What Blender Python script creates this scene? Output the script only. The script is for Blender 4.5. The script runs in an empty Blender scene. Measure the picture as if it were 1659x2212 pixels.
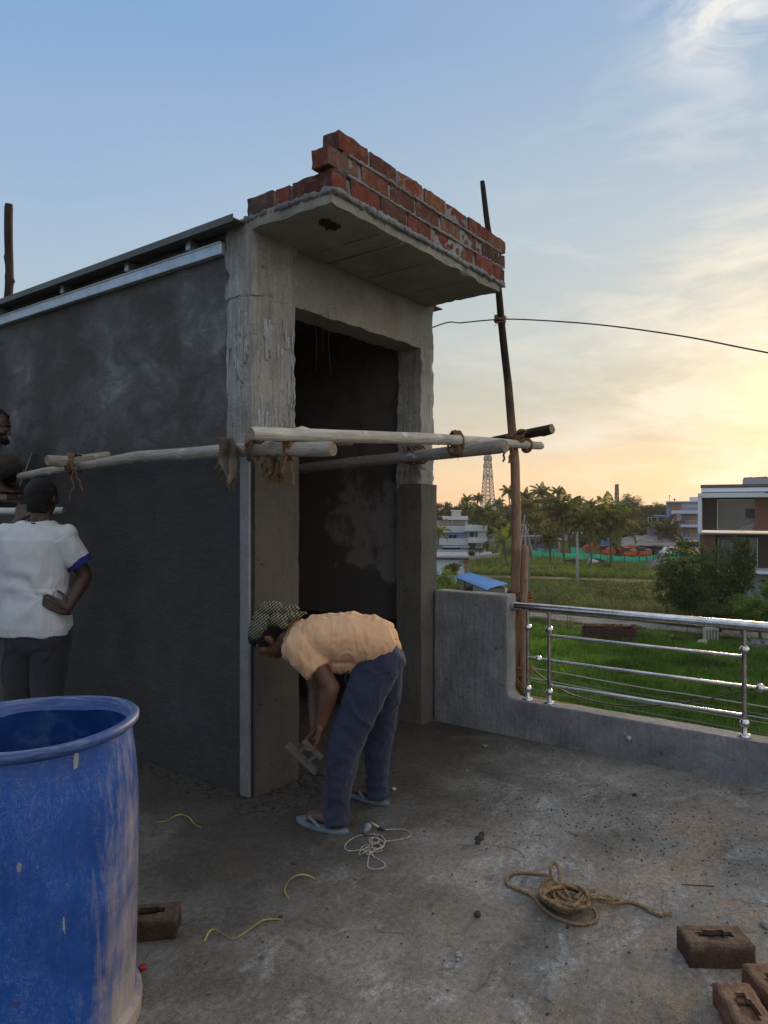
import bpy, bmesh, math, random
from math import sin, cos, pi, radians, sqrt
from mathutils import Vector, Matrix, noise, Quaternion
V = Vector
SC = bpy.context.scene
COL = SC.collection
# ------------------------------------------------------------------ camera
CAMZ = 1.5
cam_d = bpy.data.cameras.new('camera'); cam = bpy.data.objects.new('camera', cam_d); COL.objects.link(cam)
cam_d.sensor_fit = 'VERTICAL'; cam_d.sensor_height = 24.0; cam_d.lens = 24.0*710/1024
cam_d.clip_start = 0.05; cam_d.clip_end = 5000
cam.location = (0, 0, CAMZ); cam.rotation_euler = (radians(90), 0, 0)
SC.camera = cam
SC.view_settings.view_transform = 'Standard'; SC.view_settings.look = 'None'
SC.view_settings.exposure = 0.0; SC.view_settings.gamma = 1.0
# ------------------------------------------------------------------ sun direction
SUN = V((0.575, 1.0, 0.165)).normalized()
sun_el = math.asin(SUN.z); sun_az = math.atan2(SUN.x, SUN.y)
ld = bpy.data.lights.new('sun', 'SUN'); ld.energy = 2.8; ld.angle = radians(11); ld.color = (1.0, .70, .42)
lo = bpy.data.objects.new('sun', ld); COL.objects.link(lo)
lo.rotation_euler = SUN.to_track_quat('Z', 'Y').to_euler(); lo.location = (20, 30, 20)

# ------------------------------------------------------------------ node helper
class NT:
    def __init__(s, tree): s.t = tree; s.n = tree.nodes; s.l = tree.links
    def node(s, typ, **kw):
        n = s.n.new(typ)
        for k, v in kw.items(): setattr(n, k, v)
        return n
    def put(s, sock, v):
        if hasattr(v, 'links') or isinstance(v, bpy.types.NodeSocket): s.l.new(v, sock)
        elif isinstance(v, (tuple, list)) and len(v) == 3 and sock.type == 'RGBA': sock.default_value = (*v, 1)
        else: sock.default_value = v
    def math(s, op, a, b=0.0, c=0.0, clamp=False):
        n = s.node('ShaderNodeMath', operation=op, use_clamp=clamp)
        s.put(n.inputs[0], a); s.put(n.inputs[1], b); s.put(n.inputs[2], c); return n.outputs[0]
    def vmath(s, op, a, b=(0, 0, 0)):
        n = s.node('ShaderNodeVectorMath', operation=op); s.put(n.inputs[0], a); s.put(n.inputs[1], b)
        return n.outputs['Value'] if op in ('DOT_PRODUCT', 'LENGTH') else n.outputs[0]
    def mix(s, f, a, b, mode='MIX'):
        n = s.node('ShaderNodeMix', data_type='RGBA', blend_type=mode)
        s.put(n.inputs[0], f); s.put(n.inputs[6], a); s.put(n.inputs[7], b); return n.outputs[2]
    def ramp(s, f, stops, interp='LINEAR'):
        n = s.node('ShaderNodeValToRGB'); r = n.color_ramp; r.interpolation = interp
        while len(r.elements) < len(stops): r.elements.new(0.5)
        for e, (p, c) in zip(r.elements, stops):
            e.position = p; e.color = (c, c, c, 1) if isinstance(c, (int, float)) else (*c, 1)
        s.put(n.inputs[0], f); return n.outputs[0]
    def noise(s, vec, scale, detail=4, rough=.55, dist=0.0):
        n = s.node('ShaderNodeTexNoise'); s.put(n.inputs['Vector'], vec)
        n.inputs['Scale'].default_value = scale; n.inputs['Detail'].default_value = detail
        n.inputs['Roughness'].default_value = rough; n.inputs['Distortion'].default_value = dist
        return n.outputs[0]
    def mapping(s, vec, scale=(1, 1, 1), loc=(0, 0, 0), rot=(0, 0, 0)):
        n = s.node('ShaderNodeMapping'); s.put(n.inputs[0], vec)
        n.inputs['Scale'].default_value = scale; n.inputs['Location'].default_value = loc; n.inputs['Rotation'].default_value = rot
        return n.outputs[0]
    def coords(s, which='Object'): return s.node('ShaderNodeTexCoord').outputs[which]
    def island(s): return s.node('ShaderNodeNewGeometry').outputs['Random Per Island']
    def objrand(s): return s.node('ShaderNodeObjectInfo').outputs['Random']

# ------------------------------------------------------------------ world
w = bpy.data.worlds.new('World'); SC.world = w; w.use_nodes = True
W = NT(w.node_tree); W.n.clear()
out = W.node('ShaderNodeOutputWorld'); bg = W.node('ShaderNodeBackground')
d = W.vmath('NORMALIZE', W.coords('Generated'))
sep = W.node('ShaderNodeSeparateXYZ'); W.put(sep.inputs[0], d)
ez = W.math('MAXIMUM', sep.outputs[2], 0.0)
sd = W.math('MAXIMUM', W.vmath('DOT_PRODUCT', d, tuple(SUN)), 0.0)
base = W.ramp(ez, [(0.0, (.98, .56, .26)), (.05, (.95, .66, .37)), (.12, (.62, .57, .45)), (.16, (.52, .53, .46)), (.22, (.50, .56, .55)), (.36, (.42, .54, .65)), (.55, (.255, .41, .645)), (1.0, (.20, .34, .62))])
anti = W.ramp(ez, [(0.0, (.62, .56, .50)), (.10, (.50, .54, .58)), (.30, (.34, .49, .69)), (.42, (.235, .405, .68)), (.6, (.145, .325, .65)), (1.0, (.18, .33, .62))])
hz = W.node('ShaderNodeCombineXYZ'); W.put(hz.inputs[0], sep.outputs[0]); W.put(hz.inputs[1], sep.outputs[1])
hd = W.vmath('DOT_PRODUCT', W.vmath('NORMALIZE', hz.outputs[0]), tuple(V((SUN.x, SUN.y, 0)).normalized()))
side = W.ramp(W.math('MULTIPLY_ADD', hd, .5, .5), [(.30, 0.0), (.80, .55), (.965, 1.0)])
col = W.mix(side, anti, base)
# unseen sky overhead and at right rear brightened as fill for the foreground
hn = W.vmath('NORMALIZE', hz.outputs[0])
rd = W.math('MULTIPLY_ADD', W.vmath('DOT_PRODUCT', hn, tuple(V((.90, -.44, 0)).normalized())), .5, .5)
rear_fill = W.ramp(rd, [(.62, 0.0), (.90, 1.0)])
col = W.mix(rear_fill, col, W.ramp(ez, [(0.0, (.90, .86, .80)), (.35, (1.12, 1.08, 1.02)), (1.0, (.92, .92, .92))]))
col = W.mix(W.ramp(ez, [(.60, 0.0), (.80, 1.0)]), col, (.80, .83, .87))
# bluer to the left of the sun, high up
g1 = W.math('POWER', sd, 7.0); g2 = W.math('POWER', sd, 80.0); g3 = W.math('POWER', sd, 600.0)
col = W.mix(W.math('MULTIPLY', g1, .20), col, (.72, .68, .56))
col = W.mix(W.math('MULTIPLY', g2, .62), col, W.ramp(ez, [(.0, (1.0, .62, .27)), (.16, (1.0, .78, .46)), (.35, (.95, .85, .66))]))
# cirrus and soft sunset clouds
cv = W.mapping(d, scale=(1.6, 1.6, 5.0), rot=(0, radians(-28), 0))
c1 = W.noise(cv, 2.3, 9, .64, .4)
c2 = W.noise(W.mapping(d, scale=(2.2, 2.2, 13.0), rot=(0, radians(-10), 0), loc=(3, 1, 2)), 3.0, 7, .6, .5)
m1 = W.ramp(c1, [(.50, 0.0), (.68, 1.0)])
rm = W.ramp(g1, [(.40, 0.0), (.80, 1.0)])
m1 = W.math('MULTIPLY', m1, rm)
col = W.mix(W.math('MULTIPLY', m1, .62), col, W.mix(g2, (.86, .84, .78), (1.05, .86, .55)))
# the streaky bank by the sun
bank = W.math('MULTIPLY', W.ramp(g1, [(.76, 0.0), (.90, 1.0)]), W.ramp(W.noise(cv, 3.6, 9, .64, .25), [(.43, .0), (.60, 1.0)]))
col = W.mix(W.math('MULTIPLY', bank, .62), col, (1.0, .90, .74))
m2 = W.math('MULTIPLY', W.ramp(c2, [(.50, 0.0), (.66, 1.0)]), W.ramp(ez, [(.05, 0.0), (.09, 1.0), (.20, .4), (.26, 0.0)]))
col = W.mix(W.math('MULTIPLY', m2, .35), col, (.52, .46, .38))
# small wisp high on the right
wd = W.math('POWER', W.math('MAXIMUM', W.vmath('DOT_PRODUCT', d, tuple(V((.475, 1, .705)).normalized())), 0.0), 420.0)
wn = W.noise(W.mapping(d, scale=(3, 3, 7), rot=(0, radians(-40), 0)), 3.0, 7, .6, .8)
col = W.mix(W.math('MULTIPLY', W.math('MULTIPLY', wd, W.ramp(wn, [(.36, 0.0), (.60, 1.0)])), .95), col, (.88, .87, .84))
veil = W.noise(W.mapping(d, scale=(1, 1, 2.5)), 1.6, 5, .5)
col = W.mix(W.math('MULTIPLY', W.ramp(veil, [(.4, 0.0), (.7, 1.0)]), .06), col, (.70, .74, .78))
col = W.mix(W.math('MULTIPLY', g3, .6), col, (1.3, 1.0, .60))
below = W.math('LESS_THAN', sep.outputs[2], -0.002)
col = W.mix(below, col, (.14, .13, .10))
sky = W.node('ShaderNodeTexSky', sky_type='NISHITA'); sky.sun_disc = False
sky.sun_elevation = sun_el; sky.sun_rotation = sun_az; sky.air_density = 1.2; sky.dust_density = 2.0
skc = W.mix(1.0, sky.outputs[0], (.004, .004, .004), 'MULTIPLY')
fin = W.mix(1.0, col, skc, 'ADD')
W.put(bg.inputs[0], fin); bg.inputs[1].default_value = 1.0
W.l.new(bg.outputs[0], out.inputs[0])

# ------------------------------------------------------------------ pixel helpers (coordinates of the 1659-wide view of the photo)
F = 1534.0
def at(x, y, D): return V(((x-829.5)/F*D, D, CAMZ+(1106-y)/F*D))
def z3(x, y, D): return at(486+.2807*x, 1269+.2807*y, D)
def z4(x, y, D): return at(.3296*x, 837+.3296*y, D)
GZ = -6.5
def gnd(x, y):
    D = (CAMZ-GZ)*F/(y-1106.0); return V(((x-829.5)/F*D, D, GZ))
def flo(x, y):
    D = CAMZ*F/(y-1106.0); return V(((x-829.5)/F*D, D, 0))
# frame of the stair room: a along the door face, b into the depth, z up
C0 = V((-.69, 3.72, 0)); RR = V((.593, .805, 0)).normalized(); LL = V((-.805, .593, 0)).normalized()
YAW = math.atan2(RR.y, RR.x)
def L(a, b, z=0): return C0 + RR*a + LL*b + V((0, 0, z))

# ------------------------------------------------------------------ objects
def tag(o, label=None, cat=None, group=None, kind=None):
    if label: o['label'] = label
    if cat: o['category'] = cat
    if group: o['group'] = group
    if kind: o['kind'] = kind
    return o
def empty(name, loc=(0, 0, 0), rz=0.0, label=None, cat=None, group=None):
    o = bpy.data.objects.new(name, None); COL.objects.link(o); o.empty_display_size = .1
    o.location = loc; o.rotation_euler = (0, 0, rz); return tag(o, label, cat, group)
def copy_tree(o, parent=None):
    c = o.copy(); COL.objects.link(c); c.parent = parent
    for ch in o.children: copy_tree(ch, c)
    return c
class MB:
    def __init__(s): s.v = []; s.f = []; s.mi = []; s.m = 0
    def add(s, vs, fs):
        n = len(s.v); s.v += [tuple(v) for v in vs]; s.f += [tuple(i+n for i in f) for f in fs]; s.mi += [s.m]*len(fs); return s
    def box(s, c, d, M=None):
        c = V(c); hx, hy, hz_ = d[0]/2, d[1]/2, d[2]/2
        P = [V((x, y, z)) for x in (-hx, hx) for y in (-hy, hy) for z in (-hz_, hz_)]
        if M is not None: P = [M @ p for p in P]
        return s.add([p+c for p in P], [(0, 1, 3, 2), (4, 6, 7, 5), (0, 4, 5, 1), (2, 3, 7, 6), (0, 2, 6, 4), (1, 5, 7, 3)])
    def bx(s, x0, x1, y0, y1, z0, z1): return s.box(((x0+x1)/2, (y0+y1)/2, (z0+z1)/2), (abs(x1-x0), abs(y1-y0), abs(z1-z0)))
    def bar(s, p, q, w, h=None):
        p, q = V(p), V(q); h = h or w; dd = q-p
        M = dd.to_track_quat('Z', 'Y').to_matrix(); return s.box((p+q)/2, (w, h, dd.length), M)
    def tube(s, pts, r, n=8, cap=True, sq=(1, 1)):
        pts = [V(p) for p in pts]; k = len(pts); rs = r if isinstance(r, (list, tuple)) else [r]*k
        vs = []; up = None
        for i, p in enumerate(pts):
            t = (pts[min(i+1, k-1)]-pts[max(i-1, 0)])
            if t.length < 1e-9: t = V((0, 0, 1))
            t.normalize()
            if up is None:
                up = t.orthogonal().normalized()
            up = (up - t*up.dot(t))
            if up.length < 1e-6: up = t.orthogonal()
            up.normalize(); b = t.cross(up)
            for j in range(n):
                a = 2*pi*j/n; vs.append(p+(up*cos(a)*sq[0]+b*sin(a)*sq[1])*rs[i])
        fs = []
        for i in range(k-1):
            for j in range(n):
                a, b2 = i*n+j, i*n+(j+1) % n; fs.append((a, b2, b2+n, a+n))
        if cap: fs.append(tuple(range(n-1, -1, -1))); fs.append(tuple((k-1)*n+j for j in range(n)))
        return s.add(vs, fs)
    def lathe(s, prof, n=32, c=(0, 0, 0)):
        c = V(c); vs = []
        for r, z in prof:
            for j in range(n): vs.append(c+V((r*cos(2*pi*j/n), r*sin(2*pi*j/n), z)))
        fs = [(i*n+j, i*n+(j+1) % n, (i+1)*n+(j+1) % n, (i+1)*n+j) for i in range(len(prof)-1) for j in range(n)]
        return s.add(vs, fs)
    def ball(s, c, r, M=None, u=10, vv=7):
        c = V(c); r = V(r) if hasattr(r, '__len__') else V((r, r, r)); vs = []; fs = []
        for i in range(vv+1):
            th = pi*i/vv
            for j in range(u):
                p = V((r.x*sin(th)*cos(2*pi*j/u), r.y*sin(th)*sin(2*pi*j/u), r.z*cos(th)))
                vs.append(c+(M @ p if M is not None else p))
        for i in range(vv):
            for j in range(u):
                a, b = i*u+j, i*u+(j+1) % u; fs.append((a, a+u, b+u, b))
        n = len(s.v); return s.add(vs, fs)
    def cap(s, p, r0, q, r1, n=12):
        """tapered limb with round ends, closed"""
        p, q = V(p), V(q); ax = q-p; Lg = ax.length
        t = ax.normalized() if Lg > 1e-6 else V((0, 0, 1)); pts = []; rs = []
        for i in range(1, 6): a = pi/2*i/5; pts.append(p-t*r0*cos(a)); rs.append(r0*sin(a))
        for i in range(5, 0, -1): a = pi/2*i/5; pts.append(q+t*r1*cos(a)); rs.append(r1*sin(a))
        return s.tube(pts, rs, n)
    def cone(s, p, r0, q, r1, n=14, sq=(1, 1)): return s.tube([p, q], [r0, r1], n, sq=sq)
    def build(s, name, mat=None, parent=None, smooth=False, loc=None, rz=None, bevel=0, mats=None, auto=None):
        me = bpy.data.meshes.new(name); me.from_pydata([tuple(v) for v in s.v], [], s.f)
        for m in (mats or ([mat] if mat else [])): me.materials.append(m)
        if mats: me.polygons.foreach_set('material_index', s.mi)
        if smooth: me.polygons.foreach_set('use_smooth', [True]*len(s.f))
        me.update(); o = bpy.data.objects.new(name, me); COL.objects.link(o)
        if parent: o.parent = parent
        if loc is not None: o.location = loc
        if rz is not None: o.rotation_euler = (0, 0, rz)
        if bevel:
            b = o.modifiers.new('bevel', 'BEVEL'); b.width = bevel; b.segments = 2; b.limit_method = 'ANGLE'
        if auto and smooth: 
            try: me.set_sharp_from_angle(angle=radians(auto))
            except Exception: pass
        return o
def rough_box(mb, x0, x1, y0, y1, z0, z1, seg=.06, amp=.004, freq=9.0, seed=0.0, keep=None, edge=None):
    """box with subdivided, noisy skin (all faces share their edges)"""
    nx, ny, nz = [max(1, int(round(abs(b-a)/seg))) for a, b in ((x0, x1), (y0, y1), (z0, z1))]
    idx = {}; vs = []; fs = []
    def vid(i, j, k):
        if (i, j, k) not in idx:
            p = V((x0+(x1-x0)*i/nx, y0+(y1-y0)*j/ny, z0+(z1-z0)*k/nz))
            ne = (i in (0, nx))+(j in (0, ny))+(k in (0, nz))
            A = amp*(1.0 if ne < 2 else (edge or 1.6))
            off = noise.noise_vector(p*freq+V((seed, seed*2, seed*3)))*A + noise.noise_vector(p*freq*3.1+V((seed, 5, 1)))*A*.5
            if ne >= 2:
                cc = V(((x0+x1)/2, (y0+y1)/2, (z0+z1)/2)); dd = (cc-p)
                dd = V((dd.x/abs(dd.x or 1)*(i in (0, nx)), dd.y/abs(dd.y or 1)*(j in (0, ny)), dd.z/abs(dd.z or 1)*(k in (0, nz))))
                off += dd*abs(noise.noise(p*freq*1.7+V((seed, 1, 9))))*A
            if keep: off = V((off.x*keep[0], off.y*keep[1], off.z*keep[2]))
            idx[(i, j, k)] = len(vs); vs.append(p+off)
        return idx[(i, j, k)]
    for i in range(nx):
        for j in range(ny):
            fs.append((vid(i, j, 0), vid(i, j+1, 0), vid(i+1, j+1, 0), vid(i+1, j, 0)))
            fs.append((vid(i, j, nz), vid(i+1, j, nz), vid(i+1, j+1, nz), vid(i, j+1, nz)))
    for i in range(nx):
        for k in range(nz):
            fs.append((vid(i, 0, k), vid(i+1, 0, k), vid(i+1, 0, k+1), vid(i, 0, k+1)))
            fs.append((vid(i, ny, k), vid(i, ny, k+1), vid(i+1, ny, k+1), vid(i+1, ny, k)))
    for j in range(ny):
        for k in range(nz):
            fs.append((vid(0, j, k), vid(0, j, k+1), vid(0, j+1, k+1), vid(0, j+1, k)))
            fs.append((vid(nx, j, k), vid(nx, j+1, k), vid(nx, j+1, k+1), vid(nx, j, k+1)))
    return mb.add(vs, fs)

# ------------------------------------------------------------------ materials
MAT = {}
def bsdf(name, rough=.8, metal=0.0, spec=.5):
    m = bpy.data.materials.new(name); m.use_nodes = True; t = NT(m.node_tree); b = m.node_tree.nodes['Principled BSDF']
    b.inputs['Roughness'].default_value = rough; b.inputs['Metallic'].default_value = metal
    b.inputs['Specular IOR Level'].default_value = spec; return m, t, b
def setbump(t, b, h, strength=.3, dist=.01):
    n = t.node('ShaderNodeBump'); n.inputs['Strength'].default_value = strength; n.inputs['Distance'].default_value = dist
    t.put(n.inputs['Height'], h); t.l.new(n.outputs[0], b.inputs['Normal'])
def flat(name, c, rough=.7, metal=0.0, spec=.4, var=.25, scale=3.0, bump=0.0, coords='Object'):
    if name in MAT: return MAT[name]
    m, t, b = bsdf(name, rough, metal, spec); co = t.coords(coords)
    n1 = t.noise(co, scale, 6, .6); n2 = t.noise(co, scale*9, 4, .6)
    f = t.math('ADD', t.math('MULTIPLY', n1, .65), t.math('MULTIPLY', n2, .35))
    c0 = tuple(x*(1-var) for x in c); c1 = tuple(min(1, x*(1+var)) for x in c)
    t.put(b.inputs['Base Color'], t.ramp(f, [(.3, c0), (.7, c1)]))
    if bump: setbump(t, b, n2, bump, .01)
    MAT[name] = m; return m
# ================================================================== building materials
def m_plaster_wall():
    m, t, b = bsdf('stair_wall_plaster', .75, 0, .4); co = t.coords()
    z = t.node('ShaderNodeSeparateXYZ'); t.put(z.inputs[0], co)
    big = t.noise(co, 1.3, 6, .6, .4); mid = t.noise(co, 5, 8, .68, .3); fine = t.noise(co, 70, 5, .7)
    sw = t.noise(t.mapping(co, scale=(1, 1.0, 1.5), rot=(radians(35), 0, 0)), 3.4, 7, .66, .8)
    mm = t.math('ADD', t.math('MULTIPLY', big, .62), t.math('MULTIPLY', sw, .38))
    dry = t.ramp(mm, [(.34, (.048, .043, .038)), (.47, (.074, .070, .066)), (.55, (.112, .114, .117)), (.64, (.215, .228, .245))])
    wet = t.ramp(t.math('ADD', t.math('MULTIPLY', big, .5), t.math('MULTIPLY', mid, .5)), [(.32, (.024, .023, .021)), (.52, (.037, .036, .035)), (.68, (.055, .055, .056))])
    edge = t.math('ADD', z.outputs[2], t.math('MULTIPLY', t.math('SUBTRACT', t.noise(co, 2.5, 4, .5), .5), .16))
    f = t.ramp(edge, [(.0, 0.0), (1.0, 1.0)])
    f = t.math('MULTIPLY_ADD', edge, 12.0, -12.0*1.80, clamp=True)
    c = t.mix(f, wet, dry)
    fc = t.ramp(fine, [(.3, .82), (.7, 1.15)]); c = t.mix(1.0, c, fc, 'MULTIPLY')
    pits = t.ramp(t.noise(co, 34, 3, .6, 1.0), [(.69, 1.0), (.76, .30)]); c = t.mix(1.0, c, pits, 'MULTIPLY')
    # drips of pale water
    dr = t.ramp(t.noise(t.mapping(co, scale=(1, 26, .8)), 1.5, 3, .5), [(.64, 0.0), (.72, .5)])
    dz = t.math('MULTIPLY', t.math('MULTIPLY_ADD', z.outputs[2], 3.0, -3.6, clamp=True), t.math('MULTIPLY_ADD', z.outputs[2], -4.0, 7.2, clamp=True))
    c = t.mix(t.math('MULTIPLY', dr, dz), c, (.12, .12, .125))
    t.put(b.inputs['Base Color'], c)
    t.put(b.inputs['Roughness'], t.math('MULTIPLY_ADD', f, .22, .66))
    swp = t.noise(t.mapping(co, scale=(1, 1, 5), rot=(radians(28), 0, 0)), 2.2, 5, .55, 2.2)
    setbump(t, b, t.math('ADD', t.math('MULTIPLY', fine, .5), t.math('ADD', t.math('ADD', mid, t.math('MULTIPLY', swp, .30)), t.math('MULTIPLY', sw, .7))), .85, .013); return m
def m_concrete(name, lo, hi, streak=.5, bump=.7, warm=0):
    m, t, b = bsdf(name, .85, 0, .3); co = t.coords()
    n = t.noise(co, 2.6, 8, .62, .5); st = t.noise(t.mapping(co, scale=(9, 9, .8)), 4.0, 6, .6, .4); fine = t.noise(co, 60, 5, .7)
    f = t.math('ADD', t.math('MULTIPLY', n, 1-streak), t.math('MULTIPLY', st, streak))
    c = t.ramp(f, [(.33, lo), (.5, tuple((a+b_)/2 for a, b_ in zip(lo, hi))), (.66, hi)])
    c = t.mix(1.0, c, t.ramp(fine, [(.25, .78), (.7, 1.12)]), 'MULTIPLY')
    pit = t.noise(co, 38, 3, .5, .4); c = t.mix(1.0, c, t.ramp(pit, [(.66, 1.0), (.72, .42)]), 'MULTIPLY')
    if warm: c = t.mix(t.ramp(t.noise(co, 1.1, 5, .6), [(.5, 0.0), (.7, warm)]), c, (.30, .22, .14))
    t.put(b.inputs['Base Color'], c)
    h = t.math('ADD', t.math('MULTIPLY', fine, .35), t.math('ADD', st, t.math('MULTIPLY', pit, -.4)))
    setbump(t, b, h, bump, .014); return m
def m_floor():
    m, t, b = bsdf('cement_floor', .88, 0, .3); co = t.coords('Object')
    s = t.node('ShaderNodeSeparateXYZ'); t.put(s.inputs[0], co)   # a, b
    big = t.noise(co, .9, 7, .62, .4); mid = t.noise(co, 4.5, 7, .66, .6); fine = t.noise(co, 42, 6, .75); grit = t.noise(co, 170, 3, .7)
    c = t.ramp(t.math('ADD', t.math('MULTIPLY', big, .5), t.math('MULTIPLY', mid, .5)), [(.34, (.125, .113, .100)), (.48, (.205, .194, .178)), (.58, (.265, .256, .242)), (.68, (.33, .327, .32))])
    # pale cement bloom in broken patches
    bl = t.math('MULTIPLY', t.ramp(t.noise(t.mapping(co, rot=(0, 0, .4), scale=(1, 1.8, 1)), 2.7, 9, .7, 1.0), [(.545, 0.0), (.62, 1.0)]), t.ramp(fine, [(.35, .2), (.6, 1.0)]))
    c = t.mix(t.math('MULTIPLY', bl, .55), c, (.42, .43, .44))
    # sandy spill towards the drum and camera: a in (-.2..1.4), b in (-3.4..-1.9)
    # wet mortar droppings round the foot of the stair room
    dist = t.math('MAXIMUM', t.math('MULTIPLY', s.outputs[0], -1.0), t.math('MULTIPLY', s.outputs[1], -1.0))
    dist = t.math('ADD', dist, t.math('MULTIPLY', t.math('SUBTRACT', t.noise(co, 1.7, 6, .62, .5), .5), 1.5))
    wetm = t.math('MULTIPLY_ADD', dist, -1.20, 1.62, clamp=True)
    c = t.mix(t.math('MULTIPLY', wetm, .93), c, t.mix(mid, (.022, .019, .016), (.080, .068, .056)))
    dk = t.ramp(t.noise(co, 6.5, 8, .72, 1.2), [(.57, 0.0), (.65, .6)]); c = t.mix(dk, c, (.070, .060, .050))
    sand = t.math('MULTIPLY', t.ramp(t.noise(co, 1.3, 7, .66, .5), [(.46, 0.0), (.58, 1.0)]), t.math('MULTIPLY_ADD', s.outputs[1], -1.6, -2.6, clamp=True))
    sand = t.math('MULTIPLY', sand, t.math('MULTIPLY_ADD', s.outputs[0], -1.2, 2.0, clamp=True))
    c = t.mix(t.math('MULTIPLY', sand, t.ramp(grit, [(.35, .35), (.6, 1.0)])), c, (.38, .25, .14))
    vc = t.node('ShaderNodeTexVoronoi', feature='DISTANCE_TO_EDGE'); vc.inputs['Scale'].default_value = 1.1; wv_ = t.node('ShaderNodeVectorMath', operation='ADD'); t.put(wv_.inputs[0], co); nn = t.node('ShaderNodeTexNoise'); nn.inputs['Scale'].default_value = 2.5; nn.inputs['Detail'].default_value = 6; t.put(nn.inputs[0], co); t.put(wv_.inputs[1], t.vmath('MULTIPLY', nn.outputs[1], (.7, .7, 0))); t.put(vc.inputs[0], wv_.outputs[0])
    ck = t.math('MULTIPLY', t.ramp(vc.outputs[0], [(.0, 1.0), (.006, 0.0)]), t.ramp(t.noise(co, 1.9, 3, .5), [(.54, 0.0), (.60, .7)])); c = t.mix(ck, c, (.05, .045, .04))
    c = t.mix(1.0, c, t.ramp(fine, [(.3, .58), (.66, 1.25)]), 'MULTIPLY')
    c = t.mix(1.0, c, t.ramp(grit, [(.25, .62), (.7, 1.28)]), 'MULTIPLY')
    sp = t.ramp(t.noise(co, 48, 2, .5, .3), [(.70, 1.0), (.74, .28)]); c = t.mix(1.0, c, sp, 'MULTIPLY')
    t.put(b.inputs['Base Color'], c)
    cr = t.noise(t.mapping(co, rot=(0, 0, .9), scale=(1, 2.4, 1)), 11, 6, .7, 1.4)
    h = t.math('ADD', t.math('MULTIPLY', fine, .5), t.math('ADD', t.math('MULTIPLY', mid, 1.2), t.math('ADD', t.math('MULTIPLY', grit, .22), t.math('MULTIPLY', cr, .8))))
    setbump(t, b, h, 1.0, .017); return m
def m_brick(name, hole=False, dusty=.25):
    m, t, b = bsdf(name, .92, 0, .2); co = t.coords(); r = t.island()
    c = t.ramp(r, [(0, (.13, .036, .025)), (.22, (.21, .062, .038)), (.42, (.060, .030, .026)), (.58, (.22, .085, .050)), (.74, (.15, .040, .030)), (.88, (.09, .060, .052)), (1, (.19, .10, .07))])
    n = t.noise(co, 14, 7, .7, .6); fine = t.noise(co, 90, 4, .7)
    c = t.mix(1.0, c, t.ramp(n, [(.3, .55), (.7, 1.35)]), 'MULTIPLY')
    c = t.mix(t.ramp(t.noise(co, 22, 6, .7), [(.52, 0.0), (.68, dusty*1.8)]), c, (.24, .20, .17))
    c = t.mix(t.ramp(t.noise(co, 9, 5, .7, .8), [(.58, 0.0), (.68, .7)]), c, (.045, .03, .026))
    t.put(b.inputs['Base Color'], c); setbump(t, b, t.math('ADD', n, t.math('MULTIPLY', fine, .4)), 1.0, .012); return m
def m_wood(name, lo, hi, crack=.7, white=.0, rough=.8):
    m, t, b = bsdf(name, rough, 0, .3); co = t.coords(); r = t.objrand()
    off = t.node('ShaderNodeVectorMath', operation='ADD'); cmb = t.node('ShaderNodeCombineXYZ')
    t.put(cmb.inputs[2], t.math('MULTIPLY', r, 13.0)); t.put(cmb.inputs[0], t.math('MULTIPLY', r, 3.0)); t.put(off.inputs[0], co); t.put(off.inputs[1], cmb.outputs[0]); co = off.outputs[0]
    st = t.noise(t.mapping(co, scale=(30, 30, 1.6)), 1.6, 8, .65, .4); big = t.noise(co, 3.2, 5, .6, .3); fi = t.noise(t.mapping(co, scale=(120, 120, 7)), 1.5, 4, .6)
    f = t.math('ADD', t.math('MULTIPLY', st, .55), t.math('MULTIPLY', big, .45))
    c = t.ramp(f, [(.34, lo), (.62, hi)])
    c = t.mix(t.ramp(st, [(.60, 0.0), (.66, crack)]), c, tuple(x*.22 for x in lo))
    c = t.mix(1.0, c, t.ramp(fi, [(.3, .75), (.7, 1.2)]), 'MULTIPLY')
    if white: c = t.mix(t.ramp(t.noise(t.mapping(co, scale=(1.4, 1.4, 1)), 9, 5, .6, .7), [(.60, 0.0), (.65, white)]), c, (.62, .64, .64))
    t.put(b.inputs['Base Color'], c); setbump(t, b, t.math('ADD', st, t.math('MULTIPLY', big, .8)), .8, .012); return m
M_WALL = m_plaster_wall()
M_COL = m_concrete('raw_concrete', (.15, .147, .138), (.42, .41, .385), .5, .9)
M_SLAB = m_concrete('slab_concrete', (.19, .182, .160), (.32, .305, .270), .2, .5, .15)
M_FRESH = m_concrete('fresh_plaster', (.060, .052, .042), (.095, .085, .070), .25, .35)
M_FRESH2 = m_concrete('drying_plaster', (.080, .074, .064), (.145, .136, .12), .35, .5)
M_MORTAR = m_concrete('mortar', (.10, .10, .10), (.27, .275, .28), .1, 1.0)
M_PARA = m_concrete('parapet_plaster', (.13, .13, .135), (.28, .28, .285), .12, .7)
M_FLOOR = m_floor()
M_BRICK = m_brick('red_brick')
M_GALV = flat('galvanised_steel', (.44, .50, .56), .38, .6, .5, .35, 6, .15)
M_SHEET = flat('painted_roof_sheet', (.09, .095, .09), .5, .3, .5, .2, 3)
M_STEEL, t_, b_ = bsdf('polished_steel', .17, 1.0, .5)
co_ = t_.coords(); n_ = t_.noise(t_.mapping(co_, scale=(3, 40, 40)), 2, 4, .6)
t_.put(b_.inputs['Base Color'], t_.ramp(t_.noise(co_, 9, 6, .65), [(.35, (.42, .42, .43)), (.6, (.66, .66, .67))])); t_.put(b_.inputs['Roughness'], t_.ramp(n_, [(.3, .12), (.7, .30)]))
M_DARK = flat('dark_interior_plaster', (.055, .050, .047), .95, 0, .2, .3, 2)

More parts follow.
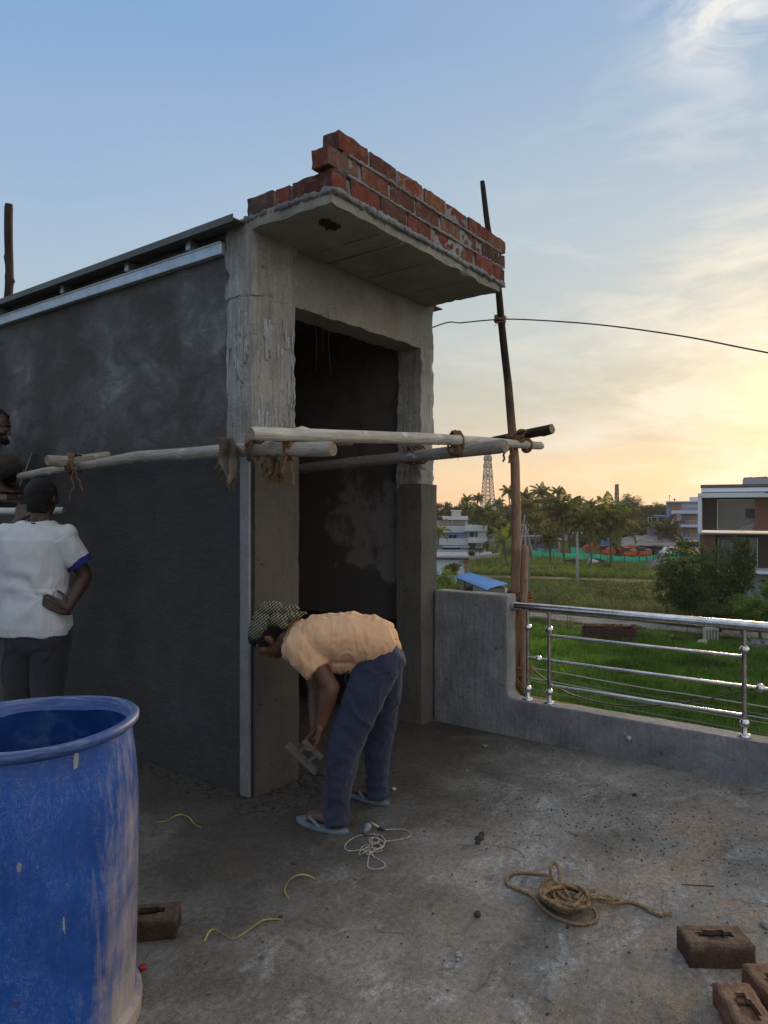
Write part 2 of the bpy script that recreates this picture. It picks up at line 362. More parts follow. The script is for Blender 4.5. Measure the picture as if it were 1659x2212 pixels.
# ================================================================== roof terrace
SA, SB = 1.80, .13
def in_frame(mb, name, mat, parent=None, **k): return mb.build(name, mat, parent, loc=tuple(C0) if parent is None else None, rz=YAW if parent is None else None, **k)
mb = MB(); mb.bx(-6.5, 1.745, -8, 6.0, -.16, 0)
o = in_frame(mb, 'floor', M_FLOOR); tag(o, kind='structure')

# ================================================================== the stair room
room = empty('stair_room', tuple(C0), YAW, 'half plastered concrete stair room with a projecting slab and an open dark doorway', 'building')
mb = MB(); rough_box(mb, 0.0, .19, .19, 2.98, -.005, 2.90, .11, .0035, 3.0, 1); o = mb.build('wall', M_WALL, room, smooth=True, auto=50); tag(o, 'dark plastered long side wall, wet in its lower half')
# corner column: raw upper half, plastered lower half
mb = MB(); rough_box(mb, -.004, .325, -.002, .196, 1.80, 2.665, .035, .004, 11, 2, edge=2.2); rough_box(mb, -.010, .333, -.007, .2, 2.64, 3.02, .035, .006, 9, 7, edge=3)
corner = mb.build('corner_column', M_COL, room, smooth=True, auto=40); tag(corner, 'raw pale concrete column above the plastered jamb')
mb = MB(); rough_box(mb, .004, .338, -.016, .19, -.005, 1.84, .06, .0025, 6, 3); mb.build('door_jamb', M_FRESH, room, smooth=True, auto=40)
mb = MB(); rough_box(mb, -.012, .004, .0, .20, -.004, 1.86, .06, .002, 6, 33); mb.build('corner_plaster', M_WALL, room, smooth=True, auto=40)
# streaks of slurry proud of the column
mb = MB(); R_ = random.Random(5)
for i in range(26):
    a = .03+.28*R_.random(); z = 1.9+.66*R_.random(); h = .06+.22*R_.random(); ww = .006+.016*R_.random()
    rough_box(mb, a, a+ww, -.0075, 0, z-h if z-h > 1.86 else 1.86, z, .02, .003, 30, i)
for i in range(16):
    a = .02+.16*R_.random(); z = 2.62-.25*R_.random(); h = .06+.22*R_.random(); ww = .006+.012*R_.random()
    rough_box(mb, -.0095, 0, a, a+ww, z-h, z, .02, .003, 30, i+50)
rough_box(mb, -.007, .14, -.005, .1, 2.44, 2.446, .02, .003, 30, 88)
mb.build('slurry_streak', flat('pale_slurry', (.32, .33, .33), .9, 0, .2, .35, 9, .4), room, smooth=True)
mb = MB(); rough_box(mb, .31, 1.775, .004, .2, 2.655, 2.98, .035, .005, 8, 4, edge=2.4); o = mb.build('lintel_beam', M_SLAB, room, smooth=True, auto=40)
mb = MB(); rough_box(mb, 1.607, 1.775, .0, .21, 1.80, 2.67, .035, .006, 9, 5, edge=2.5); rough_box(mb, 1.600, 1.775, .002, .21, 1.66, 1.82, .02, .012, 18, 15, edge=1.5); o = mb.build('column', M_COL, room, smooth=True, auto=40)
mb = MB(); rough_box(mb, 1.592, 1.80, -.010, .205, -.005, 1.70, .06, .003, 6, 6); mb.build('door_jamb', M_FRESH2, room, smooth=True, auto=40)
# inside
def m_inner():
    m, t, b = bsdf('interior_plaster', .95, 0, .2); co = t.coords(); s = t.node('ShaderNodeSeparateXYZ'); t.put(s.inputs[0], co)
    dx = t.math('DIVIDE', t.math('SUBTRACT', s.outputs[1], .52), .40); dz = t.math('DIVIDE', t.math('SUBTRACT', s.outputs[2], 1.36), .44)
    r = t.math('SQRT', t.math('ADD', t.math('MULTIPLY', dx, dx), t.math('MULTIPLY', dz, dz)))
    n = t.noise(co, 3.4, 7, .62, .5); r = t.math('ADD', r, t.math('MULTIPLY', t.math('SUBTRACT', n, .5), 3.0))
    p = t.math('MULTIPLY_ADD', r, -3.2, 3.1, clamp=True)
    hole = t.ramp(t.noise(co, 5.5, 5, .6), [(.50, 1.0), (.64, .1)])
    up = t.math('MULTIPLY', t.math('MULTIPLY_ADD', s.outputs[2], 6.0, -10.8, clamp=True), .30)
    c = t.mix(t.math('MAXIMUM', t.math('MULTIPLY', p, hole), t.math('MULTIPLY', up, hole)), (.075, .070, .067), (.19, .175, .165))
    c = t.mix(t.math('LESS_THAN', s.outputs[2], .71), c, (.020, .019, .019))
    t.put(b.inputs['Base Color'], c); setbump(t, b, n, .3, .01); return m
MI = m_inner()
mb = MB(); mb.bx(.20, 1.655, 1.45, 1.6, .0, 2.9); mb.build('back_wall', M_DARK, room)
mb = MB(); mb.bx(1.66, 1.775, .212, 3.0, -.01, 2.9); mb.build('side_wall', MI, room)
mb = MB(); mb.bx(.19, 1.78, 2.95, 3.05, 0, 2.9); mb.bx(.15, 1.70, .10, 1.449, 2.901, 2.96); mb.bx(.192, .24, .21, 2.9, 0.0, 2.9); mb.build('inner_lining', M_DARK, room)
# slab
mb = MB(); rough_box(mb, -.012, 1.715, -.556, .20, 2.975, 3.05, .03, .007, 9, 8, keep=(1, 1, .6), edge=2.0); slab = mb.build('slab', M_SLAB, room, smooth=True, auto=45)
mb = MB(); mb.bx(.6, .606, -.54, .0, 2.9665, 2.972); 
for bb, dd in ((.43, .004), (.95, .003), (1.36, .003)): rough_box(mb, bb, bb+.006, -.545, -.004, 2.9675, 2.974, .03, .0035, 20, bb)
mb.build('shutter_mark', M_SLAB, slab, smooth=True)
mb = MB()
for i in range(10):
    rough_box(mb, .10+.012*i, .13+.012*i, -.40-.01*(i % 3), -.37+.01*(i % 4), 2.962, 2.974, .012, .005, 40, i)
mb.build('honeycomb_patch', flat('dark_aggregate', (.05, .035, .03), .95, 0, .1, .4, 30, .5), slab, smooth=True)
# brick parapet on the slab
par = MB(); mor = MB(); R_ = random.Random(11)
def brick(a0, a1, b0, b1, z0, z1):
    j = lambda s=.004: (R_.random()-.5)*2*s
    rough_box(par, a0+j(), a1+j(), b0+j(.006), b1+j(.006), z0, z1+j(.003), .028, .0030, 14, R_.random()*50, edge=1.5)
P0, CH, BL = 3.048, .101, .230
aL = [0.0, -.02, .015]
# first course turns the corner and runs back along the left edge
for k, (b0, b1) in enumerate(((-.565, -.30), (-.285, -.19), (-.165, .03))): brick(-.012, .095, b0, b1, P0, P0+.088)
rough_box(mor, -.007, .088, -.53, .03, P0-.01, P0+.080, .03, .007, 20, 3)
for c in range(3):
    z = P0+c*CH
    a = .118 if c == 0 else (-.045 if c == 1 else .03)
    while a < 1.70:
        e = min(a+BL, 1.70)
        if e-a > .06: brick(a, e, -.565, -.458, z, z+.086)
        a = e+.020
    rough_box(mor, (.10, .0, .07)[c], 1.70, -.560, -.464, z-.016, z+.080, .03, .0055, 24, c)
    # uneven squeezed mortar along the bed joints
    mb2 = mor; a = .10
    while a < 1.68:
        wdt = .03+.10*R_.random()
        rough_box(mb2, a, a+wdt, -.570, -.55, z-.016+.004*R_.random(), z-.001+.006*R_.random(), .014, .004, 40, a*9+c)
        a += wdt*.7
    # right-hand return, seen end on
    for k in range(3): brick(1.722, 1.815, -.55+.24*k, -.325+.24*k, z+.015, z+.10)
    rough_box(mor, 1.70, 1.80, -.52, .15, z+.0, z+.09, .03, .006, 24, c+7)
# mortar squeezed under the first course
a = -.02
while a < 1.68:
    wdt = .04+.08*R_.random()
    rough_box(mor, a, a+wdt, -.574-.004*R_.random(), -.50, 3.028-.012*R_.random(), 3.052, .02, .007, 30, a*7)
    a += wdt*.72
b = -.56
while b < .05:
    wdt = .05+.06*R_.random(); rough_box(mor, -.022+.004*R_.random(), .03, b, b+wdt, 3.03-.012*R_.random(), 3.052, .02, .007, 30, b*5+3); b += wdt*.75
bw = par.build('brick_parapet', M_BRICK, room, smooth=True, auto=50); mor.build('mortar', M_MORTAR, bw, smooth=True)
# roof sheet, purlins and the steel channel
mb = MB(); n = 150
for k in range(n):
    b0 = .03+k*.02; hh = .010*(1 if (k // 2) % 4 < 2 else 0)
for k in range(37):
    b0 = .035+k*.08
    mb.bx(-.105, 1.95, b0, b0+.0565, 3.012, 3.020); mb.bx(-.103, 1.95, b0+.0565, b0+.08, 3.010, 3.034)
mb.bx(-.108, -.104, .03, 3.0, 2.998, 3.036)
sh = mb.build('roof_sheet', M_SHEET, room)
for bb in (.44, 1.02, 1.75, 2.62):
    mb = MB(); mb.bx(-.055, 1.9, bb, bb+.04, 2.958, 3.009); mb.build('purlin', M_GALV, room, bevel=.004)
mb = MB(); mb.bx(-.036, -.0, .204, 3.0, 2.887, 2.952); mb.bx(-.042, -.034, .204, 3.0, 2.945, 2.956); mb.bx(-.042, -.034, .204, 3.0, 2.885, 2.892)
mb.build('steel_channel', M_GALV, room, bevel=.003)
mb = MB(); rough_box(mb, .0, .18, .2, 2.98, 2.90, 3.006, .1, .004, 5, 77); mb.build('wall_cap', M_WALL, room, smooth=True, auto=45)
# rusty bars sticking from the column head
mb = MB()
for i in range(5): mb.tube([(.05+.03*i, .15, 2.98), (.04+.02*i, .2+.02*i, 3.05), (.0+.03*i, .26, 3.06)], .005, 6)
mb.build('reinforcing_bar', flat('rust', (.10, .045, .025), .9, 0, .2, .3, 20), room)
# thin wires hanging in the doorway
mb = MB()
for (a0, s_) in ((.50, 1), (.56, 2), (.62, 3)):
    pts = [(a0+.02*sin(k*.9+s_), .02-.03*k/6+.02*sin(k+s_), 2.74-.07*k*(1 if s_ != 2 else .7)) for k in range(7)]
    mb.tube(pts, .0012, 4)
mb.build('binding_wire', flat('black_wire', (.02, .02, .02), .6), room)
# body of the house below the terrace
hb = MB(); hb.bx(-6.5, 1.871, -8, 6.0, GZ-.02, -.165); o = in_frame(hb, 'house', flat('house_wall', (.42, .41, .38), .85, 0, .3, .15, 2, .2))
tag(o, 'painted house body below the roof terrace', 'building')

# ================================================================== parapet and railing
pw = empty('parapet_wall', tuple(C0), YAW, 'rough grey cement parapet, tall beside the doorway then stepping down', 'wall')
PA = 1.742
def remeshed(mb, name, mat, parent, voxel, it, wr):
    me = bpy.data.meshes.new('raw'); me.from_pydata([tuple(v) for v in mb.v], [], mb.f); tmp = bpy.data.objects.new('tmp', me); COL.objects.link(tmp)
    r = tmp.modifiers.new('r', 'REMESH'); r.mode = 'VOXEL'; r.voxel_size = voxel; s_ = tmp.modifiers.new('s', 'SMOOTH'); s_.factor = .5; s_.iterations = it
    dg = bpy.context.evaluated_depsgraph_get(); dg.update(); me2 = bpy.data.meshes.new_from_object(tmp.evaluated_get(dg)); me2.name = name; bpy.data.objects.remove(tmp)
    nn_ = [v.normal.copy() for v in me2.vertices]
    for v, n in zip(me2.vertices, nn_): v.co += n*wr(v.co, n)
    me2.materials.clear(); me2.materials.append(mat); me2.polygons.foreach_set('use_smooth', [True]*len(me2.polygons)); o = bpy.data.objects.new(name, me2); COL.objects.link(o); o.parent = parent; return o
mb = MB(); mb.bx(PA, PA+.13, -.605, -.016, -.02, .94); mb.bx(PA, PA+.13, -5.5, -.3, -.02, .247); mb.bx(PA, PA+.13, -.63, -.59, .18, .27)
remeshed(mb, 'wall', M_PARA, pw, .013, 3, lambda p, n: .0045*noise.noise(p*5)+.0022*noise.noise(p*17)+.0012*noise.noise(p*48))
mb = MB(); mb.tube([(PA-.02, -1.41, .135), (PA+.05, -1.41, .14)], .014, 10); mb.tube([(PA-.021, -1.41, .135), (PA+.0, -1.41, .14)], .009, 10); mb.build('drain_pipe', flat('pvc', (.35, .35, .34), .5), pw, smooth=True)
rail = empty('railing', tuple(C0), YAW, 'polished steel tube railing with ball joints on the low parapet', 'railing')
RA = PA+.066
mb = MB(); mb.tube([(RA, -.60, .866), (RA, -3.4, .866), (RA, -5.6, .866)], .0265, 20); mb.build('handrail', M_STEEL, rail, smooth=True, auto=50)
def post(b):
    mb = MB(); mb.tube([(RA, b, .235), (RA, b, .85)], .0135, 14); p = mb.build('post', M_STEEL, rail, smooth=True, auto=50)
    for z in (.728, .318):
        m2 = MB(); m2.ball((RA, b, z), .027, u=16, vv=10); m2.build('ball', M_STEEL, p, smooth=True)
    m2 = MB(); m2.lathe([(.0135, .31), (.017, .275), (.020, .262), (.030, .258), (.034, .25), (.034, .243)], 18, (RA, b, 0)); m2.build('base_flange', M_STEEL, p, smooth=True, auto=40)
for b in (-.72, -.872, -2.03, -2.19, -3.4, -3.56): post(b)
for i, (b0, b1) in enumerate(((-.886, -2.017), (-2.204, -3.387))):
    for z in (.69, .525, .362):
        mb = MB(); mb.tube([(RA, b0, z), (RA, b1, z)], .0098, 12); mb.build('bar', M_STEEL, rail, smooth=True, auto=50)
for b0, b1 in ((-.733, -.859), (-2.043, -2.177)):
    mb = MB(); mb.tube([(RA, b0, .525), (RA, b1, .525)], .0098, 12); x = mb.build('bar', M_STEEL, rail, smooth=True, auto=50)
    m2 = MB(); m2.ball((RA, (b0+b1)/2, .525), .0255, u=16, vv=10); m2.build('ball', M_STEEL, x, smooth=True)
mb = MB(); mb.tube([(RA, -.60, .866), (RA, -.625, .866)], .036, 16); mb.build('wall_socket', M_PARA, rail, smooth=True)
# ================================================================== scaffolding poles
M_WPALE = m_wood('pale_weathered_wood', (.30, .27, .23), (.56, .53, .47), .55, .75)
M_WGREY = m_wood('grey_weathered_wood', (.20, .18, .155), (.38, .35, .31), .75, .55)
M_WBROWN = m_wood('brown_pole_wood', (.15, .085, .052), (.38, .25, .165), .8)
M_WDARK = m_wood('dark_pole_wood', (.014, .010, .009), (.045, .030, .024), .6)
M_BARK = m_wood('reddish_bark', (.14, .065, .035), (.36, .19, .105), .8, .5)
M_END = flat('cut_end_wood', (.27, .22, .165), .9, 0, .2, .5, 40, .6)
def pole(name, pts, rads, mat, label, knots=8, seed=1, group=None, cat='pole', bend=.012, endmat=M_END, ks=1.0):
    """a tree-trunk pole through the given points; its mesh runs along local z"""
    pts = [V(p) for p in pts]; p0 = pts[0]; ax = (pts[-1]-p0); Ln = ax.length
    q = ax.to_track_quat('Z', 'Y'); qi = q.inverted(); R_ = random.Random(seed)
    lp = [qi @ (p-p0) for p in pts]; N = max(24, int(Ln/.035)); n = 16
    kn = [(R_.random()*Ln, R_.random()*6.28, ks*(.004+.010*R_.random())) for _ in range(knots)]
    vs = []; fs = []
    def interp(t):
        z = t*Ln
        for i in range(len(lp)-1):
            if lp[i].z <= z+1e-9 <= lp[i+1].z+1e-6 or i == len(lp)-2:
                a, b = lp[i], lp[i+1]; u = (z-a.z)/max(1e-6, b.z-a.z); u = max(0, min(1, u))
                return a.lerp(b, u), rads[min(i, len(rads)-1)]*(1-u)+rads[min(i+1, len(rads)-1)]*u
    for i in range(N+1):
        t = i/N; c, r = interp(t); z = t*Ln
        c = V((c.x, c.y, z)) + V((noise.noise(V((z*1.3, seed, 0))), noise.noise(V((z*1.3, 7, seed))), 0))*bend
        for j in range(n):
            a = 2*pi*j/n; rr = r*(1+.05*noise.noise(V((cos(a)*1.2, sin(a)*1.2+seed, z*5)))+.05*noise.noise(V((cos(a)*4, sin(a)*4+seed, z*2.0))))
            for kz, ka, kr in kn:
                dz = (z-kz)/.022; da = (((a-ka+pi) % (2*pi))-pi)/.5
                if abs(dz) < 3 and abs(da) < 3: rr += kr*math.exp(-dz*dz-da*da)
            if i in (0, N): rr *= .90
            vs.append((c.x+rr*cos(a), c.y+rr*sin(a), z+(.006*noise.noise(V((a, seed, 3))) if i in (0, N) else 0)))
    for i in range(N):
        for j in range(n):
            a, b = i*n+j, i*n+(j+1) % n; fs.append((a, b, b+n, a+n))
    mb = MB(); mb.add(vs, fs); mb.m = 1; mb.add([vs[j] for j in range(n)], [tuple(range(n-1, -1, -1))]); mb.add([vs[N*n+j] for j in range(n)], [tuple(range(n))])
    o = mb.build(name, None, None, smooth=True, mats=[mat, endmat]); 
    for p in o.data.polygons:
        if p.material_index == 1: p.use_smooth = False
    o.location = p0; o.rotation_mode = 'QUATERNION'; o.rotation_quaternion = q
    return tag(o, label, cat, group)
GP = 'scaffold poles lashed with coir rope'
# long pole beside the side wall, its butt sticking out past the corner
pole('scaffold_pole', [at(42, 1029, 4.72), at(165, 1009, 4.34), at(300, 987, 3.98), at(470, 975, 3.62), at(600, 971, 3.42), at(718, 968, 3.262)], [.022, .028, .031, .033, .035, .036], M_WGREY,
     'long grey pole along the dark side wall, its round butt sticking out past the corner', 14, 3, GP)
# pale pole across the doorway
pole('scaffold_pole', [at(541, 936, 3.19), at(700, 941, 3.53), at(900, 947, 4.1), at(1040, 953, 4.85), at(1168, 964, 5.22)], [.031, .033, .034, .032, .028], M_WPALE,
     'pale bleached pole crossing in front of the doorway out to the upright', 10, 8, GP, bend=.006)
pole('scaffold_pole', [at(533, 931, 3.3), at(560, 941, 3.36), at(640, 951, 3.52), at(760, 957, 3.85)], [.018, .02, .02, .015], M_WGREY,
     'thin split stick lying just under the pale pole by the corner column', 3, 9, GP)
# pole going into the doorway
pole('scaffold_pole', [at(560, 1022, 5.9), at(650, 1012, 5.45), at(820, 994, 4.97), at(985, 974, 4.62), at(1091, 963, 4.42)], [.034, .036, .038, .041, .044], M_WGREY,
     'thick grey pole coming out of the dark doorway under the pale pole', 8, 12, GP)
pole('scaffold_pole', [at(1060, 953, 5.42), at(1110, 945, 5.3), at(1193, 929, 5.02)], [.03, .035, .036], M_WDARK,
     'short dark pole tied behind the tall upright, pointing up to the right', 4, 15, GP)
# putlog by the side wall
pole('scaffold_pole', [at(102, 995, 4.17), at(160, 997, 4.30), at(236, 985, 4.50)], [.033, .032, .030], M_WGREY,
     'short thick pole stub sticking out of the side wall over the long pole', 2, 21, GP)
# uprights
pole('scaffold_pole', [at(1132, 1740, 5.02), at(1119, 1500, 5.06), at(1114, 1280, 5.08), at(1113, 1000, 5.12), at(1098, 830, 5.14), at(1082, 700, 5.15), at(1074, 600, 5.15), at(1053, 480, 5.15), at(1042, 392, 5.15)], [.040, .039, .036, .034, .028, .026, .023, .020, .018],
     M_WBROWN, 'tall crooked brown upright pole rising above the brick parapet', 12, 31, 'upright poles of the scaffold', bend=.010)
pole('scaffold_pole', [at(1136, 1740, 4.99), at(1132, 1480, 5.0), at(1130, 1300, 5.0), at(1135, 1179, 5.0)], [.030, .028, .027, .025], M_WBROWN,
     'short brown pole bound beside the foot of the tall upright', 5, 35, 'upright poles of the scaffold')
p_ = at(15, 660, 6.2); pole('scaffold_pole', [V((p_.x+.03, p_.y, 0)), at(12, 900, 6.2), at(13, 655, 6.2), at(18, 540, 6.2), at(22, 443, 6.2)], [.042, .038, .036, .034, .034], M_WDARK,
     'dark knotted pole standing up behind the sheet roof', 26, 41, 'upright poles of the scaffold', bend=.03, ks=2.0)
# log lying along the outside of the low parapet
pole('log', [L(PA+.26, -.50, .20), L(PA+.235, -1.2, .175), L(PA+.245, -2.0, .15), L(PA+.21, -3.2, .15), L(PA+.25, -4.6, .12)], [.028, .033, .036, .04, .042], M_BARK,
     'knobbly reddish log lying along the outer side of the low parapet', 18, 45, None, 'log', bend=.02)
# ---- ropes
def m_rope(name, c, rough=.95):
    m, t, b = bsdf(name, rough, 0, .1); co = t.coords(); n = t.noise(co, 60, 4, .7); n2 = t.noise(co, 260, 2, .6)
    t.put(b.inputs['Base Color'], t.mix(1.0, t.ramp(n, [(.3, tuple(x*.5 for x in c)), (.7, tuple(x*1.35 for x in c))]), t.ramp(n2, [(.35, .6), (.6, 1.2)]), 'MULTIPLY')); setbump(t, b, n2, .8, .004); return m
M_COIR = m_rope('coir_rope', (.24, .135, .07)); M_COIRD = m_rope('old_coir_rope', (.19, .125, .08)); M_JUTE = m_rope('jute_rope', (.27, .185, .105)); M_TWINE = m_rope('cotton_line', (.42, .39, .32))
def twist(mb, pts, r, strands=3, pitch=None, n=5):
    """a laid rope: strands winding round the path"""
    P = [V(p) for p in pts]; pitch = pitch or r*7
    # resample
    out = [P[0]]; step = pitch/7
    for i in range(len(P)-1):
        d = P[i+1]-P[i]; k = max(1, int(d.length/step)); out += [P[i]+d*(j/k) for j in range(1, k+1)]
    acc = 0; fr = []; up = None
    for i, p in enumerate(out):
        t = out[min(i+1, len(out)-1)]-out[max(i-1, 0)]
        if t.length < 1e-8: t = V((0, 0, 1))
        t.normalize()
        if up is None: up = t.orthogonal()
        up = up-t*up.dot(t); up.normalize(); fr.append((up.copy(), t.cross(up)))
        if i: acc += (p-out[i-1]).length
        fr[-1] = fr[-1]+(acc/pitch*2*pi,)
    for s_ in range(strands):
        ph = 2*pi*s_/strands
        mb.tube([p+(u*cos(a+ph)+b*sin(a+ph))*r*.5 for p, (u, b, a) in zip(out, fr)], r*.58, n)
    return mb
def smooth_path(pts, k=6):
    P = [V(p) for p in pts]; o = []
    for i in range(len(P)-1):
        a, b, c, d = P[max(i-1, 0)], P[i], P[i+1], P[min(i+2, len(P)-1)]
        for j in range(k):
            t = j/k; o.append(.5*((2*b)+(c-a)*t+(2*a-5*b+4*c-d)*t*t+(-a+3*b-3*c+d)*t**3))
    o.append(P[-1]); return o
def lashing(name, c, axis, rv, rh, turns, spread, r, mat, label, tails=(), seed=1, side=None, tilt=.25, fuzz=60):
    """loops of rope wound round c in the plane across axis; tails = list of point lists hanging off"""
    axis = V(axis).normalized(); up = V((0, 0, 1)); up = (up-axis*up.dot(axis)).normalized() if abs(axis.z) < .9 else V(side or (1, 0, 0)); b = axis.cross(up)
    R_ = random.Random(seed); mb = MB(); pts = []
    N = 22*turns
    for i in range(N+1):
        a = 2*pi*i/22; k = i/N; jr = 1+.20*noise.noise(V((i*.13, seed, 0)))+.05*noise.noise(V((i*.5, seed, 4)))
        off = (k-.5)*spread+spread*.35*noise.noise(V((i*.09, seed, 9)))+tilt*spread*sin(a)
        pts.append(V(c)+up*(rv*cos(a)*jr)+b*(rh*sin(a)*jr)+axis*off)
    twist(mb, pts, r)
    for tp in tails: twist(mb, smooth_path(tp, 5), r*.8)
    for i in range(fuzz):
        p = pts[R_.randrange(len(pts))]; q = p+V((R_.uniform(-1, 1), R_.uniform(-1, 1), R_.uniform(-1.3, .6)))*.028
        mb.tube([p, (p+q)/2+V((R_.uniform(-1, 1), R_.uniform(-1, 1), 0))*.004, q], .0010, 3)
    o = mb.build(name, mat, None, smooth=True); return tag(o, label, 'rope', 'coir lashings on the scaffold')
ax_front = RR; ax_side = LL
def hang(x, y, D, dx, dy, seed=0, wob=9):
    R_ = random.Random(seed); n = 6
    return [at(x+dx*i/n+wob*(R_.random()-.5)*(i > 0), y+dy*i/n, D) for i in range(n+1)]
lashing('rope_lashing', at(627, 957, 3.40), (.9, -.3, 0), .075, .050, 4, .05, .0075, M_COIR, 'coir rope round the pale pole and the butt pole, long frayed end hanging',
        [hang(632, 985, 3.35, 0, 62, 2, 5), hang(618, 985, 3.35, -6, 35, 3, 7)], 2)
lashing('rope_lashing', at(652, 940, 3.46), (.8, .5, 0), .040, .038, 2, .02, .0065, M_COIR, 'small loop of rope round the pale pole, just right of the long frayed lashing', (), 3, fuzz=10)
lashing('rope_lashing', at(985, 959, 4.58), (.9, .2, 0), .078, .046, 5, .06, .0085, M_COIR, 'rope lashed round the two poles at the right edge of the doorway', [hang(960, 955, 4.5, -90, 30, 6, 4)[:2]], 4)
lashing('rope_lashing', at(898, 983, 4.84), (.9, .2, .1), .058, .055, 4, .12, .0075, M_COIRD, 'loose old rope wound round the thick pole inside the doorway edge', [hang(870, 965, 4.8, 25, 30, 8), hang(905, 950, 4.85, 40, -5, 9, 12)], 5)
lashing('rope_lashing', at(1112, 948, 5.13), (0, 0, 1), .06, .085, 4, .05, .0095, M_COIR, 'rope knotted where the pale pole meets the tall upright, loops hanging below',
        [hang(1103, 955, 5.02, -14, 42, 12, 12), hang(1106, 955, 5.02, -3, 45, 13, 10), [at(1112, 940, 5.03), at(1122, 929, 5.0), at(1136, 931, 5.0), at(1128, 940, 5.0)]], 6)
lashing('rope_lashing', at(1138, 962, 5.16), (.9, .2, 0), .046, .05, 3, .03, .009, M_COIR, 'rope wrapped round the end of the pale pole just right of the upright', (), 7, fuzz=10)
lashing('rope_lashing', at(1080, 690, 5.15), (0, 0, 1), .036, .036, 4, .05, .007, M_COIRD, 'dark knot tying the black cable to the tall upright', (), 8)
lashing('rope_lashing', at(1123, 1296, 5.06), (0, 0, 1), .050, .088, 9, .115, .0072, M_COIR, 'thick upper band of coir binding the tall and short uprights', (), 9, side=(0, 1, 0), fuzz=60, tilt=.08)
lashing('rope_lashing', at(1122, 1447, 5.04), (0, 0, 1), .052, .090, 5, .075, .0075, M_COIR, 'middle band of coir binding the tall and short uprights behind the railing end', (), 10, side=(0, 1, 0), fuzz=60, tilt=.1)
lashing('rope_lashing', at(1124, 1484, 5.02), (.6, -.3, .6), .075, .085, 6, .07, .0085, M_COIR, 'shaggy lowest knot of coir where the log meets the uprights', [hang(1110, 1480, 4.98, -5, 30, 20), hang(1130, 1485, 4.98, 5, 28, 21)], 11, fuzz=110)
lashing('rope_lashing', at(160, 1002, 4.30), (.9, -.4, 0), .062, .055, 5, .06, .007, M_COIRD, 'rope tying the wall stub to the long pole above the standing man',
        [hang(163, 1018, 4.25, 17, 42, 30, 6), hang(160, 1018, 4.25, -6, 68, 31, 12)], 12)
lashing('rope_lashing', at(545, 972, 3.46), (.9, -.4, 0), .052, .050, 4, .05, .0075, M_COIRD, 'greyish rope knotted round the long pole at the corner column', [hang(548, 985, 3.42, 4, 18, 33, 6), [at(530, 962, 3.4), at(545, 950, 3.38), at(560, 958, 3.4), at(575, 948, 3.4)]], 13)
# hanging sacking
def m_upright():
    m = m_wood('dark_top_upright_wood', (.15, .085, .052), (.38, .25, .165), .8); t = NT(m.node_tree); b = m.node_tree.nodes['Principled BSDF']; src = b.inputs['Base Color'].links[0].from_socket
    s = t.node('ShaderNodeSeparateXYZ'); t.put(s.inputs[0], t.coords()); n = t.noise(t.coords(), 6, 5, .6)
    f = t.math('MULTIPLY_ADD', t.math('ADD', s.outputs[2], t.math('MULTIPLY', n, .8)), 1.4, -3.9, clamp=True)  # wood colour turns darker towards the top of the pole
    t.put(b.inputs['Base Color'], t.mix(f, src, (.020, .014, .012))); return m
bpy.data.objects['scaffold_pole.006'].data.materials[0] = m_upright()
def m_sack():
    m, t, b = bsdf('burlap', .95, 0, .1); co = t.coords()
    wv = t.node('ShaderNodeTexWave', wave_type='BANDS', bands_direction='X'); wv.inputs['Scale'].default_value = 90; t.put(wv.inputs[0], co)
    w2 = t.node('ShaderNodeTexWave', wave_type='BANDS', bands_direction='Z'); w2.inputs['Scale'].default_value = 80; t.put(w2.inputs[0], co)
    h = t.math('ADD', wv.outputs[1], w2.outputs[1]); n = t.noise(co, 12, 5, .6)
    t.put(b.inputs['Base Color'], t.mix(1.0, t.ramp(n, [(.3, (.16, .13, .10)), (.7, (.34, .29, .22))]), t.ramp(t.math('MULTIPLY', h, .5), [(.1, .5), (.6, 1.15)]), 'MULTIPLY')); setbump(t, b, h, .7, .004); return m
M_SACK = m_sack()
def rag(name, o, w, h, label, seed, prof, mat=M_SACK, fr=30, dirx=V((.85, -.4, 0))):
    mb = MB(); nx, nz = 12, 22; vs = []; dirx = dirx.normalized(); dn = V((dirx.y, -dirx.x, 0)); R_ = random.Random(seed)
    for k in range(nz+1):
        for i in range(nx+1):
            u = i/nx-.5; v = k/nz; ww = w*prof(v); p = V(o)+dirx*(u*ww+.02*noise.noise(V((v*3, seed, 0))))+V((0, 0, -h*v*(1+.25*noise.noise(V((u*3, seed, 8))))))
            p += dn*(.022*sin(u*9+v*3+seed)+.014*noise.noise(V((u*6, v*4, seed)))+ .03*(1-v)**4)
            vs.append(p)
    W_ = nx+1; fs = [(k*W_+i, k*W_+i+1, (k+1)*W_+i+1, (k+1)*W_+i) for k in range(nz) for i in range(nx)]
    mb.add(vs, fs)
    for i in range(fr):
        e = R_.choice((0, 1, 2)); k = R_.randrange(4, nz+1) if e < 2 else nz; ii = 0 if e == 0 else (nx if e == 1 else R_.randrange(nx+1))
        p = vs[k*W_+ii]; q = p+V((R_.uniform(-.02, .02)+(-.012 if e == 0 else .012), R_.uniform(-.02, .02), -R_.uniform(.01, .05)))
        mb.tube([p, (p+q)/2+V((.003, 0, .003)), q], .0009, 3)
    ob = mb.build(name, mat, None, smooth=True); sol = ob.modifiers.new('solid', 'SOLIDIFY'); sol.thickness = .003
    return ob
o = rag('sack_rag', at(497, 946, 3.50), .105, .205, '', 4, lambda v: (1.05-.15*v if v < .45 else .98-(v-.45)*1.55)); tag(o, 'grey burlap rag draped over the long pole at the corner column', 'rag')
o = rag('sack_rag', at(592, 982, 3.44), .10, .10, '', 9, lambda v: 1-.6*v, mat=M_COIRD, fr=110); tag(o, 'frayed brown tuft of coir fibre under the butt pole', 'rag')
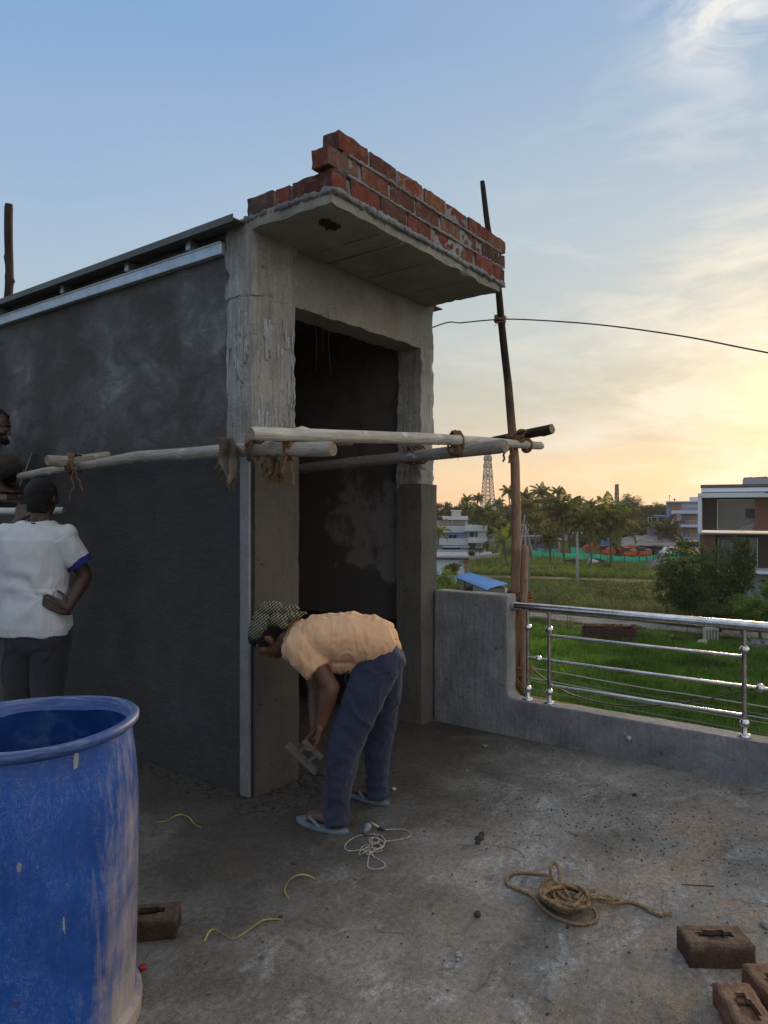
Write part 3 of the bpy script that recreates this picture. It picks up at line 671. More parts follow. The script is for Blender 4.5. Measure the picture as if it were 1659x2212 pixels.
# straightedge at the corner
se = MB(); rough_box(se, -.031, -.013, -.004, .062, .012, 1.815, .08, .0006, 2, 3)
o = in_frame(se, 'straightedge', flat('aluminium_bar', (.19, .20, .205), .5, .3, .5, .35, 4, .2), bevel=.002); tag(o, 'tall dull aluminium straightedge held upright on the corner of the jamb', 'straightedge')
# black cable and lines
def wire(name, pts, r, label, c=(.012, .012, .014), group=None, cat='cable'):
    mb = MB(); mb.tube(smooth_path(pts, 10), r, 6); o = mb.build(name, flat('cable_%d' % int(c[0]*1000), c, .6), None, smooth=True); return tag(o, label, cat, group)
wire('cable', [L(1.78, .9, 2.62), at(938, 706, 5.5), at(1000, 697, 5.35), at(1078, 690, 5.19), at(1150, 691, 5.0), at(1300, 702, 4.6), at(1480, 727, 4.2), at(1665, 763, 3.85), at(2200, 860, 3.2)], .0047, 'thick black cable sagging from the stair room past the upright to the right')
GW = 'thin lines strung outside the low parapet'
for i, (y0, y1, r, c, wd) in enumerate(((1434, 1528, .006, .30, 'topmost, pale'), (1448, 1545, .004, .12, 'second, thin dark'), (1456, 1553, .006, .30, 'third, pale'), (1462, 1563, .004, .22, 'fourth, thin grey'), (1478, 1588, .004, .14, 'lowest, thin dark'))):
    D0, D1 = 8.2, 6.6
    P = [at(1101, y0, D0)+(at(1101, y0, D0)-at(1659, y1, D1))*1.2, at(1101, y0, D0), at(1380, (y0+y1)/2+3, (D0+D1)/2), at(1659, y1, D1), at(1659, y1, D1)+(at(1659, y1, D1)-at(1101, y0, D0))*2]
    wire('cable', P, r, '%s of the lines running beyond the railing over the rice field' % wd, (c, c, c*1.02), GW)
wire('cable', [at(1127, 1380, 5.1), at(1133, 1425, 5.3), at(1180, 1470, 5.8), at(1240, 1502, 6.0), at(1330, 1523, 6.0), at(1410, 1524, 6.0), at(1520, 1512, 6.0), at(1600, 1494, 6.0), at(1700, 1470, 6)], .006, 'black cable drooping behind the railing from the uprights')
# hose wrapped on the upright
# ================================================================== blue drum
def m_drum():
    m, t, b = bsdf('blue_plastic', .42, 0, .5); co = t.coords(); s = t.node('ShaderNodeSeparateXYZ'); t.put(s.inputs[0], co)
    n = t.noise(co, 4.5, 7, .68, .5); st = t.noise(t.mapping(co, scale=(6, 6, .9)), 6, 7, .68, .7); sc = t.noise(t.mapping(co, scale=(3, 3, 1.2), rot=(.3, .5, .2)), 13, 6, .72, 1.6)
    c = t.ramp(n, [(.3, (.005, .042, .19)), (.6, (.006, .072, .33))])
    # cement dust: thick on the side facing +x and on the lower part
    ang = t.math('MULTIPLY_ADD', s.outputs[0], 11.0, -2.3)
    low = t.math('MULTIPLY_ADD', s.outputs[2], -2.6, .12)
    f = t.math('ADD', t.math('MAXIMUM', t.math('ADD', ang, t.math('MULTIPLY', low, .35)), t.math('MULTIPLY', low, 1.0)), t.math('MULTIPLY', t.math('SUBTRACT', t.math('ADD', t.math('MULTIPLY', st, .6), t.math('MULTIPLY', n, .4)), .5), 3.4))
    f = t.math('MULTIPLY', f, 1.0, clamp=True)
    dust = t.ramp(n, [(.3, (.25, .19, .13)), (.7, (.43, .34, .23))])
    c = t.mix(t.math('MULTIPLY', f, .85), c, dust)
    scr = t.ramp(t.math('ABSOLUTE', t.math('SUBTRACT', sc, .5)), [(.0, .55), (.012, 0.0)])
    scr = t.math('MULTIPLY', scr, t.ramp(n, [(.45, 0.0), (.6, 1.0)]))
    c = t.mix(scr, c, (.34, .36, .42)); sc2 = t.noise(t.mapping(co, scale=(2, 2, 5), rot=(.9, .2, .7)), 9, 5, .7, 2.2); c = t.mix(t.math('MULTIPLY', t.ramp(t.math('ABSOLUTE', t.math('SUBTRACT', sc2, .5)), [(.0, .7), (.008, 0.0)]), t.ramp(st, [(.45, 0.0), (.6, 1.0)])), c, (.38, .36, .34))
    pale = t.ramp(st, [(.62, 0.0), (.76, .16)]); c = t.mix(pale, c, (.04, .10, .30))
    for (x, z, rx, rz, cc) in ((.10, .60, .010, .018, (.36, .33, .26)), (.14, .592, .005, .005, (.36, .25, .14)), (.03, .71, .004, .016, (.5, .5, .48)), (-.03, .65, .016, .006, (.15, .3, .45)), (.04, .80, .012, .022, (.02, .02, .03)), (.18, .80, .006, .016, (.03, .03, .04)), (.205, .84, .008, .03, (.42, .39, .30)), (.19, .42, .004, .035, (.45, .43, .40)), (.09, .25, .02, .010, (.07, .03, .04)), (-.04, .33, .05, .022, (.25, .25, .22))):
        dx = t.math('DIVIDE', t.math('SUBTRACT', t.math('ADD', s.outputs[0], t.math('MULTIPLY', t.math('SUBTRACT', sc, .5), .02)), x), rx*.55); dz = t.math('DIVIDE', t.math('SUBTRACT', s.outputs[2], z), rz*.7)
        q = t.math('LESS_THAN', t.math('ADD', t.math('MULTIPLY', dx, dx), t.math('MULTIPLY', dz, dz)), 1.0); q = t.math('MULTIPLY', q, t.math('LESS_THAN', s.outputs[1], 0.0))
        c = t.mix(t.math('MULTIPLY', q, .6), c, cc)
    t.put(b.inputs['Base Color'], c); t.put(b.inputs['Roughness'], t.math('MULTIPLY_ADD', f, .4, .36)); setbump(t, b, t.math('ADD', n, sc), .18, .008); return m
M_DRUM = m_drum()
drum = empty('drum', (-1.030, 2.085, -.006), 0, 'big open topped blue plastic drum caked with dried cement', 'drum')
RO = .290
prof = [(0, .012), (RO-.03, .012), (RO-.01, .0), (RO+.012, .006), (RO+.014, .05), (RO-.008, .062), (RO-.004, .12), (RO+.001, .30), (RO+.002, .40), (RO+.004, .50), (RO+.002, .60), (RO, .68), (RO-.006, .76), (RO-.012, .82), (RO-.017, .862)]
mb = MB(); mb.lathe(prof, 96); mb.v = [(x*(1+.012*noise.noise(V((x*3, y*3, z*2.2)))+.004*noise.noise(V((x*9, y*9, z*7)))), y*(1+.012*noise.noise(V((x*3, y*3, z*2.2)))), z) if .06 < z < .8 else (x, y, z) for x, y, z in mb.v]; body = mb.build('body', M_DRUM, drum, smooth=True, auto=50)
mb = MB(); inn = [(RO-.017, .862), (RO-.004, .868), (RO+.004, .876), (RO+.004, .890), (RO-.004, .898), (RO-.014, .898), (RO-.020, .890)]
n_ = 96; vs = []; 
inn2 = inn+[(RO-.022, .872), (RO-.030, .862), (RO-.024, .85), (RO-.022, .70), (RO-.02, .3), (RO-.03, .03), (0, .025)]
for r, z in inn2:
    for j in range(n_):
        a = 2*pi*j/n_; wv_ = 0
        if z < .875 and r < RO-.021 and z > .84: wv_ = .020*max(0, sin(a*1.0-.6))*max(0, noise.noise(V((cos(a)*1.7, sin(a)*1.7, 3)))+.35)
        vs.append(((r-wv_)*cos(a), (r-wv_)*sin(a), z+(.006*sin(a*2+1) if z > .8 else 0)-wv_*.4))
mb.add(vs, [(i*n_+j, i*n_+(j+1) % n_, (i+1)*n_+(j+1) % n_, (i+1)*n_+j) for i in range(len(inn2)-1) for j in range(n_)])
M_RIM = flat('scuffed_blue_rim', (.03, .09, .28), .45, 0, .5, .8, 9, .25)
def m_rim():
    m, t, b = bsdf('scuffed_drum_rim', .5, 0, .4); co = t.coords(); s = t.node('ShaderNodeSeparateXYZ'); t.put(s.inputs[0], co)
    n = t.noise(co, 9, 6, .7, .5); st = t.noise(t.mapping(co, scale=(2, 2, 30)), 5, 5, .7, .5)
    c = t.ramp(n, [(.3, (.008, .034, .16)), (.7, (.016, .065, .26))])
    top = t.math('MULTIPLY_ADD', s.outputs[2], 30, -25.6, clamp=True)
    k = t.math('MULTIPLY', top, t.ramp(st, [(.46, .05), (.64, .60)])); c = t.mix(k, c, (.20, .23, .28))
    d_ = t.math('MULTIPLY', t.ramp(n, [(.5, 0), (.66, .6)]), 1.0); c = t.mix(d_, c, (.09, .15, .25))
    t.put(b.inputs['Base Color'], c); setbump(t, b, n, .3, .006); return m
mb.build('rim', m_rim(), drum, smooth=True, auto=60)
# ================================================================== things on the floor
def floor_curve(coords, r, mat, name, label, cat, lift=None, strands=3, group=None, k=6, flatz=None):
    """coords: pixel positions of a line lying on the floor, third value = height above it"""
    P = []
    for c in coords:
        x, y = c[0], c[1]; z = (c[2] if len(c) > 2 else 0)+r
        D = (CAMZ-z)*F/(y-1106.0); P.append(V(((x-829.5)/F*D, D, z)))
    mb = MB(); S = smooth_path(P, k)
    if strands > 1: twist(mb, S, r, strands)
    else: mb.tube(S, r, 6)
    o = mb.build(name, mat, None, smooth=True); return tag(o, label, cat, group), mb, S
# plumb line beside the bent man (coordinates of crop 6: 0.1790 display px per px, offset 621,1647)
q6 = lambda x, y, z=0: (621+.1790*x, 1647+.1790*y, z)
plumb = empty('plumb_line', tuple(flo(800, 1830)), 0, 'tangled pale cord with a lead plumb bob lying behind the near slipper', 'plumb line')
cord = [q6(1150, 815, .004), q6(1300, 805), q6(1420, 815), q6(1490, 860), q6(1470, 900), q6(1330, 935), q6(1180, 952), q6(1050, 965), q6(920, 1010), q6(880, 1060, .006), q6(980, 1030, .012), q6(1130, 1040, .01), q6(1170, 980, .008), q6(1120, 930, .008), q6(1030, 905, .01), q6(990, 940, .012), q6(1030, 985, .012), q6(1100, 960, .015), q6(1090, 910, .012), q6(1030, 915, .008), q6(1020, 1000, .008), q6(1060, 1060, .008), q6(1130, 1020, .012), q6(1110, 985, .01), q6(1030, 980, .006), q6(930, 1040, .006), q6(860, 1060), q6(740, 1065), q6(690, 1020), q6(750, 940), q6(860, 885), q6(1000, 866, .004), q6(1130, 885, .004), q6(1180, 950, .006), q6(1150, 1010, .01), q6(1060, 1060, .012), q6(1000, 1090, .014), q6(975, 1180), q6(970, 1255), q6(1010, 1285), q6(1110, 1285), q6(1180, 1250), q6(1150, 1200), q6(1060, 1150), q6(1010, 1100, .012), q6(950, 1060, .016), q6(960, 1110, .01), q6(1020, 1090, .014), q6(980, 1050, .016), q6(940, 1080, .006), q6(880, 1110), q6(860, 1105), q6(900, 1060, .004), q6(960, 1080, .012), q6(1080, 1080), q6(1150, 1060)]
ob, _, _ = floor_curve(cord, .0030, M_TWINE, 'cord', None, None, strands=2, k=5); ob.parent = plumb; ob.matrix_parent_inverse = Matrix.Translation(-plumb.location)
del_ = [k for k in ob.keys()]
mb = MB(); pb = flo(*q6(965, 860)[:2])-plumb.location; dv = V((-.35, -1, -.15)).normalized()
mb.tube([pb+V((0, .015, .034)), pb+V((0, .012, .033)), pb+V((-.002, -.006, .030)), pb+V((-.006, -.03, .022)), pb+V((-.008, -.04, .014))], [.004, .018, .024, .016, .004], 16)
mb.build('plumb_bob', flat('lead', (.16, .17, .19), .5, .5, .4, .5, 30, .3), plumb, smooth=True)
mb = MB(); a_, b2 = flo(*q6(1005, 775)[:2])-plumb.location, flo(*q6(1100, 810)[:2])-plumb.location; mb.tube([a_+V((0, 0, .02)), b2+V((0, 0, .012))], [.006, .004], 10); mb.build('spindle', flat('pale_wood_pin', (.5, .40, .26), .6), plumb, smooth=True)
mb = MB(); b3 = flo(*q6(1140, 825)[:2])-plumb.location; mb.ball(b3+V((0, 0, .008)), (.012, .009, .008)); mb.tube([b3+V((-.02, .008, .008)), b3+V((.014, -.012, .008))], .005, 8); mb.build('toggle', flat('dark_rubber', (.03, .03, .035), .7), plumb, smooth=True)
# jute coil (crop 6 of second set: disp = 918+.4466x, 1728+.4466y)
q7 = lambda x, y, z=0: (918+.4466*x, 1728+.4466*y, z)
rope = empty('rope_coil', tuple(flo(1200, 1935)), 0, 'tangled brown jute rope thrown down in the middle of the floor on the right', 'rope')
R_ = random.Random(3)
c1_ = [q7(650, 400, .02), q7(652, 360, .045), q7(640, 318, .065), q7(622, 306, .07), q7(608, 330, .06), q7(606, 375, .03), q7(575, 400, .02), q7(560, 440), q7(575, 480), q7(620, 520), q7(680, 545), q7(740, 520, .02), q7(820, 490, .025), q7(935, 500, .01), q7(930, 480, .02), q7(850, 465, .03), q7(760, 480, .04), q7(680, 500, .04), q7(620, 460, .03), q7(600, 420, .03), q7(640, 400, .04), q7(680, 440, .05), q7(700, 490, .04), q7(640, 500, .03), q7(580, 450, .02)]
c2_ = [q7(640, 415, .025), q7(600, 370, .01), q7(540, 358), q7(440, 353), q7(400, 375), q7(402, 410), q7(450, 432), q7(520, 465), q7(560, 510), q7(620, 560), q7(700, 593), q7(770, 602), q7(825, 585), q7(832, 555), q7(810, 525, .01), q7(740, 500, .03), q7(680, 480, .05), q7(620, 430, .04), q7(570, 420, .02), q7(565, 470, .01), q7(610, 510, .01), q7(690, 530, .02), q7(740, 470, .05), q7(770, 438, .045), q7(820, 440, .03), q7(760, 450, .04), q7(730, 480, .05), q7(800, 470, .045), q7(880, 480, .03), q7(940, 492, .005), q7(1000, 495), q7(1060, 520), q7(1100, 545), q7(1148, 562)]
for cc in (c1_, c2_):
    ob, _, _ = floor_curve(cc, .0072, M_JUTE, 'strand', None, None, k=5); ob.parent = rope; ob.matrix_parent_inverse = Matrix.Translation(-rope.location)
for s_ in range(4):
    pts = []; 
    for i in range(26):
        a = i*.62+s_*1.4; pts.append(q7(690+ (95+30*sin(s_+i*.3))*cos(a)+35*noise.noise(V((i*.4, s_, 0))), 468+(48+10*cos(i*.5))*sin(a)+.12*(95*cos(a)), max(0, .028+.022*sin(i*.9+s_)+.012*s_/2)))
    ob, _, _ = floor_curve(pts, .0070, M_JUTE, 'strand', None, None, k=4); ob.parent = rope; ob.matrix_parent_inverse = Matrix.Translation(-rope.location)
mb = MB(); e = flo(*q7(1148, 562)[:2])-rope.location+V((0, 0, .007))
for i in range(22): mb.tube([e, e+V((R_.uniform(.005, .04), R_.uniform(-.025, .012), R_.uniform(-.004, .006)))], .0012, 3)
mb.build('frayed_end', M_JUTE, rope)
ob, _, _ = floor_curve([(1680, 2100), (1655, 2090), (1640, 2105), (1632, 2125), (1640, 2150), (1660, 2170), (1690, 2180)], .007, M_JUTE, 'rope_piece', 'curve of brown rope beside the loose bricks at the right edge', 'rope')
# yellow plastic strips (crop 5: disp 297+.3743x, 1728+.3743y)
q5 = lambda x, y, z=0: (297+.3743*x, 1728+.3743*y, z)
M_YEL = flat('yellow_strap', (.25, .24, .05), .5, 0, .4, .35, 14)
def strip(pts, label):
    P = []
    for x, y, z in pts:
        D = (CAMZ-z-.003)*F/(y-1106); P.append(V(((x-829.5)/F*D, D, z+.003)))
    P = smooth_path(P, 5); mb = MB(); vs = []
    for i, p in enumerate(P):
        t = (P[min(i+1, len(P)-1)]-P[max(i-1, 0)]).normalized(); tw = noise.noise(V((i*.12, 3, p.x*4)))*1.6; s_ = t.cross(V((0, 0, 1))).normalized()
        wv_ = (s_*cos(tw)+V((0, 0, 1))*sin(tw))*.0028; vs += [p-wv_, p+wv_+V((0, 0, .0005))]
    mb.add(vs, [(2*i, 2*i+1, 2*i+3, 2*i+2) for i in range(len(P)-1)]); o = mb.build('plastic_strip', M_YEL, None); so = o.modifiers.new('s', 'SOLIDIFY'); so.thickness = .0012
    return tag(o, label, 'strip', 'yellow packing strips on the floor')
strip([q5(105, 128), q5(160, 122, .004), q5(210, 95, .010), q5(250, 84, .012), q5(295, 98, .006), q5(325, 135, .004), q5(366, 160)], 'yellow strip arching on the dark damp floor nearest the stair room')
strip([q5(1028, 458), q5(990, 438, .006), q5(945, 430, .01), q5(900, 445, .006), q5(865, 480), q5(850, 530, .004), q5(880, 573)], 'small hooked yellow strip in the middle of the floor')
strip([q5(828, 688), q5(740, 690, .004), q5(690, 715, .004), q5(620, 765), q5(552, 803), q5(500, 775, .004), q5(450, 747, .01), q5(415, 760, .006), q5(388, 815)], 'longest wavy yellow strip, lying nearest the drum')
# loose bricks
def loose_brick(name, c, rz, mat, label, size=(.225, .105, .073), frog=True, tiltx=0, seed=1, cells=None):
    l, w_, h = size; xs = [-l/2, -l/2+.012, -.058, -.034, -.012, .012, .034, .058, l/2-.012, l/2]; ys = [-w_/2, -w_/2+.01, -.024, -.013, 0, .013, .024, w_/2-.01, w_/2]
    dep = {}
    if frog:
        for i in range(2, 7):
            for j in range(2, 6):
                inner = (3 <= i <= 5); mid = j in (3, 4)
                if inner or mid: dep[(i, j)] = .020 if inner else .013
    mb = MB(); nx, ny = len(xs)-1, len(ys)-1
    for i in range(nx):
        for j in range(ny):
            z = h-dep.get((i, j), 0); mb.add([(xs[i], ys[j], z), (xs[i+1], ys[j], z), (xs[i+1], ys[j+1], z), (xs[i], ys[j+1], z)], [(0, 1, 2, 3)])
            for di, dj, a, b in ((1, 0, (xs[i+1], ys[j]), (xs[i+1], ys[j+1])), (0, 1, (xs[i+1], ys[j+1]), (xs[i], ys[j+1]))):
                z2 = h-dep.get((i+di, j+dj), 0) if (i+di < nx and j+dj < ny) else None
                if z2 is not None and abs(z2-z) > 1e-6: mb.add([(a[0], a[1], z), (b[0], b[1], z), (b[0], b[1], z2), (a[0], a[1], z2)], [(0, 1, 2, 3)])
    for (x0, y0, x1, y1) in ((xs[0], ys[0], xs[-1], ys[0]), (xs[-1], ys[0], xs[-1], ys[-1]), (xs[-1], ys[-1], xs[0], ys[-1]), (xs[0], ys[-1], xs[0], ys[0])):
        n = 9 if abs(x1-x0) > .01 else 8; line = [((xs[k], y0) if x1 > x0 else (xs[-1-k], y0)) for k in range(10)] if abs(x1-x0) > .01 else [((x0, ys[k]) if y1 > y0 else (x0, ys[-1-k])) for k in range(9)]
        for k in range(len(line)-1):
            (a, b), (c_, d_) = line[k], line[k+1]
            for m_ in range(4): mb.add([(a, b, h*m_/4), (c_, d_, h*m_/4), (c_, d_, h*(m_+1)/4), (a, b, h*(m_+1)/4)], [(0, 1, 2, 3)])
    mb.add([(xs[0], ys[0], 0), (xs[-1], ys[0], 0), (xs[-1], ys[-1], 0), (xs[0], ys[-1], 0)], [(3, 2, 1, 0)])
    o = mb.build(name, mat, None); bm = bmesh.new(); bm.from_mesh(o.data); bmesh.ops.remove_doubles(bm, verts=bm.verts, dist=1e-5)
    bmesh.ops.subdivide_edges(bm, edges=bm.edges, cuts=2, use_grid_fill=True)
    for v in bm.verts:
        p = v.co.copy(); e = noise.noise_vector(p*22+V((seed, 0, 0)))*.0042+noise.noise_vector(p*70+V((seed, 3, 0)))*.0020
        rr = V((max(0, abs(p.x)-(l/2-.008))*-(1 if p.x > 0 else -1), max(0, abs(p.y)-(w_/2-.008))*-(1 if p.y > 0 else -1), 0))
        if p.z > h-.006: e += rr*.6+V((0, 0, -abs(rr.length)*.4))
        v.co += e
    bm.to_mesh(o.data); bm.free(); o.data.polygons.foreach_set('use_smooth', [True]*len(o.data.polygons)); o.location = c; o.rotation_euler = (tiltx, 0, rz)
    return tag(o, label, 'brick')
def m_lbrick(name, lo, hi, dust):
    m, t, b = bsdf(name, .93, 0, .2); co = t.coords(); n = t.noise(co, 16, 8, .72, .6); f2 = t.noise(co, 110, 4, .7); s = t.node('ShaderNodeSeparateXYZ'); t.put(s.inputs[0], co)
    c = t.ramp(n, [(.32, lo), (.66, hi)]); k = t.math('MULTIPLY', t.math('MULTIPLY_ADD', s.outputs[2], 40, -1.9, clamp=True), t.ramp(n, [(.35, .3), (.6, 1)]))
    c = t.mix(t.math('MULTIPLY', k, dust), c, (.22, .165, .115)); c = t.mix(1.0, c, t.ramp(f2, [(.3, .6), (.65, 1.2)]), 'MULTIPLY')
    t.put(b.inputs['Base Color'], c); setbump(t, b, t.math('ADD', n, t.math('MULTIPLY', f2, .5)), 1.0, .008); return m
MB1 = m_lbrick('dull_brick', (.060, .034, .024), (.105, .062, .042), .5); MB2 = m_lbrick('pinkish_brick', (.12, .050, .034), (.23, .12, .08), .6)
pc = flo(1545, 2069); loose_brick('brick', pc, -.02, MB1, 'dull brown brick with a cross shaped hollow, lying flat at the lower right', (.215, .115, .080), seed=2)
pc = flo(1592, 2215); loose_brick('brick', (pc.x+.015, pc.y-.03, 0), radians(86), MB2, 'pinkish brick end-on to the camera in the bottom right corner', (.225, .107, .075), seed=7)
pc = flo(1700, 2190); loose_brick('brick', (pc.x-.012, pc.y+.02, 0), radians(93), MB2, 'pinkish brick cut off by the right edge of the picture', (.225, .107, .072), seed=9)
pc = flo(312, 2051); loose_brick('brick', (pc.x-.02, pc.y+.10, 0), radians(8), m_lbrick('grimy_brick', (.035, .022, .017), (.07, .042, .03), .3), 'dark brick half hidden behind the blue drum', (.21, .11, .075), seed=12)
# small metal offcut, nail, rod and stones
mb = MB(); p = flo(990, 2072); mb.box((0, .013, .006), (.014, .028, .010)); mb.ball((-.002, -.013, .005), (.007, .006, .005)); o = mb.build('metal_offcut', flat('dull_metal', (.22, .25, .27), .5, .4), None, bevel=.002, loc=tuple(p), rz=-.12); tag(o, 'tiny shiny metal offcut on the bare floor', 'offcut')
wire('rod', [tuple(flo(1472, 1912)+V((0, 0, .003))), tuple(flo(1508, 1914)+V((0, 0, .003))), tuple(flo(1543, 1916)+V((0, 0, .003)))], .002, 'thin straight dark rod lying on the floor at the right', (.03, .028, .025), None, 'rod')
wire('bent_nail', [tuple(flo(632, 1862)+V((0, 0, .003))), tuple(flo(628, 1866)+V((0, 0, .003))), tuple(flo(628, 1867)+V((0, 0, .003))), tuple(flo(641, 1868)+V((0, 0, .003)))], .0022, 'short bent nail on the stained floor', (.03, .02, .015), None, 'nail')
mb = MB(); mb.lathe([(0, 0), (.013, 0), (.014, .012), (.011, .015), (0, .015)], 14); p = flo(301, 2108); o = mb.build('bottle_cap', flat('red_plastic', (.22, .02, .03), .5), None, smooth=True, auto=40, loc=(p.x, p.y+.03, 0)); tag(o, 'bit of red plastic peeping out from behind the drum', 'cap')
def stone(mb, p, r, seed, flatk=.6):
    n = len(mb.v); mb.ball((0, 0, 0), 1.0, u=8, vv=6); sc = V((r, r*(.7+.4*random.Random(seed).random()), r*flatk)); rz = random.Random(seed).random()*6
    for i in range(n, len(mb.v)):
        q = V(mb.v[i]); q = q*(1+.35*noise.noise(q*1.3+V((seed, 0, 0)))+.15*noise.noise(q*3+V((seed, 0, 0)))); q = V((q.x*sc.x, q.y*sc.y, q.z*sc.z)); q.rotate(Quaternion((0, 0, 1), rz)); mb.v[i] = tuple(V(p)+q+V((0, 0, sc.z*.6)))
M_CLOD = flat('dark_mortar_clod', (.050, .044, .038), .95, 0, .2, .45, 25, .6); M_PEB = flat('grey_pebble', (.17, .17, .175), .8, 0, .3, .35, 25, .4); M_CREAM = flat('cream_pebble', (.42, .36, .28), .8)
ST = [(1041, 1804, .016, 0, 'topmost dark clod of the three near the middle of the floor'), (1036, 1813, .020, 0, 'middle, largest dark clod of the three near the middle of the floor'), (1033, 1822, .017, 0, 'lowest dark clod of the three near the middle of the floor'),
      (1031, 1978, .017, 0, 'dark lump between the plumb line and the brown rope'), (1164, 1989, .011, 1, 'grey pebble under the loop of the brown rope'), (1186, 2158, .012, 1, 'grey pebble on bare floor near the bottom edge'), (1652, 2003, .018, 1, 'grey stone at the right edge above the loose bricks'),
      (1062, 1744, .010, 1, 'grey pebble in front of the parapet foot, far from the rope'), (1371, 1719, .014, 0, 'dark flat stone near the foot of the low parapet'), (1169, 1805, .010, 1, 'small pebble behind the brown rope'), (1008, 1666, .012, 1, 'pebble in the shade in front of the doorway'), (851, 1706, .013, 2, 'round cream pebble beside the far slipper'),
      (1369, 1815, .009, 0, 'small dark stone to the right behind the brown rope'), (1226, 2005, .008, 0, 'dark speck of gravel just below the rope loop'), (1362, 1678, .009, 1, 'small stone touching the foot of the low parapet'), (607, 1982, .010, 0, 'dark crumb beside the longest yellow strip')]
for i, (x, y, r, k, lab) in enumerate(ST):
    mb = MB(); stone(mb, (0, 0, 0), r, i+1); o = mb.build('stone', (M_CLOD, M_PEB, M_CREAM)[k], None, smooth=(k == 2), loc=tuple(flo(x, y))); tag(o, lab, 'stone', 'stones and clods lying on the roof floor')
mb = MB(); p = flo(1048, 1614); 
mb.add([(-.03, 0, .004), (-.012, .012, .012), (0, .022, .006), (.012, .010, .013), (.03, .004, .005), (.015, -.008, .010), (0, -.016, .004), (-.014, -.006, .012), (0, 0, .008)], [(0, 1, 8, 7), (1, 2, 3, 8), (3, 4, 5, 8), (5, 6, 7, 8)])
o = mb.build('dry_leaf', flat('dry_leaf', (.20, .17, .13), .8), None, loc=tuple(p)); o.modifiers.new('s', 'SOLIDIFY').thickness = .001; tag(o, 'crumpled pale scrap lying by the foot of the tall parapet', 'scrap')
# mortar crumbs and droppings
R_ = random.Random(77); mb = MB()
def crumb(a, b, r):
    p = L(a, b); stone(mb, (p.x, p.y, 0), r, R_.random()*99, .6)
for i in range(1500):
    k = R_.random()
    if k < .40: a = R_.uniform(-.15, .75); b = -abs(R_.gauss(.05, .22))
    elif k < .55: a = -abs(R_.gauss(.04, .18)); b = R_.uniform(-.2, 2.4)
    elif k < .80: a = R_.gauss(.85, .28); b = R_.gauss(-1.7, .45)
    else: a = R_.uniform(-.7, 1.7); b = R_.uniform(-3.3, -.2)
    crumb(a, b, R_.choice((.002, .003, .003, .004, .005, .007 if k < .4 else .004)))
o = mb.build('mortar_crumbs', M_CLOD, None); tag(o, 'dark mortar crumbs scattered over the roof floor', 'crumbs', None, 'stuff')
mb = MB()
for i in range(150): 
    a = R_.uniform(-.15, 1.0); b = -abs(R_.gauss(.0, .11)); p = L(a, b); stone(mb, (p.x, p.y, -.004), R_.uniform(.008, .038), i*3.3, .30)
for i in range(130):
    b = R_.uniform(-.1, 2.3); a = -abs(R_.gauss(0, .09)); p = L(a, b); stone(mb, (p.x, p.y, -.004), R_.uniform(.012, .035), i*4.1, .28)
o = mb.build('mortar_droppings', flat('wet_mortar', (.045, .040, .034), .85, 0, .3, .35, 20, .6), None, smooth=True); tag(o, 'wet mortar droppings heaped along the foot of the stair room', 'mortar', None, 'stuff')
# ================================================================== people
def fuse(mb, name, mat, parent, voxel=.005, smooth=6, wr=None, loc=None):
    """merge the limbs of one figure into one continuous skin"""
    me = bpy.data.meshes.new(name+'_raw'); me.from_pydata([tuple(v) for v in mb.v], [], mb.f); tmp = bpy.data.objects.new('tmp', me); COL.objects.link(tmp)
    bm = bmesh.new(); bm.from_mesh(me); bmesh.ops.remove_doubles(bm, verts=bm.verts, dist=1e-6); bmesh.ops.recalc_face_normals(bm, faces=bm.faces); bm.to_mesh(me); bm.free()
    r = tmp.modifiers.new('r', 'REMESH'); r.mode = 'VOXEL'; r.voxel_size = voxel
    s = tmp.modifiers.new('s', 'SMOOTH'); s.factor = .5; s.iterations = smooth
    dg = bpy.context.evaluated_depsgraph_get(); dg.update(); me2 = bpy.data.meshes.new_from_object(tmp.evaluated_get(dg)); me2.name = name
    bpy.data.objects.remove(tmp); bpy.data.meshes.remove(me)
    if wr:
        nrm = [v.normal.copy() for v in me2.vertices]
        for v, n in zip(me2.vertices, nrm): v.co += n*wr(v.co, n)
    me2.materials.clear(); me2.materials.append(mat); me2.polygons.foreach_set('use_smooth', [True]*len(me2.polygons)); me2.update()
    o = bpy.data.objects.new(name, me2); COL.objects.link(o)
    if parent: o.parent = parent; o.matrix_parent_inverse = Matrix.Translation(-parent.location)
    return o
def m_skin(name, c):
    m, t, b = bsdf(name, .55, 0, .4); co = t.coords(); n = t.noise(co, 18, 5, .6); n2 = t.noise(co, 5, 5, .6, .5)
    k = t.ramp(n, [(.3, tuple(x*.8 for x in c)), (.7, tuple(x*1.2 for x in c))]); k = t.mix(t.ramp(n2, [(.55, 0.0), (.70, .35)]), k, (.22, .18, .155))
    t.put(b.inputs['Base Color'], k); b.inputs['Subsurface Weight'].default_value = .05; b.inputs['Subsurface Radius'].default_value = (.01, .004, .002); setbump(t, b, n, .15, .004); return m
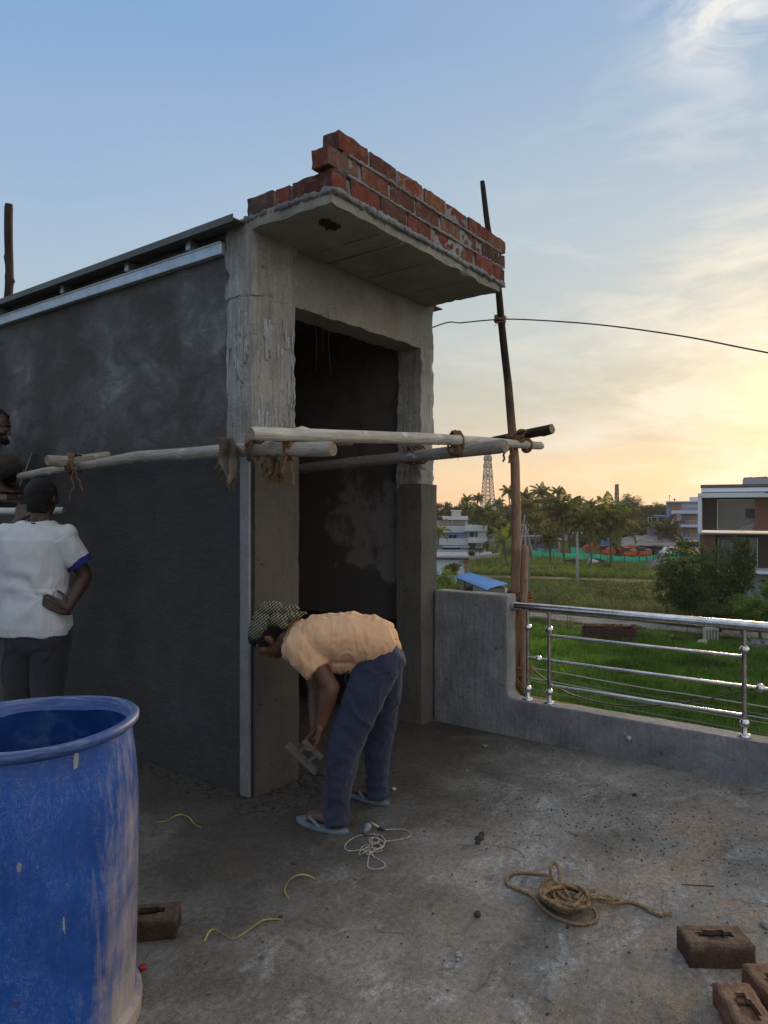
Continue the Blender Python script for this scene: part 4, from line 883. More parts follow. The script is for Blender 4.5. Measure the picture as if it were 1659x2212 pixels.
def m_cloth(name, c, rough=.9, dust=.3, dustc=(.30, .27, .23), fold=.5, sc=9, vary=.85):
    m, t, b = bsdf(name, rough, 0, .15); co = t.coords(); n = t.noise(co, 3.0, 6, .6, .4); st = t.noise(co, 14, 7, .7, .8); wv = t.noise(co, 420, 2, .5)
    b.inputs['Sheen Weight'].default_value = .12
    k = t.ramp(n, [(.3, tuple(x*vary for x in c)), (.7, tuple(min(1, x*1.1) for x in c))])
    k = t.mix(t.ramp(t.math('ADD', t.math('MULTIPLY', n, .4), t.math('MULTIPLY', st, .6)), [(.54, 0.0), (.68, dust)]), k, dustc)
    t.put(b.inputs['Base Color'], k)
    f = t.noise(t.mapping(co, scale=(1, 1, .55), rot=(.2, .5, .3)), sc, 4, .5, 1.2)
    f2 = t.noise(t.mapping(co, scale=(1.6, 1, .5), rot=(.6, .1, .9)), sc*2.6, 3, .5, 1.6)
    setbump(t, b, t.math('ADD', t.math('MULTIPLY', f, fold), t.math('ADD', t.math('MULTIPLY', f2, fold*.35), t.math('MULTIPLY', wv, .05))), .95, .018); return m
SK1 = m_skin('brown_skin', (.105, .047, .028)); SK2 = m_skin('darker_brown_skin', (.050, .026, .019))
HAIR = flat('black_hair', (.008, .007, .007), .55, 0, .3, .4, 60, .8)
def ridged(p, s, seed): return 1-2*abs(noise.noise(V((p.x*s[0], p.y*s[1], p.z*s[2]))+V((seed, 0, 0))))
def crease(p, s, seed, w=.09):
    n = noise.noise(V((p.x*s[0], p.y*s[1], p.z*s[2]))+V((seed, 1, 2))); return math.exp(-(n/w)**2)
def hand(mb, wrist, direc, normal, thumbside, curl=.5, size=1.0, spread=.16):
    """palm, four knuckled fingers of unequal length and a thumb leaving the side of the palm"""
    w_ = V(wrist); d = V(direc).normalized(); n = V(normal); n = (n-d*n.dot(d)).normalized(); s_ = V(thumbside); s_ = (s_-d*s_.dot(d)-n*s_.dot(n)).normalized()
    z = size
    for k in (-.028, -.010, .010, .028): mb.cap(w_+d*.012*z+s_*k*.7*z, .015*z, w_+d*.078*z+s_*k*z, .0125*z, 8)
    for k, ln in ((.030, .068), (.010, .077), (-.010, .071), (-.029, .055)):
        p = w_+d*.085*z+s_*k*z; dd = (d+s_*k*spread*8*.3).normalized(); ang = 0
        for j, fr in enumerate((.45, .30, .25)):
            ang += curl*(.75+.25*j); v = dd*cos(ang)+n*sin(ang); q = p+v*ln*fr*z; mb.cap(p, (.0092-.0009*j)*z, q, (.0086-.001*j)*z, 7); p = q
    t0 = w_+d*.022*z+s_*.030*z; t1 = t0+(d*.55+s_*.75+n*.2).normalized()*.040*z; t2 = t1+(d*.85+s_*.25+n*.35).normalized()*.032*z; t3 = t2+(d*.9+n*.4).normalized()*.022*z
    mb.cap(t0, .014*z, t1, .0115*z, 7); mb.cap(t1, .011*z, t2, .0098*z, 7); mb.cap(t2, .0098*z, t3, .0085*z, 7)
def foot(mb, ankle, heel, toe, s_out):
    """foot from heel to toes on the ground, five toes"""
    a, h, t = V(ankle), V(heel), V(toe); d = (t-h); Ln = d.length; d.normalize(); sd = V((0, 0, 1)).cross(d)*s_out
    mb.cap(a, .033, h+d*.028+V((0, 0, .026)), .029, 12); mb.cap(h+d*.03+V((0, 0, .028)), .030, h+d*.09+V((0, 0, .030)), .029, 12); mb.cap(a, .032, h+d*Ln*.62+V((0, 0, .028)), .023, 12)
    mb.cap(h+d*.05+V((0, 0, .024)), .026, h+d*Ln*.74+sd*.012+V((0, 0, .018)), .018, 10); mb.cap(h+d*.05+V((0, 0, .024)), .026, h+d*Ln*.76-sd*.018+V((0, 0, .02)), .019, 10)
    for k, (o_, r, e) in enumerate(((-.033, .0125, 1.0), (-.012, .0095, .98), (.004, .009, .95), (.018, .0085, .91), (.031, .008, .86))):
        b0 = h+d*Ln*.74+sd*o_+V((0, 0, .017)); mb.cap(b0, r*1.15, h+d*Ln*e+sd*o_*1.1+V((0, 0, .011)), r, 7)
def head(mb, c, fwd, up, r=.098, hair=None):
    """skull, jaw, nose, lips, brow and ears"""
    c = V(c); f = V(fwd).normalized(); u = V(up); u = (u-f*u.dot(f)).normalized(); s_ = f.cross(u)
    M = Matrix((s_, f, u)).transposed(); k = r/.098
    mb.ball(c+u*.018*k-f*.008*k, (.074*k, .094*k, .088*k), M, 18, 12); mb.ball(c-u*.045*k+f*.026*k, (.054*k, .060*k, .062*k), M, 14, 10)
    mb.ball(c-u*.090*k+f*.055*k, (.026*k, .024*k, .018*k), M, 10, 8)        # chin
    mb.cap(c+u*.012*k+f*.084*k, .010*k, c-u*.022*k+f*.104*k, .013*k, 8)      # nose
    for s in (-1, 1):
        mb.ball(c-u*.024*k+f*.094*k+s_*s*.011*k, .009*k)
        mb.ball(c-u*.020*k+f*.060*k+s_*s*.038*k, (.026*k, .026*k, .024*k), M)  # cheek
        mb.cap(c+u*.026*k+f*.080*k+s_*s*.012*k, .010*k, c+u*.022*k+f*.066*k+s_*s*.046*k, .010*k, 7)  # brow
        mb.ball(c-u*.006*k-f*.006*k+s_*s*.076*k, (.010*k, .018*k, .031*k), M, 10, 8)
        mb.ball(c-u*.030*k+f*.002*k+s_*s*.073*k, (.008*k, .010*k, .012*k), M, 8, 6)
        mb.ball(c+u*.004*k+f*.078*k+s_*s*.030*k, .0125*k)                    # eyeball under lids
    mb.cap(c-u*.052*k+f*.088*k-s_*.020*k, .0075*k, c-u*.052*k+f*.088*k+s_*.020*k, .0075*k, 7)
    mb.cap(c-u*.062*k+f*.084*k-s_*.017*k, .0085*k, c-u*.062*k+f*.084*k+s_*.017*k, .0085*k, 7)
    return M
def eyes(c, fwd, up, parent, r=.098):
    c = V(c); f = V(fwd).normalized(); u = V(up); u = (u-f*u.dot(f)).normalized(); s_ = f.cross(u); k = r/.098
    for s in (-1, 1):
        mb = MB(); mb.ball(c+u*.003*k+f*.0835*k+s_*s*.030*k, .0095*k, u=12, vv=8)
        o = mb.build('eye', flat('eye', (.10, .08, .07), .2), parent, smooth=True); o.matrix_parent_inverse = Matrix.Translation(-parent.location)
        mb = MB(); mb.cap(c+u*.034*k+f*.090*k+s_*s*.014*k, .0040*k, c+u*.031*k+f*.074*k+s_*s*.046*k, .003*k, 6)
        o = mb.build('eyebrow', HAIR, parent, smooth=True); o.matrix_parent_inverse = Matrix.Translation(-parent.location)

# ---------------------------------------------------------------- the bent man
p1 = empty('person', tuple(at(770, 1770, 3.42)*V((1, 1, 0)) if False else V((at(770, 1770, 3.42).x, 3.42, 0))), 0,
           'man in a yellow shirt and chequered headcloth bending down at the doorway, trowel in hand', 'person')
Fd = V((-.985, .17, 0)).normalized(); Sd = V((.17, .985, 0)).normalized()   # facing, and towards his far side
pel = z3(1190, 545, 3.43); lum = z3(1130, 430, 3.44); mid = z3(930, 380, 3.46); che = z3(720, 385, 3.49); nb = z3(545, 390, 3.52); hd_ = z3(352, 372, 3.54)
hipN, hipF = z3(1200, 600, 3.35), z3(1245, 590, 3.53)
knN, knF = z3(925, 1190, 3.33), z3(1180, 1170, 3.60)
anN = z3(858, 1790, 3.37); anF = z3(1180, 1600, 3.68)
shN, shF = z3(625, 450, 3.34), z3(640, 420, 3.70)
elN, elF = z3(815, 770, 3.30), z3(700, 800, 3.66)
wrN, wrF = z3(742, 1065, 3.31), z3(690, 1060, 3.55)
hf = V((-.62, .12, -.78)).normalized(); hu = V((-.78, .0, .62)).normalized()   # face looks down and left
q6f = lambda x, y, z=0: (lambda X, Y: V(((X-829.5)/F*(CAMZ-z)*F/(Y-1106), (CAMZ-z)*F/(Y-1106), z)))(621+.1790*x, 1647+.1790*y)
heelN, toeN = q6f(688, 812, .02), q6f(222, 665, .02)
heelN = heelN+V((0, .022, -.004))
heelF, toeF = q6f(1185, 470, .02), q6f(800, 325, .02)
b_ = MB()
b_.cap(pel-Sd*.03, .10, pel+Sd*.03, .10); b_.cap(pel, .10, lum, .095); b_.cap(lum, .095, mid, .105); b_.cap(mid, .105, che, .11); b_.cap(che, .10, nb, .06)
b_.cap(che-Sd*.05, .085, che+Sd*.05, .085); b_.cap(nb, .052, hd_-hf*.02, .050); b_.cap(nb-V((0, 0, .02)), .05, hd_+V((.03, 0, -.03)), .05)
MH = head(b_, hd_, hf, hu, .096)
for sh, el, wr in ((shN, elN, wrN), (shF, elF, wrF)):
    b_.cap(che.lerp(sh, .45), .075, sh, .056); b_.cap(sh, .052, el, .040); b_.cap(el, .042, el.lerp(wr, .35), .040); b_.cap(el.lerp(wr, .35), .039, wr, .025)
for h, k, a in ((hipN, knN, anN), (hipF, knF, anF)):
    b_.cap(pel.lerp(h, .6), .09, h, .085); b_.cap(h, .080, k, .053); b_.cap(k, .052, k.lerp(a, .3), .052); b_.cap(k.lerp(a, .3), .050, a, .032)
foot(b_, anN+V((0, 0, -.01)), heelN, toeN, 1); foot(b_, anF+V((0, 0, -.01)), heelF, toeF, -1)
hand(b_, wrN, V((-.22, .0, -1)), V((-1, .1, .1)), V((-.3, .9, 0)), .62); hand(b_, wrF, V((-.35, -.2, -1)), V((-1, -.1, .1)), V((-.3, -.9, 0)), .55)
fuse(b_, 'body', SK1, p1, .0045, 4)
eyes(hd_, hf, hu, p1, .096)
# shirt
b_ = MB()
def ell(mb, p, q, r0, r1, n=20): mb.cap(p, r0, q, r1, n)
up_ = V((0, 0, .012))
ell(b_, z3(1150, 440, 3.42)+up_, z3(960, 400, 3.45)+up_, .115, .122); ell(b_, z3(1215, 470, 3.42), z3(1140, 450, 3.44), .085, .108); ell(b_, z3(960, 400, 3.45), z3(740, 405, 3.49), .122, .125); ell(b_, z3(740, 405, 3.49), z3(600, 425, 3.51), .118, .088)
ell(b_, z3(960, 400, 3.36), z3(740, 405, 3.38), .105, .105); ell(b_, z3(960, 400, 3.56), z3(740, 405, 3.60), .105, .105); ell(b_, z3(1150, 440, 3.36), z3(960, 400, 3.36), .10, .105); ell(b_, z3(1150, 440, 3.50), z3(960, 400, 3.56), .09, .105)
ell(b_, z3(640, 440, 3.42), z3(640, 430, 3.62), .105, .105)
b_.cap(z3(600, 350, 3.5), .062, z3(530, 385, 3.52), .055, 16)
# hanging belly of the shirt and side hem
for D, x0, y0, x1, y1 in ((3.38, 930, 470, 900, 590), (3.48, 930, 470, 890, 600), (3.56, 930, 470, 900, 580)): b_.cap(z3(x0, y0, D), .085, z3(x1, y1, D), .045, 14)
for D in (3.38, 3.46, 3.54): b_.cap(z3(870, 560, D), .058, z3(1010, 560, D), .060, 12)
for D, x0, y0, x1, y1 in ((3.37, 1090, 470, 1060, 560), (3.40, 1170, 450, 1150, 530), (3.40, 1000, 480, 975, 560)): b_.cap(z3(x0, y0, D), .08, z3(x1, y1, D), .035, 14)
b_.cone(z3(1120, 395, 3.43), .115, z3(1272, 420, 3.43), .082, 22, (1, 1)) 
# sleeves: open cones towards the elbow
def sleeve(mb, a, b, r0, r1, n=20):
    mb.cap(a, r0, V(a).lerp(V(b), .3), r0*1.02, n); mb.cone(a, r0, b, r1, n)
sleeve(b_, z3(605, 470, 3.36), z3(722, 635, 3.325), .083, .070); sleeve(b_, z3(625, 440, 3.66), z3(700, 620, 3.70), .078, .066)
b_.cap(z3(540, 480, 3.44), .06, z3(640, 560, 3.44), .05, 14)
def wr1(p, n):
    k = max(0, min(1, (p.x+.45)/.5))
    d = .0044*ridged(p, (13, 5, 6), 3)+.0026*ridged(p, (28, 8, 14), 8)
    e = ((p.z-.93)+(p.x+.33)*1.1)  # folds fanning from the armpit
    d += .0050*crease(p, (9, 4, 4.5), 3.1)*(.4+.6*k)+.0035*crease(p, (16, 6, 7), 9.4, .07)
    return d+.0020*sin(e*70+noise.noise(p*6)*4)*math.exp(-((p.x+.30)**2+(p.z-.88)**2)/.02)
def m_shirt1():
    m = m_cloth('yellow_cotton', (.62, .37, .21), .9, .35, (.33, .22, .14), .8, 7); return m
fuse(b_, 'shirt', m_shirt1(), p1, .0045, 5, wr1)
# trousers
b_ = MB()
b_.cap(z3(1190, 545, 3.37), .104, z3(1200, 545, 3.50), .104, 18); b_.cap(z3(1185, 500, 3.38), .090, z3(1185, 500, 3.49), .090, 18); b_.cap(z3(1245, 560, 3.39), .086, z3(1245, 560, 3.50), .086, 18)
for pts in (((1175, 600, 3.36, .104), (1085, 800, 3.33, .096), (955, 1120, 3.33, .083), (908, 1250, 3.33, .080), (873, 1500, 3.35, .067), (858, 1690, 3.36, .058)),
            ((1215, 600, 3.52, .100), (1230, 800, 3.56, .082), (1190, 1120, 3.61, .074), (1175, 1250, 3.62, .068), (1168, 1450, 3.65, .058), (1165, 1520, 3.66, .054))):
    for (x0, y0, D0, r0), (x1, y1, D1, r1) in zip(pts, pts[1:]): b_.cap(z3(x0, y0, D0), r0*1.0, z3(x1, y1, D1), r1, 18)
b_.cone(z3(860, 1680, 3.36), .055, z3(856, 1812, 3.348), .057, 20); b_.cone(z3(1166, 1500, 3.66), .051, z3(1180, 1612, 3.655), .054, 20)
def wr2(p, n):
    kz = max(0, min(1, (p.z-.0)/.9)); d = .0022*ridged(p, (6, 6, 8), 2)+.0050*crease(p, (7, 7, 4.5), 4.4)+.0032*crease(p, (13, 13, 9), 6.1, .07)
    d += .0045*sin(p.z*85+noise.noise(p*7)*4)*math.exp(-((p.z-.11)/.06)**2) + .0016*sin(p.z*55+p.x*40+noise.noise(p*6)*4)*math.exp(-((p.z-.52)/.13)**2)
    return d+.002*sin(p.x*60+p.z*50+noise.noise(p*5)*3)*math.exp(-((p.z-.78)/.09)**2)
NAVY = m_cloth('navy_cotton', (.030, .034, .066), .92, .36, (.12, .12, .145), .9, 6)
fuse(b_, 'trousers', NAVY, p1, .0048, 5, wr2)
# pocket slit and seam
mb = MB(); mb.tube(smooth_path([z3(955, 640, 3.232), z3(925, 690, 3.235), z3(940, 750, 3.235), z3(990, 790, 3.235)], 6), .0030, 6); o = mb.build('pocket_seam', flat('dark_navy', (.012, .014, .03), .9), p1, smooth=True); o.matrix_parent_inverse = Matrix.Translation(-p1.location)
mb = MB(); 
for i in range(7): mb.tube(smooth_path([z3(1255+8*i, 440-6*i, 3.40-.01*i), z3(1275+7*i, 425+4*(i % 3)-5*i, 3.38), z3(1295+5*i, 410+9*(i % 2), 3.39+.01*i)], 4), .0035, 5)
o = mb.build('waist_cord', flat('red_cord', (.34, .13, .10), .9, 0, .2, .4, 30), p1, smooth=True); o.matrix_parent_inverse = Matrix.Translation(-p1.location)
# hair under the cloth, headcloth with its knot
b_ = MB(); hc = hd_+hu*.018
b_.ball(hd_+hu*.026-hf*.012, (.080, .097, .086), MH, 18, 12); b_.ball(hd_+hu*.01-hf*.055, (.070, .050, .070), MH, 14, 10); b_.ball(hd_+hu*.048+hf*.052, (.058, .045, .042), MH, 14, 10)
fuse(b_, 'hair', HAIR, p1, .005, 3, lambda p, n: .004*noise.noise(p*60))
def m_check():
    m, t, b = bsdf('chequered_cloth', .92, 0, .15); co = t.coords()
    c2 = t.mapping(co, rot=(.0, radians(38), .2))
    w1 = t.node('ShaderNodeTexWave', wave_type='BANDS', bands_direction='X', wave_profile='SIN'); w1.inputs['Scale'].default_value = 24; w1.inputs['Distortion'].default_value = .8; t.put(w1.inputs[0], c2)
    w2 = t.node('ShaderNodeTexWave', wave_type='BANDS', bands_direction='Z', wave_profile='SIN'); w2.inputs['Scale'].default_value = 27; w2.inputs['Distortion'].default_value = .8; t.put(w2.inputs[0], c2)
    a = t.ramp(w1.outputs[1], [(.42, 0.0), (.58, 1.0)]); b2 = t.ramp(w2.outputs[1], [(.42, 0.0), (.58, 1.0)])
    f = t.math('MULTIPLY', t.math('ADD', t.math('MULTIPLY', a, .35), t.math('MULTIPLY', b2, .65)), 1.0)
    c = t.ramp(f, [(.15, (.014, .014, .012)), (.6, (.10, .095, .06)), (.95, (.24, .22, .145))])
    t.put(b.inputs['Base Color'], c); setbump(t, b, t.noise(co, 30, 4, .6, .6), .5, .006); return m
CHK = m_check()
b_ = MB()
b_.ball(hd_+hu*.058-hf*.020, (.082, .095, .058), MH, 18, 12)
b_.cap(hd_+hu*.085-hf*.040, .046, hd_+hu*.065+hf*.035, .040, 12); b_.cap(hd_+hu*.06-hf*.085, .036, hd_-hf*.088+hu*.025, .026, 12)
b_.cap(z3(400, 165, 3.5), .036, z3(330, 170, 3.52), .040, 10)
kn = z3(455, 235, 3.50); b_.cap(z3(400, 250, 3.46), .032, kn, .020, 10); b_.cap(kn, .022, z3(485, 180, 3.50), .028, 10); b_.cap(z3(485, 180, 3.50), .027, z3(535, 165, 3.50), .020, 10); b_.cap(kn, .022, z3(500, 225, 3.47), .024, 10); b_.cap(z3(500, 225, 3.47), .02, z3(560, 215, 3.49), .016, 10); b_.cap(z3(560, 215, 3.49), .014, z3(620, 195, 3.5), .008, 8); b_.cap(z3(440, 255, 3.45), .028, z3(450, 290, 3.43), .018, 10)
fuse(b_, 'headcloth', CHK, p1, .0042, 2, lambda p, n: .0040*ridged(p, (28, 28, 40), 4)+.002*ridged(p, (60, 50, 60), 7))
# slippers
def slipper(name, heel, toe, side, mat):
    h, t = V((heel.x, heel.y, 0)), V((toe.x, toe.y, 0)); d = (t-h); Ln = d.length; d.normalize(); s_ = V((0, 0, 1)).cross(d); mb = MB(); nseg = 18; vs = []
    for k, z in enumerate((.003, .014, .019)):
        for sgn in (-1, 1): pass
    out_ = []
    for i in range(40):
        a = 2*pi*i/40; u = cos(a); v = sin(a); wid = .040*(1+.22*u) if u > -.2 else .038; out_.append((h+d*(Ln/2+.0)+d*u*(Ln/2+.022)+s_*v*(wid+.010)*(1-.12*max(0, -u))))
    for z, sc_ in ((.001, .97), (.005, 1.0), (.016, 1.0), (.019, .975)):
        c = h+d*Ln/2
        for p in out_: q = c+(p-c)*sc_; vs.append((q.x, q.y, z+.006*max(0, ((q-h).dot(d)/Ln-.8))))
    fs = [(k*40+i, k*40+(i+1) % 40, (k+1)*40+(i+1) % 40, (k+1)*40+i) for k in range(3) for i in range(40)]; fs += [tuple(range(39, -1, -1)), tuple(120+i for i in range(40))]
    mb.add(vs, fs); o = mb.build(name, mat, p1, smooth=True, auto=40); o.matrix_parent_inverse = Matrix.Translation(-p1.location)
    mb = MB(); tt = h+d*Ln*.80+s_*(.012*side)+V((0, 0, .020)); 
    for sg in (-1, 1):
        P = smooth_path([tt, tt-d*.012+s_*sg*.006+V((0, 0, .022)), h+d*Ln*.62+s_*sg*.032+V((0, 0, .038)), h+d*Ln*.46+s_*sg*.043+V((0, 0, .024)), h+d*Ln*.42+s_*sg*.043+V((0, 0, .014))], 6)
        mb.tube(P, [.005]+[.0065]*(len(P)-2)+[.006], 8, sq=(1.3, .6))
    q = mb.build('strap', mat, o, smooth=True)
SLP = flat('grey_blue_rubber', (.13, .165, .19), .75, 0, .3, .45, 12, .3)
slipper('slipper', heelN-V((.0, .02, 0)), toeN+V((-.025, .005, 0)), 1, SLP); slipper('slipper', heelF, toeF+V((-.02, .01, 0)), -1, SLP)
# trowel in the near hand
tr = empty('trowel', tuple(wrN+V((-.02, 0, -.09))), 0, 'pale plastering float gripped in the bent man\'s hand', 'trowel')
mb = MB(); g = V((-.02, -.0, -.02)); dv_ = V((-.62, .10, .55)).normalized()
mb.bar(g-dv_*.06, g+dv_*.06, .022, .026); o = mb.build('handle', flat('worn_pale_wood', (.11, .10, .085), .7, 0, .3, .3, 20), tr, bevel=.006)
mb = MB(); Mq = (V((-.60, .15, -.78))).to_track_quat('Z', 'Y').to_matrix(); cc = g+V((-.052, .0, -.040)); mb.box(cc, (.075, .185, .006), (dv_.to_track_quat('Y', 'Z').to_matrix())); mb.build('blade', flat('scraped_steel', (.09, .088, .085), .6, .3, .5, .4, 14), tr, bevel=.001)
mb = MB(); mb.bar(g-dv_*.03, cc-dv_*.03, .012); mb.bar(g+dv_*.03, cc+dv_*.03, .012); mb.build('bracket', flat('scraped_steel', (.3, .3, .3), .5), tr)

# ---------------------------------------------------------------- the standing man
D2 = 4.10
p2 = empty('person', (z4(235, 1700, D2).x, D2, 0), 0, 'man seen from behind in a grimy white T-shirt with blue cuffs, hand on hip', 'person')
hC = z4(276, 722, D2+.02); hf2 = V((.10, .97, .10)).normalized(); hu2 = V((-.02, -.08, 1))
ne = z4(255, 880, D2); ch2 = z4(235, 1060, D2); wa2 = z4(235, 1330, D2); pe2 = z4(238, 1560, D2)
sR, sL = z4(425, 975, D2), z4(48, 970, D2); eR = z4(556, 1235, D2+.06); wR = z4(432, 1462, D2-.10); eL = z4(-60, 1090, D2+.14); wL = z4(128, 868, D2+.26)
b_ = MB(); b_.cap(pe2-V((.06, 0, 0)), .11, pe2+V((.06, 0, 0)), .11); b_.cap(pe2, .12, wa2, .115); b_.cap(wa2, .115, ch2, .12); b_.cap(ch2-V((.07, 0, 0)), .10, ch2+V((.07, 0, 0)), .10); b_.cap(z4(150, 975, D2), .06, z4(330, 975, D2), .06); b_.cap(ch2, .11, ne-V((0, 0, .04)), .065); b_.cap(ne-V((0, 0, .05)), .058, hC-V((0, 0, .05)), .054)
M2 = head(b_, hC, hf2, hu2, .099)
for sh, el, wr in ((sR, eR, wR), (sL, eL, wL)):
    b_.cap(ch2.lerp(sh, .5)+V((0, 0, .04)), .07, sh, .055); b_.cap(sh, .055, el, .041); b_.cap(el, .043, el.lerp(wr, .35), .043); b_.cap(el.lerp(wr, .35), .041, wr, .026)
hand(b_, wR, V((-.80, -.26, .50)), V((-.1, 1, -.1)), V((-.1, 0, 1)), .30, 1.0); hand(b_, wL+V((.0, .0, .0)), V((.02, .35, .85)), V((.0, 1, -.35)), V((1, 0, 0)), 1.15, 1.05)
hp = (z4(140, 1620, D2), z4(340, 1620, D2)); an2 = []
for h, x in zip(hp, (110, 320)):
    k = z4(x+5, 2010, D2+.0); a = V((z4(x, 2000, D2).x, D2, .09)); an2.append(a); b_.cap(h, .085, k, .056); b_.cap(k, .055, k.lerp(a, .3), .054); b_.cap(k.lerp(a, .3), .052, a, .034); foot(b_, a+V((0, 0, -.01)), V((a.x, a.y-.06, .016)), V((a.x+(.02 if x > 200 else -.03), a.y+.19, .016)), 1 if x < 200 else -1)
fuse(b_, 'body', SK2, p2, .005, 4); eyes(hC, hf2, hu2, p2)
b_ = MB(); b_.ball(hC+V((0, -.014, .028)), (.084, .098, .087), M2, 20, 14); b_.ball(hC+V((0, -.052, -.012)), (.072, .058, .070), M2, 16, 12); b_.cap(hC+V((-.03, -.05, -.055)), .036, hC+V((.03, -.05, -.055)), .036, 10)
fuse(b_, 'hair', HAIR, p2, .005, 3, lambda p, n: .0030*noise.noise(p*70))
# T-shirt
b_ = MB()
def slab_(mb, prof_, n=28):
    vs = []; 
    for (x, z_, rx, ry, dy) in prof_:
        for j in range(n):
            a = 2*pi*j/n; cx, sy = cos(a), sin(a); e = .82; vs.append((x+rx*abs(cx)**e*(1 if cx > 0 else -1), D2+dy+ry*abs(sy)**e*(1 if sy > 0 else -1), z_))
    m = len(prof_); fs = [(k*n+j, k*n+(j+1) % n, (k+1)*n+(j+1) % n, (k+1)*n+j) for k in range(m-1) for j in range(n)]; fs += [tuple(range(n-1, -1, -1)), tuple((m-1)*n+j for j in range(n))]
    mb.add(vs, fs)
def zx(zx0, zx1, zy): a, b = z4(zx0, zy, D2), z4(zx1, zy, D2); return ((a.x+b.x)/2, a.z, (b.x-a.x)/2)
pf = []
for (x0, x1, y, ry, dy) in ((18, 462, 1612, .135, -.015), (16, 466, 1560, .14, -.015), (12, 452, 1450, .135, -.01), (6, 442, 1330, .125, 0), (2, 435, 1200, .13, 0), (0, 430, 1080, .13, 0), (-4, 436, 1000, .12, 0), (30, 420, 945, .095, 0), (90, 385, 905, .075, 0), (150, 350, 880, .062, 0)):
    x, z_, rx = zx(x0, x1, y); pf.append((x, z_, rx, ry, dy))
slab_(b_, pf)
b_.cap(z4(90, 965, D2), .062, z4(385, 965, D2), .062, 14); b_.cap(z4(350, 985, D2), .078, sR, .072, 16); b_.cone(z4(405, 990, D2), .085, z4(512, 1140, D2+.03), .070, 20); b_.cap(z4(110, 985, D2), .078, sL, .072, 16); b_.cone(z4(60, 985, D2), .085, z4(-25, 1080, D2+.12), .072, 20)
# cloth bunched over the hand on the hip
b_.cap(z4(335, 1350, D2-.105), .016, z4(170, 1330, D2-.118), .010, 10)
def wr3(p, n):
    dx, dz = p.x-z4(330, 1370, D2).x, p.z-z4(330, 1370, D2).z; r = sqrt(dx*dx+dz*dz)+1e-6; a = math.atan2(dz, dx)
    back = 1 if n.y < .3 else .3
    fan = .0070*sin(a*7+noise.noise(p*5)*3.5)*math.exp(-((r-.17)/.12)**2)*back*(1 if dx < .05 else .3)
    vert = .0024*ridged(p, (8, 4, 2.2), 3)+.0030*crease(p, (5, 3, 1.8), 2.7, .12)+.0016*crease(p, (11, 4, 6), 5.3, .09)
    sl = .0040*sin(p.x*60+p.z*20)*math.exp(-((p.x-z4(430, 1000, D2).x)**2)/.002)
    drape = .004*sin((p.z*1.0+abs(p.x-z4(230, 0, D2).x)*.9)*55)*math.exp(-((p.z-1.42)/.07)**2)
    return fan+vert+sl+drape
WHITE = m_cloth('grimy_white_cotton', (.45, .475, .515), .9, .42, (.33, .29, .24), .8, 6, .9)
fuse(b_, 'shirt', WHITE, p2, .0050, 5, wr3)
BLUEB = flat('royal_blue_rib', (.018, .022, .16), .85, 0, .2, .2, 20)
def rib(a, b, r0, r1, name='cuff'):
    mb = MB(); mb.cone(a, r0, b, r1, 24); o = mb.build(name, BLUEB, p2, smooth=True, auto=40); o.matrix_parent_inverse = Matrix.Translation(-p2.location)
rib(z4(505, 1128, D2+.029), z4(530, 1165, D2+.036), .0735, .0715); rib(z4(-23, 1078, D2+.118), z4(-40, 1098, D2+.14), .0745, .072)
mb = MB(); cN = z4(252, 884, D2); mb.tube([cN+V((.064*cos(a), .058*sin(a)-.002, .012*sin(a)+.004)) for a in [2*pi*i/28 for i in range(29)]], .0075, 8); o = mb.build('collar', BLUEB, p2, smooth=True); o.matrix_parent_inverse = Matrix.Translation(-p2.location)
mb = MB(); mb.tube([cN+V((.060*cos(a), .056*sin(a)-.004, .018*sin(a)+.018)) for a in [2*pi*i/28 for i in range(29)]], .0022, 6); o = mb.build('neck_chain', flat('thin_gold_chain', (.5, .42, .28), .4, .6), p2, smooth=True); o.matrix_parent_inverse = Matrix.Translation(-p2.location)
mb = MB(); wv2 = (wR-eR).normalized(); u_ = wv2.orthogonal().normalized(); v_ = wv2.cross(u_)
for i in range(18): a = 2*pi*i/18; mb.ball(wR+wv2*.005+(u_*cos(a)+v_*sin(a))*.031, .0055, u=6, vv=4)
o = mb.build('bracelet', flat('dark_beads', (.05, .015, .03), .4), p2, smooth=True); o.matrix_parent_inverse = Matrix.Translation(-p2.location)
b_ = MB()
for sx, pts in ((0, ((135, 1600, .112), (125, 1750, .100), (118, 1900, .092), (115, 2060, .084))), (1, ((335, 1600, .120), (330, 1750, .108), (318, 1900, .096), (312, 2060, .086)))):
    for (x0, y0, r0), (x1, y1, r1) in zip(pts, pts[1:]): b_.cap(z4(x0, y0, D2), r0, z4(x1, y1, D2), r1, 18)
    q = z4(pts[-1][0], 2060, D2); a = an2[sx]; b_.cap(q, .086, V((a.x, a.y, .20)), .070, 18); b_.cone(V((a.x, a.y, .20)), .072, V((a.x, a.y-.01, .045)), .068, 20)
b_.cap(z4(150, 1590, D2), .115, z4(330, 1590, D2), .118, 18); b_.cap(z4(165, 1640, D2-.035), .10, z4(320, 1640, D2-.035), .10, 18)
fuse(b_, 'trousers', m_cloth('charcoal_tracksuit', (.030, .031, .037), .85, .25, (.08, .08, .09), .9, 6), p2, .0058, 5, lambda p, n: .005*crease(p, (8, 6, 4), 4)+.003*ridged(p, (14, 10, 12), 9)+.006*sin(p.z*60+noise.noise(p*5)*4)*math.exp(-((p.z-.10)/.08)**2))
